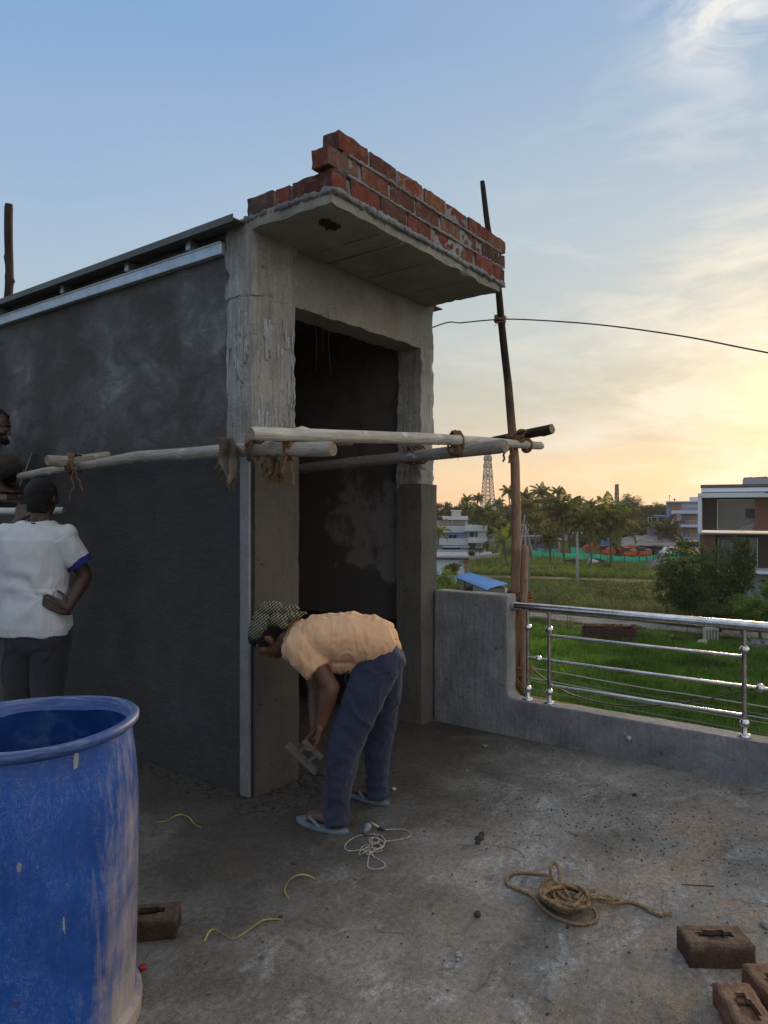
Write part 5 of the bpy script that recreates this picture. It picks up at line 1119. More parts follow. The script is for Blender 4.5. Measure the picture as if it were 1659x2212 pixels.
# ---------------------------------------------------------------- the squatting man on the planks
D3 = 4.86
plz = z4(80, 700, D3).z-.004
p3 = empty('person', (z4(-20, 700, D3).x, D3, plz), 0, 'man squatting on the planks at the left edge, his face turned to the wall', 'person')
h3 = z4(28, 252, D3); f3 = V((.93, .16, -.33)).normalized(); hp3 = z4(-110, 560, D3); c3 = z4(-85, 395, D3); kn3 = (z4(110, 500, D3-.14), z4(95, 505, D3+.14)); an3 = (V((z4(60, 0, D3).x, D3-.12, plz+.09)), V((z4(50, 0, D3).x, D3+.12, plz+.09)))
s3 = (z4(-70, 350, D3-.17), z4(-60, 350, D3+.17)); e3 = (z4(-5, 500, D3-.21), z4(10, 500, D3+.2)); w3 = (z4(90, 478, D3-.12), z4(130, 500, D3+.06))
b_ = MB(); b_.cap(hp3-V((0, .06, 0)), .105, hp3+V((0, .06, 0)), .105); b_.cap(hp3, .12, c3, .115); b_.cap(c3-V((0, .07, 0)), .09, c3+V((0, .07, 0)), .09); b_.cap(c3, .10, h3-f3*.03-V((0, 0, .09)), .05); b_.cap(c3+V((.02, 0, .08)), .06, h3-V((0.02, 0, .04)), .052)
M3 = head(b_, h3, f3, V((.3, 0, 1)), .098)
for sh, el, wr, sg in zip(s3, e3, w3, (-1, 1)):
    b_.cap(c3.lerp(sh, .5)+V((0, 0, .02)), .07, sh, .055); b_.cap(sh, .053, el, .040); b_.cap(el, .041, wr, .026); hand(b_, wr, V((.9, .1, -.2)), V((0, .1*sg, -1)), V((0, -sg, 0)), .8)
for k, a, sg in zip(kn3, an3, (-1, 1)):
    b_.cap(hp3+V((0, .08*sg, 0)), .085, k, .056); b_.cap(k, .055, a, .034); foot(b_, a, V((a.x-.05, a.y, plz+.005)), V((a.x+.19, a.y, plz+.005)), sg)
fuse(b_, 'body', SK2, p3, .0055, 4); eyes(h3, f3, V((.3, 0, 1)), p3)
b_ = MB(); b_.ball(h3-f3*.020+V((0, 0, .03)), (.084, .096, .086), M3, 18, 12); b_.ball(h3-f3*.055+V((0, 0, -.015)), (.07, .05, .065), M3, 14, 10); b_.cap(h3+f3*.06+V((.012, 0, .085)), .022, h3+f3*.03+V((0, 0, .10)), .03, 10)
b_.ball(h3+f3*.060-V((0, 0, .085)), (.040, .034, .026), M3, 12, 8); fuse(b_, 'hair', HAIR, p3, .0055, 3, lambda p, n: .005*noise.noise(p*70))
b_ = MB(); b_.cap(hp3-V((0, .05, -.05)), .125, hp3+V((0, .05, .05)), .125, 18); b_.cap(hp3+V((0, 0, .05)), .13, c3, .13, 18); b_.cap(c3-V((0, .08, 0)), .11, c3+V((0, .08, 0)), .11, 18)
for sh, el, wr in zip(s3, e3, w3): b_.cap(sh, .074, el, .055, 16); b_.cone(el, .055, el.lerp(wr, .28), .048, 16)
fuse(b_, 'shirt', m_cloth('pale_grey_shirt', (.42, .43, .47), .9, .3, (.25, .23, .21), .8, 8), p3, .006, 5, lambda p, n: .005*ridged(p, (9, 6, 9), 5)+.003*ridged(p, (20, 10, 20), 9))
b_ = MB(); b_.cap(hp3-V((0, .06, 0)), .12, hp3+V((0, .06, 0)), .12, 18)
for k, a, sg in zip(kn3, an3, (-1, 1)): b_.cap(hp3+V((0, .08*sg, 0)), .108, k, .078, 18); b_.cap(k, .074, a+V((0, 0, .04)), .055, 16)
fuse(b_, 'trousers', m_cloth('dark_brown_trousers', (.040, .034, .031), .9, .3, (.10, .09, .08), .8, 8), p3, .006, 5, lambda p, n: .005*ridged(p, (9, 9, 12), 2))
fl = empty('trowel', tuple(w3[0]+V((.09, .03, -.03))), 0, 'dull steel plastering trowel held by the squatting man', 'trowel')
mb = MB(); mb.bar((-.01, 0, .03), (.02, 0, -.07), .022); mb.build('handle', flat('worn_pale_wood', (.3, .3, .3), .7), fl, bevel=.005)
mb = MB(); Mq = Matrix.Rotation(radians(20), 3, 'Y'); mb.box((.055, .01, -.03), (.006, .10, .24), Mq); mb.build('blade', flat('scraped_steel2', (.20, .22, .24), .45, .5), fl, bevel=.001)
for o_ in (p3, fl): o_.location.x -= .06
# planks he squats on, and the pole the standing man holds
pk = MB(); P0_, P1_ = z4(-420, 700, D3-.10), z4(178, 716, D3-.10)
for i, dy in enumerate((-.16, .02)):
    mb = MB(); a = V((P0_.x, D3+dy-.10, plz-.036)); rough_box(mb, a.x, z4(172-14*i, 0, D3).x, a.y, a.y+.17, plz-.036, plz-.002, .10, .003, 5, 4+i)
    o = mb.build('plank', m_wood('plank_wood', (.08, .065, .05), (.17, .145, .12), .6, .7) if i == 0 else o.data.materials[0], None, smooth=True, auto=40); tag(o, ('near, pale splashed plank under the squatting man' , 'far plank under the squatting man, next to the wall')[i], 'plank')
pole('scaffold_pole', [z4(-420, 812, 4.62), z4(-100, 808, 4.58), z4(120, 808, 4.53), z4(415, 806, 4.50)], [.024, .023, .022, .021], m_wood('whitewashed_wood', (.34, .34, .33), (.56, .56, .55), .4, .8),
     'whitewashed pole gripped by the man in the white T-shirt', 5, 61, GP)
pole('scaffold_pole', [V((z4(-60, 0, D3).x, 4.40, plz-.075)), V((z4(-60, 0, D3).x+.02, 5.25, plz-.072))], [.03, .03], M_WGREY, 'short cross pole carrying the planks under the squatting man', 2, 63, GP)
# ================================================================== ground
def m_leaf(name, cols, trans=.35, rough=.55, byobj=.35, patch=.16):
    m = bpy.data.materials.new(name); m.use_nodes = True; t = NT(m.node_tree); b = m.node_tree.nodes['Principled BSDF']; out = m.node_tree.nodes['Material Output']
    r = t.island(); o = t.objrand(); f = t.math('ADD', t.math('MULTIPLY', r, 1-byobj), t.math('MULTIPLY', o, byobj))
    n = len(cols); c = t.ramp(f, [(i/(n-1), k) for i, k in enumerate(cols)]); gp = t.node('ShaderNodeNewGeometry').outputs['Position']; c = t.mix(1.0, c, t.ramp(t.math('ADD', t.math('MULTIPLY', t.noise(gp, patch, 4, .6), .7), t.math('MULTIPLY', t.noise(gp, patch*5, 3, .6), .3)), [(.38, .45), (.62, 1.4)]), 'MULTIPLY')
    t.put(b.inputs['Base Color'], c); b.inputs['Roughness'].default_value = rough; b.inputs['Specular IOR Level'].default_value = .25
    tr = t.node('ShaderNodeBsdfTranslucent'); t.put(tr.inputs[0], t.mix(1.0, c, (1.5, 1.5, .7), 'MULTIPLY')); mx = t.node('ShaderNodeMixShader'); mx.inputs[0].default_value = trans
    t.l.new(b.outputs[0], mx.inputs[1]); t.l.new(tr.outputs[0], mx.inputs[2]); t.l.new(mx.outputs[0], out.inputs[0]); return m
M_PALM = m_leaf('palm_leaf', [(.016, .030, .010), (.030, .055, .014), (.058, .088, .018), (.11, .125, .026), (.27, .20, .05)], .42, byobj=.15)
M_PALMY = m_leaf('young_palm_leaf', [(.06, .10, .018), (.11, .15, .025), (.19, .20, .035), (.34, .27, .05)], .45)
M_TREE = m_leaf('tree_leaf', [(.014, .026, .010), (.024, .040, .012), (.040, .058, .016), (.085, .085, .024)], .3)
M_MANGO = m_leaf('dark_bush_leaf', [(.016, .030, .010), (.030, .052, .014), (.045, .080, .018), (.075, .12, .025), (.10, .10, .03)], .28)
M_BRIGHT = m_leaf('bright_bush_leaf', [(.035, .070, .012), (.06, .12, .016), (.10, .17, .022), (.16, .21, .03)], .35)
M_WEED = m_leaf('weed_leaf', [(.045, .095, .022), (.08, .145, .028), (.13, .18, .04), (.20, .20, .06), (.13, .11, .05)], .4, patch=.3)
M_RICE = m_leaf('rice_blade', [(.030, .085, .012), (.048, .125, .014), (.080, .165, .022), (.14, .20, .04)], .45)
M_PBARK = flat('palm_bark', (.13, .11, .09), .95, 0, .1, .3, 3, .6); M_TBARK = flat('tree_bark', (.09, .07, .055), .95, 0, .1, .3, 3, .6)
def m_ground():
    m, t, b = bsdf('ground', .97, 0, .1); co = t.coords(); n = t.noise(co, .05, 7, .6); n2 = t.noise(co, .35, 8, .65, .5); n3 = t.noise(co, 3, 5, .7)
    c = t.ramp(t.math('ADD', t.math('MULTIPLY', n, .45), t.math('MULTIPLY', n2, .55)), [(.32, (.022, .034, .010)), (.47, (.050, .066, .017)), (.58, (.085, .090, .030)), (.70, (.13, .11, .055))])
    c = t.mix(1.0, c, t.ramp(n3, [(.3, .6), (.7, 1.3)]), 'MULTIPLY'); t.put(b.inputs['Base Color'], c); setbump(t, b, n2, 1, .2); return m
mb = MB(); R_ = random.Random(1); nn = 80; vs = []
xs_ = [-1500, -900, -500, -250, -120]+[-60+8*i for i in range(24)]+[160, 230, 350, 600, 1000, 1500]; ys_ = [-200, -60]+[0+7*i for i in range(30)]+[230, 270, 350, 500, 800, 1300, 2500]
for y in ys_:
    for x in xs_: vs.append((x, y, GZ+(.12*noise.noise(V((x*.07, y*.07, 0))) if 60 < y < 200 and -60 < x < 160 else 0)-.02))
nx_ = len(xs_); mb.add(vs, [(j*nx_+i, j*nx_+i+1, (j+1)*nx_+i+1, (j+1)*nx_+i) for j in range(len(ys_)-1) for i in range(nx_-1)])
o = mb.build('ground', m_ground(), None, smooth=True); tag(o, kind='structure')
def ribbon(name, pts, mat, z=.0, kind='structure'):
    """strip of ground given by pairs of opposite edge points"""
    mb = MB(); vs = []; L_ = smooth_path([a for a, b in pts], 5); R2 = smooth_path([b for a, b in pts], 5)
    for a, b in zip(L_, R2):
        for k in range(5): p = a.lerp(b, k/4); vs.append((p.x, p.y, GZ+z))
    mb.add(vs, [(i*5+k, i*5+k+1, (i+1)*5+k+1, (i+1)*5+k) for i in range(len(L_)-1) for k in range(4)]); o = mb.build(name, mat, None, smooth=True); return tag(o, kind=kind)
def m_path():
    m, t, b = bsdf('concrete_path', .9, 0, .2); co = t.coords(); n = t.noise(co, .9, 8, .65, .5); br = t.node('ShaderNodeTexBrick'); t.put(br.inputs[0], t.mapping(co, rot=(0, 0, .55))); br.inputs['Scale'].default_value = .25; br.inputs['Mortar Size'].default_value = .006
    c = t.ramp(n, [(.35, (.12, .11, .095)), (.5, (.22, .20, .18)), (.65, (.30, .28, .255))]); c = t.mix(t.math('MULTIPLY', br.outputs[1], .7), c, (.06, .055, .045)); t.put(b.inputs['Base Color'], c); setbump(t, b, n, .3, .03); return m
pt = [((1132, 1322), (1100, 1331)), ((1240, 1332), (1241, 1346)), ((1400, 1347), (1430, 1362)), ((1500, 1358), (1560, 1376)), ((1659, 1370), (1680, 1391)), ((2100, 1414), (2150, 1450))]
e0 = gnd(1132, 1322)+(gnd(1132, 1322)-gnd(1400, 1347))*2; e1 = gnd(1100, 1331)+(gnd(1100, 1331)-gnd(1430, 1362))*2
ribbon('path', [(e0, e1)]+[(gnd(*a), gnd(*b)) for a, b in pt], m_path(), .06)
rp = [((700, 1236), (700, 1242)), ((1100, 1246.5), (1100, 1251)), ((1240, 1250), (1240, 1255)), ((1380, 1254.5), (1380, 1261)), ((1500, 1259), (1500, 1266)), ((1800, 1272), (1800, 1281))]
ribbon('dirt_road', [(gnd(*a), gnd(*b)) for a, b in rp], flat('red_dirt', (.22, .15, .095), .97, 0, .1, .3, .6, .5), .14)
# paddy field base and rice
fld = [gnd(1090, 1352), gnd(1350, 1372), gnd(1659, 1402), gnd(2300, 1470)]
mb = MB(); far = fld; near = [V((p.x*.25+1.5, 14, GZ)) for p in far]
vs = [(p.x, p.y, GZ+.05) for p in far]+[(p.x, p.y, GZ+.05) for p in near]; mb.add(vs, [(0, 1, 5, 4), (1, 2, 6, 5), (2, 3, 7, 6)]); o = mb.build('paddy_field', flat('wet_field_mud', (.030, .050, .012), .9, 0, .3, .3, .8), None); tag(o, kind='structure')
def tufts(name, pts, mat, label, cat, h=(.3, .5), blades=9, wid=.02, lean=.5, seed=1, leafy=False, kind='stuff'):
    R_ = random.Random(seed); mb = MB(); vs = mb.v; fs = mb.f
    for p, sc in pts:
        for k in range(blades):
            a = R_.random()*6.283; ln = R_.uniform(*h)*sc; rr = R_.random()*.12*sc*(2.2 if leafy else 1); x, y, z = p[0]+rr*cos(a), p[1]+rr*sin(a), p[2]
            if leafy:
                zz = z+ln*R_.random(); a2 = R_.random()*6.283; s_ = wid*sc*R_.uniform(.6, 1.3); dx, dy = cos(a2)*s_, sin(a2)*s_; ox, oy = x+(R_.random()-.5)*ln*.7, y+(R_.random()-.5)*ln*.7; dz = (R_.random()-.3)*s_
                n = len(vs); vs += [(ox, oy, zz), (ox+dx-dy*.35, oy+dy+dx*.35, zz+dz+s_*.3), (ox+dx*1.9, oy+dy*1.9, zz+dz*.6), (ox+dx+dy*.35, oy+dy-dx*.35, zz+dz+s_*.1)]; fs.append((n, n+1, n+2, n+3)); mb.mi.append(0)
            else:
                ld_ = lean*ln*R_.random(); wx, wy = -sin(a)*wid*sc, cos(a)*wid*sc; n = len(vs)
                vs += [(x-wx, y-wy, z), (x+wx, y+wy, z), (x+wx*.7+cos(a)*ld_*.4, y+wy*.7+sin(a)*ld_*.4, z+ln*.62), (x-wx*.7+cos(a)*ld_*.4, y-wy*.7+sin(a)*ld_*.4, z+ln*.62), (x+cos(a)*ld_, y+sin(a)*ld_, z+ln)]
                fs += [(n, n+1, n+2, n+3), (n+3, n+2, n+4)]; mb.mi += [0, 0]
    o = mb.build(name, mat, None); return tag(o, label, cat, None, kind)
R_ = random.Random(8); pts = []
while len(pts) < 11000:
    D = R_.uniform(19, 50); u = R_.uniform(.13, .62); x = u*D
    v = 8/D; ypx = 1106+v*F; xpx = 829.5+u*F; lim = 1352+(xpx-1090)*.087
    if ypx < lim+R_.random()*4: continue
    if D > 19+R_.random()*31 or R_.random() < .5: pts.append(((x, D, GZ+.04), .8+.5*noise.noise(V((x*.4, D*.4, 0)))+.25*R_.random()))
tufts('rice_plants', pts, M_RICE, 'bright green young rice growing in the field below the railing', 'rice', (.28, .48), 8, .022, .75, 3)
# rough grass and weeds
def scat(n, x0, x1, y0, y1, seed, f, test=None, sc=(.6, 1.3)):
    R_ = random.Random(seed); o = []; 
    while len(o) < n:
        x, y = R_.uniform(x0, x1), R_.uniform(y0, y1); p = gnd(x, y)
        if test and not test(x, y, p): continue
        if noise.noise(V((p.x*f, p.y*f, seed)))+R_.random()*.6 < .12: continue
        o.append((p, R_.uniform(*sc)))
    return o
road_y = lambda x: 1246.5+(x-1100)*.029; path_y = lambda x: 1322+(x-1132)*.094
T1 = lambda x, y, p: y < path_y(x)-4 and y > road_y(x)+13
T2 = lambda x, y, p: y < road_y(x)-2
T3 = lambda x, y, p: path_y(x)+13 < y < path_y(x)+26+8*noise.noise(V((x*.02, 0, 0)))
tufts('weeds', scat(6500, 940, 1690, 1256, 1366, 5, .09, T1), M_WEED, 'rough green and straw coloured weeds between the path and the dirt road', 'weeds', (.35, .85), 9, .028, .9, 5)
tufts('tall_weeds', scat(420, 940, 1690, 1262, 1356, 16, .10, T1, (.9, 1.9)), M_BRIGHT, 'taller leafy stalks rising here and there in the wild strip', 'weeds', (.7, 1.3), 46, .075, .9, 16, leafy=True)
tufts('dry_weeds', scat(900, 940, 1690, 1256, 1362, 26, .14, T1, (.6, 1.5)), m_leaf('dry_stalk', [(.12, .085, .045), (.20, .15, .08), (.26, .21, .11)], .2), 'dry straw coloured stalks in the wild strip', 'weeds', (.5, 1.1), 10, .022, .9, 26)
tufts('leafy_weeds', scat(2600, 940, 1690, 1256, 1364, 6, .12, T1), M_WEED, 'leafy weeds and low shrubs between the path and the dirt road', 'weeds', (.4, 1.0), 22, .09, .9, 6, leafy=True)
tufts('grass', scat(7000, 935, 1700, 1208, 1262, 7, .05, T2), m_leaf('meadow_grass', [(.06, .12, .02), (.10, .17, .03), (.16, .21, .045), (.24, .24, .08)], .4), 'yellow green grass on the waste ground under the palms', 'grass', (.3, .75), 8, .05, .9, 7)
tufts('low_scrub', scat(1500, 935, 1700, 1208, 1258, 9, .07, T2), M_WEED, 'low leafy scrub on the waste ground behind the dirt road', 'scrub', (.3, .9), 24, .13, .9, 9, leafy=True)
tufts('bank_weeds', scat(1500, 1090, 1690, 1330, 1410, 11, .3, T3), M_WEED, 'brown and green weeds on the bank between field and concrete path', 'weeds', (.08, .30), 16, .05, .9, 11, leafy=True)

# ================================================================== trees
def frond(mb, base, az, el0, Ln, droop, R_, wid=.19, nl=19, ll=.95):
    P = []; a = el0; p = V(base); seg = 9; d = Ln/seg
    for i in range(seg+1):
        P.append(p.copy()); v = V((cos(az)*cos(a), sin(az)*cos(a), sin(a))); p = p+v*d; a -= droop*(.35+.9*i/seg)/seg*2
    mb.tube(P, [.045*(1-.85*i/seg)+.008 for i in range(seg+1)], 4, cap=False)
    for k in range(nl):
        t = .10+.88*k/(nl-1); f = t*seg; i = min(int(f), seg-1); q = P[i].lerp(P[i+1], f-i); tg = (P[i+1]-P[i]).normalized(); sd = tg.cross(V((0, 0, 1)))
        if sd.length < .1: sd = V((1, 0, 0))
        sd.normalize(); L2 = ll*(sin(pi*min(1, .12+t*.86))**.6)*R_.uniform(.85, 1.1)
        for s in (-1, 1):
            dv = (sd*s*.85+tg*.55+V((0, 0, -.28-.35*R_.random()))).normalized(); m_ = q+dv*L2*.55; e = q+(dv+V((0, 0, -.5))).normalized()*L2; w_ = tg*wid*.5
            mb.add([q-w_*.6, q+w_*.6, m_+w_, e, m_-w_], [(0, 1, 2, 4), (4, 2, 3)])
def palm_crown(seed, n=20, Ln=3.4, young=False):
    R_ = random.Random(seed); mb = MB()
    for k in range(n):
        az = k*2.4+R_.uniform(-.25, .25); t = k/(n-1); el = 1.35-1.75*t+R_.uniform(-.12, .12)
        frond(mb, (0, 0, .1), az, el, Ln*R_.uniform(.85, 1.1), .75+.55*t+R_.uniform(-.15, .2), R_, ll=.9 if not young else .7)
    return mb
_m = {}
PC = [palm_crown(s, n, l).build('crown', M_PALM) for s, n, l in ((1, 22, 3.5), (2, 18, 3.2), (3, 25, 3.7), (4, 16, 3.0))]+[palm_crown(9, 13, 3.3, True).build('crown', M_PALMY)]
PCM = [o.data for o in PC]
for o in PC: bpy.data.objects.remove(o)
def palm(cx, cy, bx_, by, D, rpx, kind, label, lean=0, group='coconut palms beyond the field', coconuts=False):
    """crown centre and foot given in the picture, at distance D"""
    top = at(cx, cy, D); bot = V((at(bx_, 0, D).x, D, GZ-.05)); root = empty('palm_tree', tuple(bot), 0, label, 'palm tree', group); R_ = random.Random(int(cx*7+cy))
    r0 = .17; lp = top-bot; pts = [V((0, 0, 0)), V((lp.x*.05+lean, 0, lp.z*.3)), V((lp.x*.45+lean, .1, lp.z*.65)), lp+V((0, 0, 0))]; S = smooth_path(pts, 7)
    mb = MB(); mb.tube(S, [r0*(1.35 if i == 0 else 1)*(1-.42*i/len(S))+(.012 if i % 2 else 0) for i in range(len(S))], 8); mb.build('trunk', M_PBARK, root, smooth=True)
    mb2 = MB()
    c = bpy.data.objects.new('crown', PCM[kind]); COL.objects.link(c); c.parent = root; c.location = lp; s = rpx/F*D/2.65; c.scale = (s, s, s*1.02); c.rotation_euler = (R_.uniform(-.12, .12), R_.uniform(-.12, .12), R_.random()*6.28)
    if coconuts:
        for k in range(7): a = k*.9; mb2.ball(lp+V((.28*cos(a), .28*sin(a), -.25-.1*(k % 2))), .13, u=6, vv=5)
        mb2.build('coconuts', flat('coconut', (.28, .20, .05), .6), root, smooth=True)
    return root
PL = 'coconut palm '
palm(1216, 1112, 1222, 1227, 101, 50, 2, PL+'with the largest crown, its dark trunk leaning in front of the net fence', -.3, coconuts=True)
palm(1260, 1133, 1270, 1237, 94, 43, 0, PL+'with a curved foot, just right of the light utility post', .5, coconuts=True)
palm(1187, 1166, 1189, 1224, 105, 34, 1, 'small yellowing '+PL+'with a thin straight trunk before the net fence', 0)
palm(1089, 1170, 1096, 1229, 100, 40, 4, 'short young '+PL+'with bright upright fronds, left of the brown upright pole', -.1)
palm(1317, 1131, 1318, 1235, 97, 58, 2, 'big drooping '+PL+'standing before the orange excavators', .1, coconuts=True)
palm(1438, 1150, 1446, 1192, 132, 40, 1, PL+'growing beside the tarpaulin shelter near the lavender building', .2)
for (cx, cy, D, r, k, bx2, lb) in ((1098, 1064, 140, 21, 3, 1104, 'tallest thin-trunked palm, crown just left of the brown upright pole'), (1009, 1080, 170, 16, 3, 1011, 'slim palm above the white house, left of the lattice tower'), (1032, 1078, 172, 15, 1, 1034, 'slim palm with a ragged head, touching the left foot of the lattice tower'), (967, 1092, 190, 11, 3, 968, 'small palm head silhouetted above the flat-roofed white house'),
        (1046, 1114, 138, 30, 2, 1052, 'broad palm spreading right of the white house roof'), (1066, 1122, 130, 26, 0, 1076, 'drooping palm with a bent pale trunk beside the white house'), (1134, 1076, 160, 20, 0, 1134, 'palm head just right of the brown upright pole against the sky'), (1169, 1067, 155, 22, 2, 1170, 'tall bushy palm, highest right of the upright pole'),
        (1203, 1064, 165, 17, 3, 1204, 'slender palm rising behind the largest palm crown'), (1141, 1100, 132, 30, 0, 1143, 'wide palm low behind the brown upright pole'), (1078, 1088, 150, 15, 1, 1079, 'small palm between the lattice tower and the tallest palm'), (1276, 1090, 170, 15, 1, 1276, 'small palm against the sky over the blue roof'), (1188, 1085, 150, 22, 1, 1190, 'palm head tucked behind two taller ones'), (1157, 1128, 128, 26, 0, 1157, 'low dark palm left of the yellowing one'),
        (1380, 1140, 150, 22, 1, 1380, 'dim palm in the shade of the big round tree'), (1350, 1165, 135, 24, 0, 1351, 'low palm behind the excavators, below the round tree'), (1012, 1104, 165, 20, 2, 1013, 'palm crown directly behind the white house stair head'), (1235, 1098, 160, 18, 2, 1235, 'palm half hidden behind the largest palm, on its right'), (1118, 1120, 136, 24, 2, 1118, 'palm partly hidden by the brown upright pole'), (1300, 1100, 180, 14, 3, 1300, 'distant palm at the left edge of the round tree'), (1254, 1082, 185, 12, 3, 1255, 'tiny distant palm above the pale far roofs')):
    palm(cx, cy, bx2, 0, D, r, k, lb, R_.uniform(-.3, .3))
palm(948, 1150, 944, 0, 92, 26, 4, 'palm with yellow hanging fronds beside the doorway edge, left of the white house')
# broadleaf crowns
def leaf_crown(seed, clumps, per, leaf, rad=(1, 1, .8), hollow=.35, rag=.35):
    """leaves in clumps through an uneven volume; unit size crown"""
    R_ = random.Random(seed); mb = MB(); vs = mb.v; fs = mb.f; cs = []
    for i in range(clumps):
        while True:
            p = V((R_.uniform(-1, 1), R_.uniform(-1, 1), R_.uniform(-1, 1)))
            if hollow < p.length < 1: break
        k = 1+rag*noise.noise(p*1.7+V((seed*3.1, 0, 0)))*1.6; cs.append((V((p.x*rad[0], p.y*rad[1], p.z*rad[2]))*k, R_.uniform(.10, .22)))
    for c, cr in cs:
        for j in range(per):
            p = c+V((R_.gauss(0, 1), R_.gauss(0, 1), R_.gauss(0, .8)))*cr*.62; d = V((R_.uniform(-1, 1), R_.uniform(-1, 1), R_.uniform(-1, .5))).normalized(); s_ = d.orthogonal().normalized(); s_.rotate(Quaternion(d, R_.random()*6.28)); l = leaf*R_.uniform(.6, 1.3); n = len(vs)
            vs += [tuple(p), tuple(p+d*l*.5+s_*l*.26), tuple(p+d*l), tuple(p+d*l*.5-s_*l*.26)]; fs.append((n, n+1, n+2, n+3)); mb.mi.append(0)
    return mb
def make_cr(name, mat, **k): o = leaf_crown(**k).build(name, mat); me = o.data; bpy.data.objects.remove(o); return me
CR_FAR = [make_cr('crown', M_TREE, seed=s, clumps=150, per=34, leaf=.105, rad=(1, 1, .82)) for s in (1, 2, 3)]
CR_NEAR = make_cr('crown', M_MANGO, seed=11, clumps=190, per=50, leaf=.11, rad=(1, .95, .85), hollow=.15, rag=.75)
CR_NEAR2 = make_cr('crown', M_MANGO, seed=14, clumps=170, per=60, leaf=.10, rad=(.75, .75, 1.1), hollow=.2, rag=.5)
CR_BR = make_cr('crown', M_BRIGHT, seed=17, clumps=190, per=50, leaf=.10, rad=(1, 1, .7), hollow=.2, rag=.7)
CR_BUSH = make_cr('crown', M_BRIGHT, seed=19, clumps=90, per=30, leaf=.14, rad=(1, 1, .75), hollow=.1)
CR_BUSHD = make_cr('crown', M_MANGO, seed=23, clumps=90, per=30, leaf=.14, rad=(1, 1, .75), hollow=.1)
def tree(cx, cy, D, rw, rh, mesh, label, group=None, name='tree', cat='tree', limbs=5, trunk=True):
    """crown centre and half-sizes in the picture"""
    c = at(cx, cy, D); root = empty(name, (c.x, D, GZ-.05), 0, label, cat, group); R_ = random.Random(int(cx+cy*3)); cz = c.z-GZ+.05; w_ = rw/F*D; h_ = rh/F*D
    if trunk:
        mb = MB(); r = max(.05, w_*.055); mb.tube([(0, 0, 0), (.04*w_, 0, cz*.3), (-.03*w_, 0, max(cz-h_*.6, cz*.5))], [r*1.4, r, r*.8], 8)
        for k in range(limbs): a = k*6.28/limbs+R_.random(); mb.tube([(-.03*w_, 0, max(cz-h_*.75, cz*.35)), (w_*.3*cos(a), w_*.3*sin(a), cz-h_*.1), (w_*.7*cos(a), w_*.7*sin(a), cz+h_*R_.uniform(.0, .5))], [r*.6, r*.4, r*.12], 6)
        mb.build('trunk', M_TBARK, root, smooth=True)
    o = bpy.data.objects.new('crown', mesh); COL.objects.link(o); o.parent = root; o.location = (0, 0, cz); o.scale = (w_, w_, h_); o.rotation_euler = (0, 0, R_.random()*6.28); return root
tree(1362, 1093, 185, 27, 27, CR_FAR[0], 'big round dark tree against the sky below the thin mast'); tree(1334, 1106, 190, 17, 20, CR_FAR[1], 'dark tree adjoining the big round one on its left'); tree(1428, 1108, 180, 27, 28, CR_FAR[2], 'broad tree on the skyline just left of the lavender building')
GB = 'dark trees filling the skyline behind the palms'
R_ = random.Random(4)
WHERE = ['hidden behind the doorway edge', 'right beside the doorway edge', 'behind the small far palm head', 'over the white house roof', 'behind the slim palm by the tower', 'at the left foot of the lattice tower', 'at the right foot of the lattice tower', 'left of the tallest palm', 'behind the tallest palm', 'behind the brown upright pole', 'just right of the brown upright pole', 'behind the high bushy palm', 'left of the largest palm crown', 'behind the largest palm crown', 'left of the blue roofed hall', 'behind the blue roofed hall', 'right of the blue roofed hall', 'behind the drooping palm', 'under the thin mast', 'right of the big round tree', 'between the two skyline trees', 'left of the annex', 'behind the annex', 'behind the lavender block']
for i, x in enumerate(range(930, 1500, 24)):
    D = 195+R_.uniform(-12, 25); cy = 1112+R_.uniform(-5, 5)-(5 if 1130 < x < 1260 else 0); tree(x, cy, D, 23+R_.uniform(-3, 5), 24+R_.uniform(-3, 5), CR_FAR[i % 3], 'dark %s tree massed in the skyline wood, %s' % (('round', 'ragged', 'broad')[i % 3], WHERE[i]), GB)
WH2 = ['behind the bent pale palm trunk', 'behind the young yellow palm', 'left of the brown upright pole', 'behind the braced utility pole', 'right of the braced utility pole', 'behind the small yellowing palm', 'under the largest palm crown', 'behind the light utility post', 'right of the light utility post', 'behind the leftmost excavator', 'left of the drooping palm trunk', 'behind the middle excavator', 'behind the tarpaulin shelter']
for j, x in enumerate(range(1050, 1420, 30)):
    i = j
    D = 150+R_.uniform(-4, 10); tree(x+R_.uniform(-6, 6), 1143+R_.uniform(-8, 8), D, 24+R_.uniform(-3, 4), 29+R_.uniform(-4, 4), CR_FAR[(i+1) % 3], 'shady tree among the palms, %s' % WH2[j], 'shady trees among the palms')
# near trees on the right
tree(1487, 1262, 50, 62, 66, CR_NEAR, 'dense dark bushy tree in front of the wooden clad house', limbs=8)
tree(1556, 1270, 47, 50, 62, CR_NEAR, 'dark bushy tree right beside the densest one, before the glass stair window', limbs=8); tree(1602, 1222, 46, 32, 58, CR_NEAR2, 'taller feathery tree in front of the lower glass window')
tree(1440, 1238, 52, 22, 22, CR_NEAR, 'small leafy outlier at the left edge of the dark bushes', name='shrub', cat='shrub')
tree(1640, 1316, 42, 62, 36, CR_BR, 'bright green bush under the tall feathery tree at the right edge', name='bush', cat='bush')
tree(1690, 1275, 44, 36, 38, CR_BR, 'bright green bush cut by the right edge of the picture', name='bush', cat='bush'); tree(1545, 1325, 45, 40, 22, CR_NEAR2, 'low dark undergrowth bush at the foot of the near trees', name='bush', cat='bush')
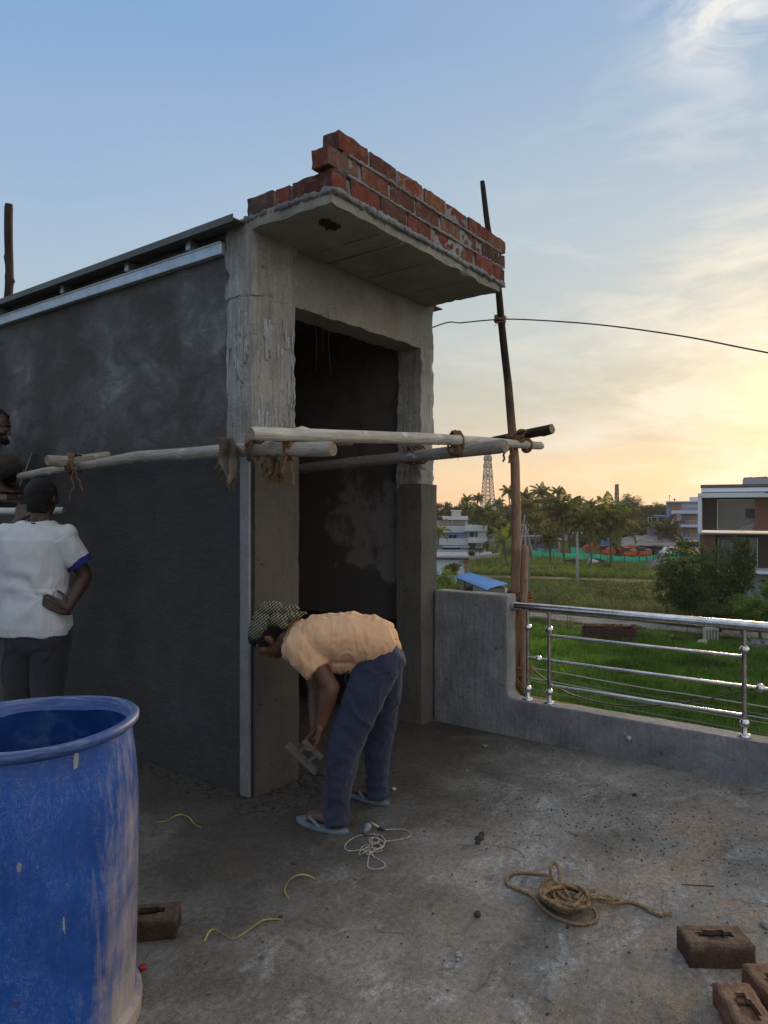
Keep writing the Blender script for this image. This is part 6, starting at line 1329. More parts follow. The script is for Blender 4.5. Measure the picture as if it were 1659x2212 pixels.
# bushes left of the railing
tree(952, 1256, 50, 36, 30, CR_BR, 'glossy bright bush peeping between the stair room and the blue shed', name='bush', cat='bush'); tree(940, 1280, 46, 34, 22, CR_BR, 'bright bush just above the tall parapet', name='bush', cat='bush')
tree(979, 1225, 58, 17, 13, CR_BUSHD, 'small loose shrub before the little white house', name='shrub', cat='shrub'); tree(1012, 1275, 52, 15, 12, CR_BUSHD, 'dark rounded shrub under the left eave of the blue shed', name='shrub', cat='shrub'); tree(1036, 1279, 51, 13, 10, CR_BUSHD, 'dark shrub touching the open front of the blue shed', name='shrub', cat='shrub')
GS = 'single weeds and shrubs in the wild strip'
for i, (x, y, D, rw, rh, me, lb) in enumerate(((1304, 1292, 62, 11, 26, CR_BR, 'tall yellow green sapling in the wild strip beyond the handrail'), (1240, 1250, 84, 9, 9, CR_BUSH, 'small bush beside the dirt road under the palms'), (1310, 1224, 98, 16, 10, CR_BUSHD, 'rounded dark bush at the foot of the drooping palm'),
        (1440, 1300, 58, 30, 16, CR_BUSH, 'pale leafy shrub left of the dark trees'), (1375, 1296, 60, 22, 14, CR_BUSH, 'leafy shrub in the middle of the wild strip'), (1192, 1295, 64, 12, 12, CR_BUSH, 'small shrub in the wild strip near the upright pole'), (1165, 1338, 52, 17, 8, CR_BR, 'green shrub on the path edge behind the first railing post'), (1378, 1359, 48, 13, 9, CR_BUSH, 'round shrub on the field bank right of the brick heap'),
        (1140, 1352, 50, 10, 12, CR_BUSH, 'pale twiggy plant behind the double railing posts'), (1522, 1348, 45, 15, 14, CR_BUSH, 'thin shrub growing behind the concrete grille in the field bank'), (1018, 1195, 118, 10, 7, CR_BUSHD, 'clipped bush along the white house wall'), (1050, 1177, 125, 8, 11, CR_BUSHD, 'upright shrub by the white house gate'), (1036, 1188, 122, 12, 7, CR_BUSHD, 'low hedge bush before the white house porch'), (1262, 1160, 140, 30, 30, CR_FAR[0], 'shady tree behind the utility post'))):
    tree(x, y, D, rw, rh, me, lb, GS if i < 10 else None, name='shrub', cat='shrub', limbs=3)

# ================================================================== buildings
def rot(o, rz): o.rotation_euler = (0, 0, rz)
MW = lambda c, n, **k: flat(n, c, k.pop('rough', .8), 0, .3, k.pop('var', .10), .4)
WHITEW = MW((.60, .61, .62), 'white_house_paint', var=.14); BLUEG = MW((.44, .47, .50), 'pale_grey_paint', var=.12); GLASS = flat('dark_glass', (.03, .035, .04), .12, 0, .6, .2, 1)
SHAD = flat('dark_opening', (.035, .032, .03), .8); BLUER = flat('blue_sheet', (.10, .24, .50), .45, .1, .5, .2, 2); TAN = MW((.40, .30, .20), 'tan_paint')
def pix(root, D):  # local coordinates (x,z) of picture points on the front plane of a building
    o = root.location.copy(); rz = root.rotation_euler.z; c, s = cos(rz), sin(rz)
    def f(x, y):
        u = (x-829.5)/F; Dd = (c*o.y-s*o.x)/(c-s*u); return (c*(u*Dd-o.x)+s*(Dd-o.y), CAMZ+(1106-y)/F*Dd-o.z)
    return f
def pbox(mb, px, x0, y0, x1, y1, f, b):  # box whose front face covers the picture rectangle; f,b = front/back offsets in depth
    (a, z1), (c, z0) = px(x0, y0), px(x1, y1); mb.bx(a, c, f, b, z0, z1); return mb
def pbase(mb, px, x0, y0, x1, f, b): (a, z1), (c, _) = px(x0, y0), px(x1, y0); mb.bx(a, c, f, b, 0, z1); return mb
def building(name, cx, D, label, cat='house'): return empty(name, (at(cx, 0, D).x, D, GZ), -math.atan((cx-829.5)/F), label, cat)
def part(root, px, name, mat, rects, f=0, b=.1):
    mb = MB(); [pbox(mb, px, *r, f, b) for r in rects]; return mb.build(name, mat, root)
# white house behind the left palms  (crop 7b: display 939.6+.1172x, 1080+.1172y)
k7 = lambda x0, y0, x1, y1: (939.6+.1172*x0, 1080+.1172*y0, 939.6+.1172*x1, 1080+.1172*y1)
D = 134; h = building('house', 1000, D, 'two storey white house with balconies and curved sunshades behind the left palms'); px = pix(h, D)
mb = MB(); pbase(mb, px, 915, 1136, 1051, .8, 11); mb.build('wall', BLUEG, h)
part(h, px, 'balcony', WHITEW, [k7(550, 468, 965, 575)], -.6, .78); part(h, px, 'balcony', WHITEW, [k7(610, 685, 965, 790)], -.6, .78); part(h, px, 'balcony', BLUEG, [k7(0, 484, 548, 600)], -.15, .79); part(h, px, 'balcony', BLUEG, [k7(0, 706, 608, 835)], -.3, .79)
part(h, px, 'wall_panel', WHITEW, [k7(790, 575, 940, 685), k7(850, 790, 945, 880)], .3, .79)
for r in ((640, 600, 715, 683), (748, 600, 778, 683)): part(h, px, 'window', SHAD, [k7(*r)], .72, .79)
w1_ = part(h, px, 'window', SHAD, [k7(180, 650, 398, 706)], .70, .79); part(h, px, 'mullion', WHITEW, [k7(245, 650, 250, 706)], .66, .699).parent = w1_; part(h, px, 'mullion', WHITEW, [k7(320, 650, 325, 706)], .66, .699).parent = w1_
part(h, px, 'porch', SHAD, [k7(130, 872, 465, 940), k7(620, 795, 750, 925)], .60, .79); part(h, px, 'door', flat('brown_door', (.07, .03, .02), .6), [k7(903, 832, 930, 885)], .2, .299)
def awning(root, px, r, mat, f, b, drop):
    (a, z1), (c, z0) = px(*k7(*r)[:2]), px(*k7(*r)[2:]); mb = MB(); n = int((c-a)/.18); vs = []
    for i in range(n+1):
        x = a+(c-a)*i/n; o_ = .03*(i % 2); vs += [(x, f, z0+o_), (x, b, z1+o_)]
    mb.add(vs, [(2*i, 2*i+2, 2*i+3, 2*i+1) for i in range(n)]); o = mb.build('awning', mat, root); o.modifiers.new('s', 'SOLIDIFY').thickness = .03; return o
awning(h, px, (130, 832, 640, 872), flat('faded_blue_sheet', (.33, .40, .46), .6, 0, .3, .3, .8), -.9, .5, 0); awning(h, px, (100, 608, 590, 640), BLUER, -.4, .6, 0)
mb = MB(); pbox(mb, px, *k7(20, 370, 610, 470), 2.5, 9); mb.build('penthouse', TAN if False else flat('shaded_cream', (.34, .31, .26), .8), h)
part(h, px, 'canopy_slab', WHITEW, [k7(70, 305, 610, 366)], 1.2, 9.5); part(h, px, 'stair_head', MW((.45, .43, .39), 'beige_paint'), [k7(300, 205, 475, 300)], 3, 8); part(h, px, 'stair_cap', WHITEW, [k7(285, 186, 490, 205)], 2.8, 8.2); [part(h, px, 'canopy_post', WHITEW, [k7(x_, 366, x_+10, 470)], 1.5, 1.7) for x_ in (232, 305, 570)]
mb = MB(); p_ = px(*k7(85, 345, 85, 345)[:2]); mb.lathe([(.0, 0), (.55, .0), (.55, .6), (.30, .85), (.0, .85)], 12, (p_[0], .6, p_[1]-.3)); mb.build('water_tank', flat('black_tank', (.02, .02, .02), .5), h, smooth=True)
# compound wall, gate posts
wl = empty('compound_wall', (at(1005, 0, 124).x, 124, GZ), 0, 'white washed compound wall with dark gates before the white house', 'wall'); px = pix(wl, 124)
mb = MB(); pbase(mb, px, 930, 1192, 1062, 0, .25); mb.build('wall', WHITEW, wl); part(wl, px, 'gate', SHAD, [(997, 1191, 1008, 1203)], -.06, -.01); part(wl, px, 'gate', SHAD, [(1016, 1191, 1025, 1203)], -.06, -.01)
wl = empty('boundary_wall', tuple(gnd(1045, 1212)), 0, 'low grey block wall running from the little house towards the palms', 'wall'); a, b = gnd(1005, 1217)-wl.location, gnd(1080, 1206)-wl.location
mb = MB(); mb.bar(a+V((0, 0, .5)), b+V((0, 0, .5)), .25, 1.0) if False else mb.add([(a.x, a.y, 0), (b.x, b.y, 0), (b.x, b.y, .95), (a.x, a.y, .95), (a.x, a.y+.3, 0), (b.x, b.y+.3, 0), (b.x, b.y+.3, .95), (a.x, a.y+.3, .95)], [(0, 1, 2, 3), (3, 2, 6, 7), (4, 7, 6, 5), (0, 3, 7, 4), (1, 5, 6, 2)]); mb.build('wall', flat('block_wall', (.27, .27, .25), .9, 0, .2, .3, 1.5), wl)
# small white and tan house with the blue terrace
D = 72; h = building('house', 968, D, 'little flat-roofed white house with tan brick panel and pale blue terrace'); px = pix(h, D)
mb = MB(); pbase(mb, px, 900, 1209, 1013.4, .3, 9); mb.build('wall', MW((.55, .60, .66), 'bluish_white_paint'), h); part(h, px, 'roof_slab', flat('grey_slab', (.22, .22, .23), .8), [k7(-300, 1040, 633, 1072)], -.35, 9.4)
part(h, px, 'parapet', MW((.25, .36, .46), 'sky_blue_paint'), [k7(-300, 1026, 630, 1039)], .2, .5); part(h, px, 'parapet', MW((.25, .36, .46), 'sky_blue_paint'), [k7(-300, 1006, 610, 1030)], 8.8, 9.2)
part(h, px, 'brick_panel', flat('tan_brick', (.33, .23, .12), .9, 0, .2, .5, 3), [k7(190, 1200, 425, 1385)], .2, .29); part(h, px, 'cladding', flat('terracotta_strip', (.30, .15, .09), .85, 0, .2, .3, 2), [k7(540, 1065, 634, 1250)], .1, .29)
part(h, px, 'cladding', flat('olive_panel', (.20, .17, .09), .9), [k7(550, 1252, 620, 1360)], .15, .29); part(h, px, 'louvre', flat('steel_blue', (.08, .14, .25), .5), [k7(447, 1093, 532, 1102), k7(447, 1126, 532, 1136), k7(447, 1156, 532, 1166)], .2, .29)
part(h, px, 'cladding_gap', SHAD, [k7(550, 1086, 624, 1100), k7(550, 1150, 624, 1162)], .07, .099); part(h, px, 'window', GLASS, [k7(300, 1290, 390, 1385)], .12, .199)
# blue roofed shed
D = 56; h = building('shed', 1040, D, 'open shed with a corrugated blue sheet roof beyond the tall parapet', 'shed'); h.rotation_euler = (0, 0, 0)
def q7b(x, y, z):  # point at given height on the shed seen at picture point of crop 7b
    X, Y = 939.6+.1172*x, 1080+.1172*y; Dd = (CAMZ-z)*F/(Y-1106); return V(((X-829.5)/F*Dd, Dd, z))-h.location
zr = GZ+2.9; A, B, C_, E_ = q7b(365, 1400, zr), q7b(655, 1345, zr+.35), q7b(1345, 1550, zr+.35), q7b(965, 1640, zr)
mb = MB(); n = 90; vs = []
for i in range(n+1):
    t = i/n; a, b = A.lerp(E_, t), B.lerp(C_, t)
    for k in range(7): p = a.lerp(b, k/6); vs.append(p+V((0, 0, .035*(i % 2)-.10*(max(0, 1-k*1.5))**2)))
mb.add(vs, [(i*7+k, i*7+k+1, (i+1)*7+k+1, (i+1)*7+k) for i in range(n) for k in range(6)]); o = mb.build('roof', BLUER, h); o.modifiers.new('s', 'SOLIDIFY').thickness = .02
mb = MB(); ins = lambda p, q, t: p.lerp(q, t)
cc_ = [(A+B+C_+E_)/4]; Wc = [p.lerp(cc_[0], .12) for p in (A, B, C_, E_)]
def wallq(p, q, z0, z1): return mb.add([(p.x, p.y, z0), (q.x, q.y, z0), (q.x, q.y, z1), (p.x, p.y, z1)], [(0, 1, 2, 3)])
wallq(Wc[0], Wc[1], 0, 2.85); wallq(Wc[1], Wc[2], 0, 3.0); m_ = Wc[0].lerp(Wc[3], .55); wallq(m_, Wc[3], 0, 2.8); wallq(Wc[3], Wc[2], 0, 2.9); ob = mb.build('wall', MW((.26, .23, .19), 'shed_plaster'), h); ob.modifiers.new('s', 'SOLIDIFY').thickness = .12
for t in (0, .28, .55): mb = MB(); p = Wc[0].lerp(Wc[3], t)+V((0, -.15, 0)); mb.bar((p.x, p.y, 0), (p.x, p.y, 2.8), .10); mb.build('post', SHAD, h)
mb = MB(); p = Wc[3]+V((.1, -.1, 0)); mb.bar((Wc[2].x+.12, Wc[2].y-.1, 0), (Wc[2].x+.12, Wc[2].y-.1, 2.9), .16); mb.build('post', WHITEW, h)
# the modern house on the right (crop 8: display 1296+.2187x, 999+.2187y)
k8 = lambda x0, y0, x1, y1: (1296+.2187*x0, 999+.2187*y0, 1296+.2187*x1, 999+.2187*y1)
D = 60; h = building('modern_house', 1580, D, 'modern house with big glass windows, wood cladding and a white box frame', 'house'); px = pix(h, D)
FRW = MW((.66, .69, .74), 'white_frame_paint', var=.06); GREYP = MW((.30, .31, .34), 'grey_band_paint')
def m_clad():
    m, t, b = bsdf('wood_cladding', .55, 0, .4); co = t.coords(); n = t.noise(t.mapping(co, scale=(.8, 1, 14)), 2.0, 6, .65, .3); s = t.node('ShaderNodeSeparateXYZ'); t.put(s.inputs[0], co)
    fr = t.math('FRACT', t.math('MULTIPLY', s.outputs[2], 4.2)); c = t.ramp(n, [(.3, (.12, .045, .025)), (.7, (.27, .115, .065))]); c = t.mix(t.math('LESS_THAN', fr, .08), c, (.04, .02, .012)); t.put(b.inputs['Base Color'], c); setbump(t, b, n, .5, .02); return m
CLAD = m_clad(); TILE = flat('dark_brown_tiles', (.045, .026, .020), .5, 0, .4, .3, 5)
def m_pane():
    m, t, b = bsdf('tinted_window_glass', .06, 0, .8); t.put(b.inputs['Base Color'], (.10, .11, .10)); b.inputs['Transmission Weight'].default_value = .25; return m
PANE = flat('tinted_pane', (.12, .125, .115), .10, 0, .7, .25, .35)
mb = MB(); pbase(mb, px, 1508.6, 1151, 1900, 1.6, 14); mb.build('wall', FRW, h); mb = MB(); pbox(mb, px, *k8(985, 330, 2700, 712), 1.59, 13); 
part(h, px, 'wall', TILE, [k8(1005, 330, 2700, 690)], 1.40, 1.58)
part(h, px, 'box_frame', FRW, [k8(970, 305, 2760, 333), k8(970, 690, 2760, 718), k8(970, 334, 1006, 689)], -.45, 1.75)
part(h, px, 'roof_parapet', GREYP, [k8(1000, 225, 2760, 304)], .6, 13); part(h, px, 'roof_ledge', FRW, [k8(998, 252, 2760, 270)], .45, .595); part(h, px, 'roof_ledge', flat('dark_cap', (.10, .09, .09), .8), [k8(992, 219, 2760, 226)], .4, 13.2)
part(h, px, 'stair_head', MW((.33, .34, .36), 'grey_render'), [k8(1425, 135, 2200, 210)], 4, 10)
mb = MB(); 
for i in range(26): q = px(*k8(1430+30*i, 133, 0, 0)[:2]); rough_box(mb, q[0], q[0]+.22, 4.0, 4.5, q[1], q[1]+.05+.10*abs(noise.noise(V((i*.9, 0, 4)))), .1, .03, 5, i)
mb.build('rubble_on_top', flat('broken_brick', (.10, .05, .035), .9), h)
part(h, px, 'wood_panel', CLAD, [k8(1535, 322, 2500, 688)], 1.0, 1.40); part(h, px, 'wood_panel', CLAD, [k8(985, 718, 1136, 1450)], .6, 1.59); part(h, px, 'wall', TILE, [k8(1137, 718, 2500, 1082)], 1.38, 1.595)
def winframe(r, mull=()):
    w_ = part(h, px, 'window', PANE, [k8(*r)], 1.28, 1.37); t = 7; x0, y0, x1, y1 = r
    part(h, px, 'frame', flat('white_aluminium', (.6, .62, .64), .4), [k8(x0-t, y0-t, x1+t, y0), k8(x0-t, y1, x1+t, y1+t), k8(x0-t, y0, x0, y1), k8(x1, y0, x1+t, y1)], 1.22, 1.36).parent = w_
    return w_
w_ = winframe((1162, 370, 1534, 660)); part(h, px, 'inner_frame', flat('dark_recess', (.05, .045, .05), .7), [k8(1440, 456, 1533, 553)], 1.255, 1.279).parent = w_
w_ = winframe((1170, 752, 1558, 1065))
# stair and balustrade behind the panes, seen as bars on the inside face
mb = MB(); A = px(*k8(1210, 765, 0, 0)[:2]); B = px(*k8(1560, 905, 0, 0)[:2])
for j in range(4): mb.bar((A[0], 1.262, A[1]-j*.18), (B[0], 1.262, B[1]-j*.18), .03)
for j in range(5): t = j/4; mb.bar((A[0]+(B[0]-A[0])*t, 1.255, A[1]+(B[1]-A[1])*t), (A[0]+(B[0]-A[0])*t, 1.255, A[1]+(B[1]-A[1])*t-1.0), .035)
mb.build('stair_rail', M_GALV, w_)
mb = MB()
for j in range(6): q = px(*k8(1450+18*j, 975+16*j, 0, 0)[:2]); mb.bx(q[0], q[0]+.22, 1.25, 1.279, q[1]-.42, q[1])
mb.build('stair_steps', flat('pale_steps', (.42, .40, .34), .8), w_)
mb = MB(); A = px(*k8(1390, 655, 0, 0)[:2]); B = px(*k8(1532, 605, 0, 0)[:2]); [mb.bar((A[0], 1.262, A[1]-j*.15), (B[0], 1.262, B[1]-j*.15), .03) for j in range(3)]; mb.build('stair_rail', M_GALV, h)
part(h, px, 'balcony_ledge', FRW, [k8(1150, 1083, 2700, 1110)], -.5, 1.75); part(h, px, 'ground_floor', MW((.42, .45, .50), 'grey_white_paint'), [k8(1150, 1111, 2700, 1480)], 1.2, 1.59)
for r in ((1495, 1232, 1532, 1262), (1575, 1236, 1600, 1262), (1598, 1168, 1652, 1195)): part(h, px, 'vent_opening', SHAD, [k8(*r)], 1.15, 1.199)
part(h, px, 'lamp_strip', flat('dark_strip', (.05, .05, .05), .5), [k8(1625, 287, 1760, 300)], -.50, -.451)
# lavender apartment block
D = 135; h = building('apartment_block', 1475, D, 'lavender three storey block with white framed balconies and tan panels behind the modern house', 'building'); px = pix(h, D)
LAV = MW((.30, .32, .46), 'lavender_paint'); WF = MW((.55, .57, .66), 'white_balcony_paint'); BRP = MW((.30, .14, .075), 'brown_panel')
mb = MB(); pbase(mb, px, *k8(655, 390, 0, 0)[:2], k8(1100, 0, 0, 0)[0], .9, 12); mb.build('wall', LAV, h); part(h, px, 'roof_slab', WF, [k8(650, 383, 1100, 392)], -.2, 12.3)
for r in ((708, 473, 975, 505), (708, 612, 975, 640), (708, 505, 722, 612)): part(h, px, 'balcony', WF, [k8(*r)], -.5, .89)
part(h, px, 'balcony', LAV, [k8(708, 738, 980, 775)], -.5, .89)
for r in ((710, 422, 796, 468), (724, 508, 760, 610), (712, 644, 800, 736)): part(h, px, 'panel', BRP, [k8(*r)], -.1, .89)
part(h, px, 'louvre', WF, [k8(760, 510+14*j, 800, 518+14*j) for j in range(7)], -.2, .89)
for y in (508, 644): w_ = part(h, px, 'balcony_recess', flat('shaded_lavender', (.17, .18, .25), .8), [k8(818, y, 968, y+100)], .82, .895); part(h, px, 'door', flat('orange_door', (.38, .16, .06), .7), [k8(882, y+18, 950, y+96)], .76, .819).parent = w_; part(h, px, 'balcony_rail', M_GALV, [k8(818, y+64, 968, y+67), k8(818, y+78, 968, y+80), k8(818, y+90, 968, y+92)]+[k8(820+36*j, y+64, 823+36*j, y+100) for j in range(5)], -.4, -.36)
part(h, px, 'stair_head', WF, [k8(888, 338, 1080, 383)], 3, 9); part(h, px, 'railing', M_GALV, [k8(800, 440, 972, 443), k8(800, 455, 972, 457)]+[k8(805+30*j, 440, 808+30*j, 470) for j in range(6)], -.3, -.26); part(h, px, 'upper_wall', WF, [k8(806, 404, 975, 438)], .80, .895)
part(h, px, 'ground_opening', SHAD, [k8(830, 780, 975, 850), k8(670, 780, 800, 860)], .6, .899)
for (x, y, s) in ((737, 366, 11), (688, 330, 8)):
    d_ = empty('satellite_dish', tuple(at(*k8(x, y, 0, 0)[:2], D+2)), 0, 'dark satellite dish on the roof of the lavender block' if x > 700 else 'small round dish on a thin mast left of the lavender roof', 'dish'); mb = MB(); r = s*.2187/F*D
    mb.lathe([(0, -.05), (r*.6, 0), (r, .18*r)], 14); o = mb.build('reflector', flat('dish_grey', (.06, .06, .065), .6), d_, smooth=True); o.rotation_euler = (radians(65), 0, radians(-30)); o.modifiers.new('s', 'SOLIDIFY').thickness = .03
    mb = MB(); mb.bar((0, 0, -(2.2 if x < 700 else .9)), (0, 0, 0), .06); mb.build('mast', SHAD, d_)
# pale blue annex with pink zigzag stair
D = 141; h = building('annex', 1420, D, 'pale blue annex with a pink trimmed outside stair, left of the lavender block', 'building'); px = pix(h, D)
mb = MB(); pbase(mb, px, *k8(505, 598, 0, 0)[:2], k8(655, 0, 0, 0)[0], 2, 8); mb.build('wall', MW((.28, .40, .47), 'aqua_paint'), h); mb = MB(); pbase(mb, px, *k8(466, 660, 0, 0)[:2], k8(515, 0, 0, 0)[0], 0, 3); mb.build('stair_tower', MW((.24, .34, .42), 'aqua_paint2'), h)
PINK = MW((.42, .12, .28), 'pink_trim'); mb = MB()
for (x0, y0, x1, y1) in ((515, 660, 560, 700), (560, 640, 520, 690), (515, 700, 570, 750), (468, 655, 520, 655), (512, 660, 512, 790), (466, 660, 466, 790)): a, b = px(*k8(x0, y0, 0, 0)[:2]), px(*k8(x1, y1, 0, 0)[:2]); mb.bar((a[0], -.15, a[1]), (b[0], -.15, b[1]), .22)
mb.build('pink_stair', PINK, h); part(h, px, 'flat_roof', BLUER, [k8(535, 522, 662, 538)], -1, 6)
[MB().bar((px(*k8(x, 540, 0, 0)[:2])[0], 0, px(*k8(x, 540, 0, 0)[:2])[1]), (px(*k8(x, 540, 0, 0)[:2])[0], 0, px(*k8(x, 600, 0, 0)[:2])[1]), .12).build('roof_post', M_GALV, h) for x in (476, 510, 563, 575, 640)]; part(h, px, 'roof_beam', M_GALV, [k8(474, 541, 660, 545)], -.1, .1)
# far roofs peeping through the trees
for (x0, y0, x1, y1, D, c, lb) in ((1211, 1089, 1240, 1112, 205, (.30, .26, .22), 'far flat-roofed tan building among the palm tops'), (1275, 1096, 1312, 1112, 215, (.26, .25, .25), 'far grey building left of the round tree'), (1398, 1092, 1410, 1120, 200, (.35, .38, .46), 'slim pale far tower block between the two skyline trees'), (1064, 1112, 1085, 1150, 165, (.42, .38, .30), 'cream house end with a terracotta balcony behind the bent palm'), (1058, 1090, 1072, 1116, 175, (.38, .42, .42), 'pale far house beside the lattice tower foot'), (1400, 1085, 1420, 1100, 230, (.3, .3, .32), 'distant block on the skyline')):
    if lb == 'distant block on the skyline': continue
    h = building('far_house', (x0+x1)/2, D, lb, 'building'); px = pix(h, D); mb = MB(); pbase(mb, px, x0, y0, x1, 0, 10); mb.build('wall', MW(c, 'far_paint_%d' % x0), h); part(h, px, 'parapet', MW(tuple(k*1.2 for k in c), 'far_trim_%d' % x0), [(x0-1, y0-1.5, x1+1, y0+1)], -.4, 10.4)
    if x1-x0 > 15: part(h, px, 'window', SHAD, [(x0+4, y0+6, x0+8, y0+12)], -.05, -.01); part(h, px, 'window', SHAD, [(x0+14, y0+6, x0+18, y0+12)], -.05, -.01)
D = 190; h = building('blue_roof_hall', 1250, D, 'long hall with a thin blue sheet roof seen through the palm crowns', 'building'); px = pix(h, D); mb = MB(); pbase(mb, px, 1215, 1113, 1283, 2, 12); mb.build('wall', MW((.36, .40, .40), 'hall_wall'), h); mb = MB(); a, b = px(1204, 1112), px(1294, 1107); mb.add([(a[0], 0, a[1]), (b[0], 0, b[1]), (b[0], 14, b[1]+.6), (a[0], 14, a[1]+.6)], [(0, 1, 2, 3)]); o = mb.build('roof', BLUER, h); o.modifiers.new('s', 'SOLIDIFY').thickness = .3
D = 170; h = building('blue_house', 1300, D, 'bright blue house front glimpsed behind the drooping palm', 'building'); px = pix(h, D); mb = MB(); pbase(mb, px, 1283, 1122, 1345, 0, 8); mb.build('wall', MW((.12, .26, .50), 'strong_blue_paint'), h); part(h, px, 'roof_slab', WF, [(1281, 1120, 1347, 1123)], -.4, 8.4)
# pink gate post and low walls behind the net
D = 128; h = building('gate_house', 1208, D, 'pink and white gate pillars behind the net fence', 'gate'); px = pix(h, D); mb = MB(); pbase(mb, px, 1205, 1166, 1210, 0, 1); mb.build('pillar', MW((.42, .26, .26), 'pale_pink'), h); part(h, px, 'cap', WHITEW, [(1203, 1164, 1216, 1166)], -.2, 1.2)

# ================================================================== lattice tower and mast
def lattice(name, cx, ybase, ytop, D, w0, w1, nseg, label, tmat, plat=()):
    t = empty(name, (at(cx, 0, D).x, D, GZ), radians(20), label, 'tower'); zt = at(cx, ytop, D).z-GZ; LG = [MB() for _ in range(4)]; mb2 = MB()
    W_ = lambda k: w0+(w1-w0)*(k/nseg)**.75; z_ = lambda k: zt*(1-(1-k/nseg)**1.05)
    for k in range(nseg):
        a, b, za, zb = W_(k)/2, W_(k+1)/2, z_(k), z_(k+1); ca = [(-a, -a), (a, -a), (a, a), (-a, a)]; cb = [(-b, -b), (b, -b), (b, b), (-b, b)]
        for i in range(4):
            j = (i+1) % 4; LG[i].bar((*ca[i], za), (*cb[i], zb), .34); mb2.bar((*ca[i], za), (*cb[j], zb), .17); mb2.bar((*ca[j], za), (*cb[i], zb), .17); mb2.bar((*ca[i], za), (*ca[j], za), .17)
    [g_.build('leg', tmat, t) for g_ in LG]; mb2.build('bracing', tmat, t); return t, zt, W_
TOWM = flat('tower_steel', (.34, .27, .26), .6, .2, .3, .4, .1)
t, zt, W_ = lattice('lattice_tower', 1054, 0, 968, 330, 7.0, 1.6, 20, 'tall red and white lattice telecom tower above the palms', TOWM)
mb = MB(); 
for zf, n in ((.99, 6), (.87, 6), (.78, 5), (.66, 3)):
    for k in range(n): a = k*6.283/n; r = 1.6+.4*(1-zf)*3; mb.box((r*cos(a), r*sin(a), zt*zf), (.45, .45, 2.0))
mb.build('antenna_panel', flat('antenna_grey', (.14, .13, .12), .7), t)
mb = MB(); [mb.box((0, 0, zt*z), (3.2, 3.2, .22)) for z in (.985, .86)]; mb.build('platform', TOWM, t)
t, zt, W_ = lattice('mobile_mast', 1332.5, 0, 1046, 260, 1.5, .7, 12, 'thin dark mobile phone mast above the big round tree', flat('mast_steel', (.09, .07, .06), .7))
mb = MB(); 
for k in range(7): mb.box((.55*cos(k*2.1), .55*sin(k*2.1), zt*(.97-.05*k)), (.28, .28, 1.3))
mb.build('antenna_panel', flat('mast_panel', (.06, .05, .05), .7), t)
# utility poles
CONC = flat('concrete_pole', (.33, .33, .32), .9, 0, .2, .2, 1)
def upole(cx, ytop, D, r, label, arms=1, mat=CONC):
    t = empty('utility_pole', (at(cx, 0, D).x, D, GZ), .5, label, 'utility pole'); H = at(cx, ytop, D).z-GZ; mb = MB(); mb.tube([(0, 0, 0), (0, 0, H)], [r*1.25, r*.8], 8); mb.build('pole', mat, t, smooth=True, auto=40)
    for k in range(arms):
        z = H-.25-.8*k; mb = MB(); mb.bar((-.75, 0, z), (.75, 0, z), .07); a = mb.build('crossarm', SHAD, t); mb = MB()
        for x in (-.65, 0, .65): mb.lathe([(.0, 0), (.05, .0), (.07, .06), (.03, .12), (.05, .18), (0, .2)], 8, (x, 0, z+.04))
        mb.build('insulator', WHITEW, a, smooth=True)
    return V((t.location.x, D, GZ+H))
tA = upole(1247, 1149, 80, .13, 'light grey concrete utility post with wires, between two coconut palms'); tB = upole(1135, 1133, 112, .16, 'braced utility pole with a cross arm right of the brown upright', 2)
tC = upole(1140, 1183, 66, .17, 'dark concrete post just right of the short brown pole', 0, flat('dark_concrete', (.15, .15, .145), .9, 0, .2, .2, 1))
mb = MB(); a = V((-1.6, 0, 0)); t = bpy.data.objects['utility_pole.001']; mb.bar((1.9, 0, 0), (0, 0, 6), .14); mb.bar((-1.3, 0, 0), (-.1, 0, 7.6), .12); mb.build('brace', CONC, t)
def wires(A, B, sag, n, label, sp=.45, r=.022):
    for k in range(n):
        P = []
        for i in range(13): u = i/12; p = A.lerp(B, u); P.append(p+V((0, k*.3, -sag*4*u*(1-u)-k*sp+.1)))
        mb = MB(); mb.tube(P, r, 4); o = mb.build('power_line', flat('wire_grey', (.10, .10, .10), .6), None); tag(o, label % ('upper', 'middle', 'lower')[k], 'power line')
wires(tA, at(1000, 1160, 92), .5, 3, '%s wire running left from the light utility post', .5); wires(tA, at(1560, 1167, 68), .7, 3, '%s wire running right from the light utility post to the modern house', .45)
wires(tB, at(1247, 1122, 140), .4, 1, '%s wire running into the palms from the braced pole')
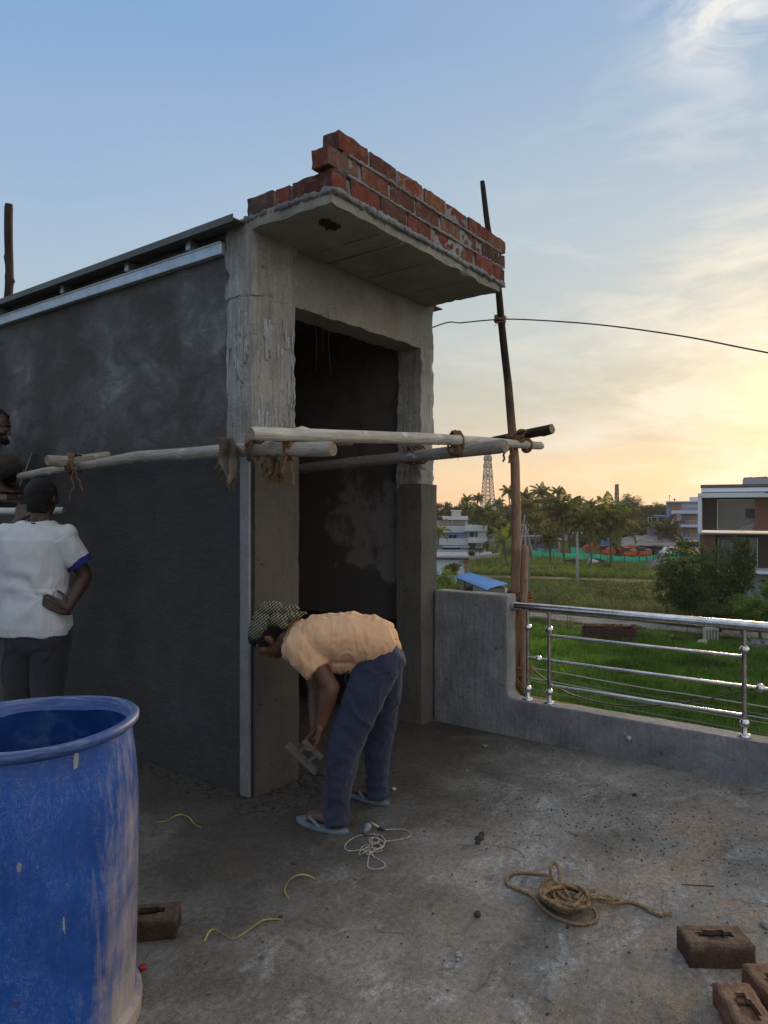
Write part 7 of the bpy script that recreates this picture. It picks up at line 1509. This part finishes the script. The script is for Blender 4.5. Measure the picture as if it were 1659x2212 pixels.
# ================================================================== green net fence
def m_net():
    m = bpy.data.materials.new('green_net'); m.use_nodes = True; t = NT(m.node_tree); b = m.node_tree.nodes['Principled BSDF']; out = m.node_tree.nodes['Material Output']; co = t.coords(); n = t.noise(co, .5, 6, .6, .3)
    c = t.ramp(n, [(.35, (.015, .30, .19)), (.65, (.04, .50, .33))]); t.put(b.inputs['Base Color'], c); b.inputs['Roughness'].default_value = .7; tr = t.node('ShaderNodeBsdfTranslucent'); t.put(tr.inputs[0], c); mx = t.node('ShaderNodeMixShader'); mx.inputs[0].default_value = .45
    t.l.new(b.outputs[0], mx.inputs[1]); t.l.new(tr.outputs[0], mx.inputs[2]); t.l.new(mx.outputs[0], out.inputs[0]); return m
NET = m_net()
def netfence(ptsv, label, posts=True):
    P = [(gnd(x, yb), (yb-yt)/F*gnd(x, yb).y) for x, yb, yt in ptsv]; r = empty('net_fence', tuple(P[0][0]), 0, label, 'fence'); o = P[0][0]; R_ = random.Random(len(ptsv))
    for i in range(len(P)-1):
        (a, ha), (b, hb) = P[i], P[i+1]; n = 14; nz = 5; vs = []; a, b = a-o, b-o; dn = V((-(b-a).y, (b-a).x, 0)).normalized()
        for k in range(n+1):
            t = k/n; p = a.lerp(b, t); hh = ha*(1-t)+hb*t; sagt = 4*t*(1-t)*.16
            for j in range(nz+1): w_ = j/nz; q = p+dn*(.10*noise.noise(V((p.x*.8, w_*1.5, i)))+.10*sin(t*9+i)*w_*(1-w_)); vs.append((q.x, q.y, .03+(hh-sagt*1.0)*w_+.05*noise.noise(V((p.x*1.5, i, 2)))))
        mb = MB(); mb.add(vs, [(k*(nz+1)+j, (k+1)*(nz+1)+j, (k+1)*(nz+1)+j+1, k*(nz+1)+j+1) for k in range(n) for j in range(nz)]); mb.build('net_panel', NET, r, smooth=True)
        mb = MB(); mb.bar((a.x, a.y-.08, 0), (a.x, a.y-.08, ha+.1), .09); mb.build('fence_post', SHAD, r)
netfence([(1149, 1207, 1187), (1172, 1209, 1190), (1195, 1210, 1193), (1220, 1211, 1194), (1247, 1213, 1194.5), (1272, 1214, 1195), (1297, 1216, 1197), (1322, 1218, 1199), (1349, 1220, 1201), (1381, 1219.5, 1202), (1397, 1218.5, 1200), (1411, 1215, 1198), (1423, 1214, 1196), (1436, 1213, 1196), (1463, 1211, 1194), (1487, 1207, 1191), (1512, 1205, 1189), (1540, 1204, 1187)], 'long bright green shade-net fence on thin dark posts')
netfence([(1232, 1204, 1181), (1248, 1204, 1181.5), (1264, 1204, 1182)], 'short green net run behind the main one, left of the excavators'); netfence([(1160, 1201, 1184), (1190, 1201, 1184), (1206, 1201.5, 1185)], 'green net run at the back near the purple bus'); netfence([(1454, 1199, 1185), (1476, 1199, 1186)], 'small green net piece behind the white car')
# ================================================================== machines behind the net
ORG = flat('excavator_orange', (.42, .075, .025), .5, 0, .4, .25, 2); BLK = flat('machine_black', (.02, .02, .022), .5)
def excavator(x, yb, D, rz, label, sc=1.0):
    r = empty('excavator', (at(x, 0, D).x, D, GZ), rz, label, 'excavator', 'orange excavators behind the net fence'); r.scale = (sc, sc, sc)
    for s in (-1, 1):
        mb = MB(); P = [(-1.9, s*1.1, .45), (-1.5, s*1.1, .85), (1.5, s*1.1, .85), (1.9, s*1.1, .45), (1.5, s*1.1, .05), (-1.5, s*1.1, .05)]; mb.add([(p[0], p[1]-.28, p[2]) for p in P]+[(p[0], p[1]+.28, p[2]) for p in P], [tuple(range(5, -1, -1)), tuple(range(6, 12))]+[(i, (i+1) % 6, 6+(i+1) % 6, 6+i) for i in range(6)]); mb.build('track', BLK, r, bevel=.06)
    mb = MB(); mb.bx(-2.4, 1.0, -1.3, 1.3, 1.0, 2.0); mb.bx(-2.4, -1.0, -1.3, 1.3, 2.0, 2.35); mb.build('body', ORG, r, bevel=.08); mb = MB(); mb.bx(-2.3, -1.1, -1.1, 1.1, 2.352, 2.55); mb.build('engine_hood', flat('hood_grey', (.25, .25, .26), .6), r, bevel=.05)
    mb = MB(); mb.bx(-.5, 1.1, .35, 1.28, 2.0, 3.0); c = mb.build('cab', BLK, r, bevel=.06); mb = MB(); mb.bx(-.35, .95, .30, .345, 2.3, 2.85); mb.build('cab_window', GLASS, c); mb = MB(); mb.bx(-.55, 1.12, .33, 1.3, 3.0, 3.08); mb.build('cab_roof', ORG, c)
    def beam(P, w0, h_, name):
        mb = MB(); vs = []
        for i, p in enumerate(P):
            p = V(p); t = (V(P[min(i+1, len(P)-1)])-V(P[max(i-1, 0)])).normalized(); u = V((-t.z, 0, t.x)); hh = h_[i]/2; vs += [p+u*hh+V((0, -w0/2, 0)), p+u*hh+V((0, w0/2, 0)), p-u*hh+V((0, w0/2, 0)), p-u*hh+V((0, -w0/2, 0))]
        k = len(P); mb.add(vs, [(0, 1, 2, 3), (4*k-1, 4*k-2, 4*k-3, 4*k-4)]+[(4*i+j, 4*i+4+j, 4*i+4+(j+1) % 4, 4*i+(j+1) % 4) for i in range(k-1) for j in range(4)]); mb.build(name, ORG, r)
    beam([(.8, -.2, 1.9), (2.2, -.2, 3.1), (3.4, -.2, 3.3), (5.2, -.2, 2.5)], .5, (.6, .85, .75, .45), 'boom'); beam([(4.9, -.2, 2.9), (5.4, -.2, 2.2), (4.6, -.2, .9)], .4, (.4, .6, .35), 'arm')
    mb = MB(); Q = [(4.9, .9), (5.0, .4), (4.5, .1), (3.9, .3), (4.0, .8), (4.5, .75)]; mb.add([(a, -.75, b) for a, b in Q]+[(a, .35, b) for a, b in Q], [tuple(range(6)), tuple(range(11, 5, -1))]+[(i, 6+i, 6+(i+1) % 6, (i+1) % 6) for i in range(6)]); mb.build('bucket', BLK, r); return r
excavator(1306, 0, 124, radians(176), 'leftmost orange excavator with its boom laid out to the left', .70); excavator(1352, 0, 121, radians(184), 'middle orange excavator with a dark cab behind the net fence', .64); excavator(1386, 0, 123, radians(178), 'rightmost orange excavator next to the tarpaulin shelter', .62)
def vehicle(name, x, D, L_, W_, H_, rz, col, label, cat, prof, wheel=.35, win=None, roofc=None):
    r = empty(name, (at(x, 0, D).x, D, GZ), rz, label, cat); mb = MB(); n = len(prof); mb.add([(a*L_, -W_/2, b*H_) for a, b in prof]+[(a*L_, W_/2, b*H_) for a, b in prof], [tuple(range(n)), tuple(range(2*n-1, n-1, -1))]+[(i, n+i, n+(i+1) % n, (i+1) % n) for i in range(n)]); mb.build('body', col, r, bevel=.06)
    for (a, b) in ((-.32, -1), (.32, -1), (-.32, 1), (.32, 1)): mb = MB(); mb.tube([(a*L_, b*W_/2-.09*b-.1, wheel), (a*L_, b*W_/2-.09*b+.1, wheel)], wheel, 14); mb.build('wheel', BLK, r)
    if win:
        for a0, a1, b0, b1 in win: mb = MB(); mb.bx(a0*L_, a1*L_, -W_/2-.02, -W_/2+.02, b0*H_, b1*H_); mb.build('window', GLASS, r)
    if roofc: mb = MB(); mb.bx(-.48*L_, .48*L_, -W_/2-.05, W_/2+.05, H_*.98, H_*1.03); mb.build('roof', roofc, r)
    return r
vehicle('bus', 1160, 142, 8.5, 2.4, 3.2, radians(8), flat('purple_paint', (.09, .055, .15), .5), 'purple bus with a pale roof parked behind the net fence', 'bus', [(-.5, .12), (-.5, .85), (-.46, .98), (.45, .98), (.5, .8), (.5, .12)], .5, [(-.44, -.3, .5, .8), (-.26, -.12, .5, .8), (-.08, .06, .5, .8), (.1, .24, .5, .8), (.28, .42, .5, .8)], flat('bus_roof', (.28, .36, .45), .6))
carp = [(-.5, .2), (-.5, .55), (-.40, .62), (-.28, .95), (.12, 1.0), (.30, .65), (.48, .52), (.5, .22)]
vehicle('car', 1452, 126, 4.0, 1.7, 1.9, radians(5), flat('white_car_paint', (.7, .7, .7), .3), 'white car parked behind the net fence near the tarpaulin shelter', 'car', carp, .32, [(-.26, -.05, .62, .9), (-.02, .16, .62, .9)])
vehicle('truck', 1436, 128, 3.2, 1.6, 1.9, radians(4), flat('blue_truck_paint', (.06, .20, .40), .5), 'small blue three wheeled truck left of the white car', 'truck', [(-.5, .2), (-.5, .6), (.1, .6), (.14, 1), (.42, 1), (.5, .6), (.5, .2)], .3, [(.18, .38, .62, .9)], None)
vehicle('tractor', 1492, 121, 4.6, 1.8, 3.0, radians(3), flat('yellow_paint', (.55, .36, .05), .5), 'yellow tractor with a canopy in front of the lavender block', 'tractor', [(-.5, .3), (-.5, .62), (-.05, .62), (0, .45), (.5, .45), (.5, .25)], .6, None, flat('yellow_roof', (.6, .42, .08), .5))
o = bpy.data.objects['tractor']; [MB().bar((x, y, 1.3), (x, y, 3.0), .09).build('canopy_post', BLK, o) for x in (-1.9, 1.9) for y in (-.8, .8)]; mb = MB(); mb.bx(.3, 2.1, -.5, .5, 1.3, 2.0); mb.build('bonnet', flat('pale_bonnet', (.5, .5, .46), .6), o, bevel=.08)
# tarpaulin shelter, heaps, logs, rubble
D = 128; r = empty('tarpaulin_shelter', (at(1396, 0, D).x, D, GZ), 0, 'ragged grey tarpaulin shelter behind the excavators', 'shelter'); mb = MB(); nx, ny = 26, 10; vs = []
for j in range(ny+1):
    for i in range(nx+1): u, v = i/nx, j/ny; vs.append(((u-.5)*11, v*6-1, 2.0+1.7*v*(.6+.6*u)+.28*noise.noise(V((u*9, v*5, 0)))-.4*(1-v)*abs(u-.5)))
mb.add(vs, [(j*(nx+1)+i, j*(nx+1)+i+1, (j+1)*(nx+1)+i+1, (j+1)*(nx+1)+i) for j in range(ny) for i in range(nx)]); o = mb.build('tarpaulin', flat('grey_tarpaulin', (.19, .18, .175), .85, 0, .2, .6, 1.2, .4), r, smooth=True); o.modifiers.new('s', 'SOLIDIFY').thickness = .06
for x in (-5, -2, 1.5, 5): mb = MB(); mb.bar((x, -.5, 0), (x, -.5, 2.1), .14); mb.build('post', M_TBARK, r); 
mb = MB(); mb.bx(-4.8, 4.8, 2.5, 2.6, 0, 2.6); mb.build('back_wall', SHAD, r)
def heap(name, x, yb, w_px, h_px, mat, label, seed, rough=.12, cat='heap'):
    p = gnd(x, yb); w_ = w_px/F*p.y/2; h_ = h_px/F*p.y; mb = MB(); n = 34; vs = []
    for j in range(n+1):
        for i in range(n+1): a, b = (i/n-.5)*2, (j/n-.5)*2; rr = sqrt(a*a+b*b); z = max(0, 1-rr)**.85*h_*(1+.5*noise.noise(V((a*2, b*2, seed))))*1.1; vs.append((a*w_, b*w_*.8, z+rough*noise.noise(V((a*9, b*9, seed)))*min(1, z*3)-.03))
    mb.add(vs, [(j*(n+1)+i, j*(n+1)+i+1, (j+1)*(n+1)+i+1, (j+1)*(n+1)+i) for j in range(n) for i in range(n)]); o = mb.build(name, mat, None, loc=tuple(p+V((0, 0, .05)))); return tag(o, label, cat)
heap('gravel_heap', 1427, 1229, 72, 24, flat('grey_gravel', (.20, .195, .205), .95, 0, .1, .6, 6, 1), 'heap of grey gravel in front of the net fence', 3, .5)
heap('sand_heap', 1240, 1221, 90, 12, flat('black_sand', (.030, .028, .028), .97, 0, .1, .4, 2), 'low black heap behind the utility post', 5); heap('sand_heap', 1292, 1222, 70, 14, flat('black_sand', (.03, .03, .03), .97), 'black heap with white sacks on top, right of the utility post', 8)
for i, (x, y) in enumerate(((1283, 1213), (1290, 1216), (1276, 1217))):
    p = at(x, y, gnd(1292, 1222).y-.6); mb = MB(); rough_box(mb, -.7, .7, -.35, .35, -.25, .25, .2, .14, 2, i); o = mb.build('sack', flat('white_sack', (.55, .56, .58), .7), None, smooth=True, loc=tuple(p), rz=i); o.rotation_euler = (0, .3, i*.8); tag(o, ('topmost white sack on the black heap', 'right-hand white sack lying on the black heap', 'left white sack at the foot of the black heap')[i], 'sack', 'white sacks on the black heap')
heap('brushwood', 1096, 1232, 46, 11, flat('dry_twigs', (.07, .055, .045), .97, 0, .1, .5, 5, .8), 'dark heap of dry brushwood at the foot of the young palm', 11, .3)
R_ = random.Random(5)
for i in range(12):
    x0 = 1137+R_.uniform(-6, 12); x1 = 1212+R_.uniform(-22, 8); y = 1233+i*.75; a, b = gnd(x0, y), gnd(x1, y+R_.uniform(-1, 1)); z = .18+.42*(1-abs(i-5)/6)*R_.random(); mb = MB(); mb.tube([a+V((0, 0, z)), a.lerp(b, .5)+V((0, 0, z+.08)), b+V((0, 0, z))], [.13, .12, .10], 7); o = mb.build('log', M_TBARK, None, smooth=True); tag(o, 'dark felled trunk beside the dirt road, %s of the stack' % ('rearmost', 'second from the back', 'third from the back', 'fourth from the back', 'fifth from the back', 'just behind the middle', 'just before the middle', 'fifth from the front', 'fourth from the front', 'third from the front', 'second from the front', 'nearest')[i], 'log', 'felled trunks beside the dirt road')
def rubble(x, y, w_px, h_px, n, mat, label, seed, s=(.06, .16), cat='rubble', name='rubble', lying=.5):
    p = gnd(x, y); R_ = random.Random(seed); mb = MB(); W_ = w_px/F*p.y/2; H_ = h_px/F*p.y
    for i in range(n):
        a, b = R_.uniform(-1, 1), R_.uniform(-1, 1); z = max(0, (1-abs(a)**3))*H_*R_.random()*max(.15, 1-abs(b)); k = R_.uniform(*s); mb.box((a*W_, b*min(W_, 1.0), z+.08), (k*2, k, k*.9), Matrix.Rotation(R_.random()*6, 3, 'Z') @ Matrix.Rotation(R_.uniform(-lying, lying), 3, 'X'))
    o = mb.build(name, mat, None, loc=tuple(p+V((0, 0, .04)))); return tag(o, label, cat, None, 'stuff' if cat == 'rubble' else None)
bs = empty('brick_stack', tuple(gnd(1320, 1388)), -.15, 'neat old stack of dark bricks at the edge of the paddy field', 'brick stack'); mb = MB(); R_ = random.Random(2)
for k in range(12):
    for i in range(13):
        for j in range(4):
            if k > 9 and R_.random() < .4: continue
            mb.box((-1.55+i*.24+R_.uniform(-.02, .02)+(.12 if k % 2 else 0), j*.24+R_.uniform(-.02, .02), .06+k*.085), (.22, .22, .078), Matrix.Rotation(R_.uniform(-.08, .08), 3, 'Z'))
mb.build('bricks', flat('weathered_stack_brick', (.060, .034, .028), .95, 0, .1, .5, 6, .6), bs)
rubble(1645, 1402, 60, 16, 260, flat('concrete_rubble', (.24, .25, .25), .9, 0, .2, .5, 3), 'pile of broken pale slabs at the right edge of the field bank', 4, (.08, .22))
rubble(1375, 1233, 60, 4, 90, flat('pale_stones', (.34, .34, .34), .9), 'scattered pale stones on the grass left of the dark trees', 6, (.10, .28)); rubble(1236, 1374, 100, 3, 60, flat('ash_bits', (.3, .3, .28), .9), 'pale scraps on a black burnt patch beyond the double railing posts', 7, (.03, .09))
heap('ash_patch', 1205, 1375, 90, 3, flat('black_ash', (.03, .028, .026), .97, 0, .1, .3, 3), 'flat black burnt patch at the field corner', 21)
g = empty('concrete_grille', tuple(gnd(1535, 1395)), .1, 'pale precast concrete grille block standing in the field bank', 'grille'); CG = flat('mossy_concrete', (.33, .33, .27), .9, 0, .2, .4, 4)
mb = MB(); mb.bx(-.42, .42, -.15, .15, 0, .12); mb.bx(-.42, .42, -.15, .15, .95, 1.1); mb.build('frame', CG, g)
for i in range(5): mb = MB(); mb.bx(-.42+i*.19, -.34+i*.19, -.12, .12, .121, .949); mb.build('bar', CG, g)
for i, (x, y, s, lb) in enumerate(((1519, 1389, .38, 'round pale concrete lump leaning left of the grille block'), (1543, 1362, .34, 'pale broken lid resting above the grille block'), (1452, 1371, .20, 'small cream stone on the field bank'))):
    mb = MB(); stone(mb, (0, 0, 0), s, i+40, .7); o = mb.build('concrete_lump', CG, None, smooth=True, loc=tuple(gnd(x, y+8)+V((0, 0, 0 if i != 1 else .5)))); tag(o, lb, 'lump')
mb = MB(); p0, p1 = gnd(1330, 1368), gnd(1334, 1350)
for (x, yt, lb) in ((1226, 1322, 'thin stick planted left in the field bank'), (1231, 1325, 'thin stick planted just right of its twin in the field bank'), (1484, 1350, 'lone bare stick in the field bank near the bushes')):
    p = gnd(x, 1368); H = (1368-yt)/F*p.y; mb = MB(); mb.tube([(0, 0, 0), (.03, 0, H*.5), (0, 0, H)], [.03, .025, .015], 6); o = mb.build('stick', M_TBARK, None, smooth=True, loc=tuple(p)); tag(o, lb, 'stick')
for (x, lb) in ((1166, 'left short leaning stump post in the wild strip'), (1182, 'right short leaning stump post in the wild strip')): p = gnd(x, 1296); mb = MB(); mb.tube([(0, 0, 0), (.05, 0, 1.1)], [.09, .07], 7); o = mb.build('stump_post', M_TBARK, None, smooth=True, loc=tuple(p)); tag(o, lb, 'post')
# ================================================================== evening air
hzb = MB(); hzb.bx(-700, 900, -60, 1200, GZ-1.2, 48); hz_o = hzb.build('haze', None, None); tag(hz_o, kind='stuff'); hz_o['label'] = 'thin warm evening haze over the fields and palms'; hz_o['category'] = 'haze'
hm = bpy.data.materials.new('haze'); hm.use_nodes = True; ht = NT(hm.node_tree); ht.n.clear(); ho = ht.node('ShaderNodeOutputMaterial'); hv = ht.node('ShaderNodeVolumePrincipled')
hv.inputs['Color'].default_value = (.95, .93, .90, 1); hv.inputs['Density'].default_value = .00020; hv.inputs['Anisotropy'].default_value = .45
ht.l.new(hv.outputs[0], ho.inputs['Volume']); hz_o.data.materials.append(hm); hz_o.display_type = 'WIRE'
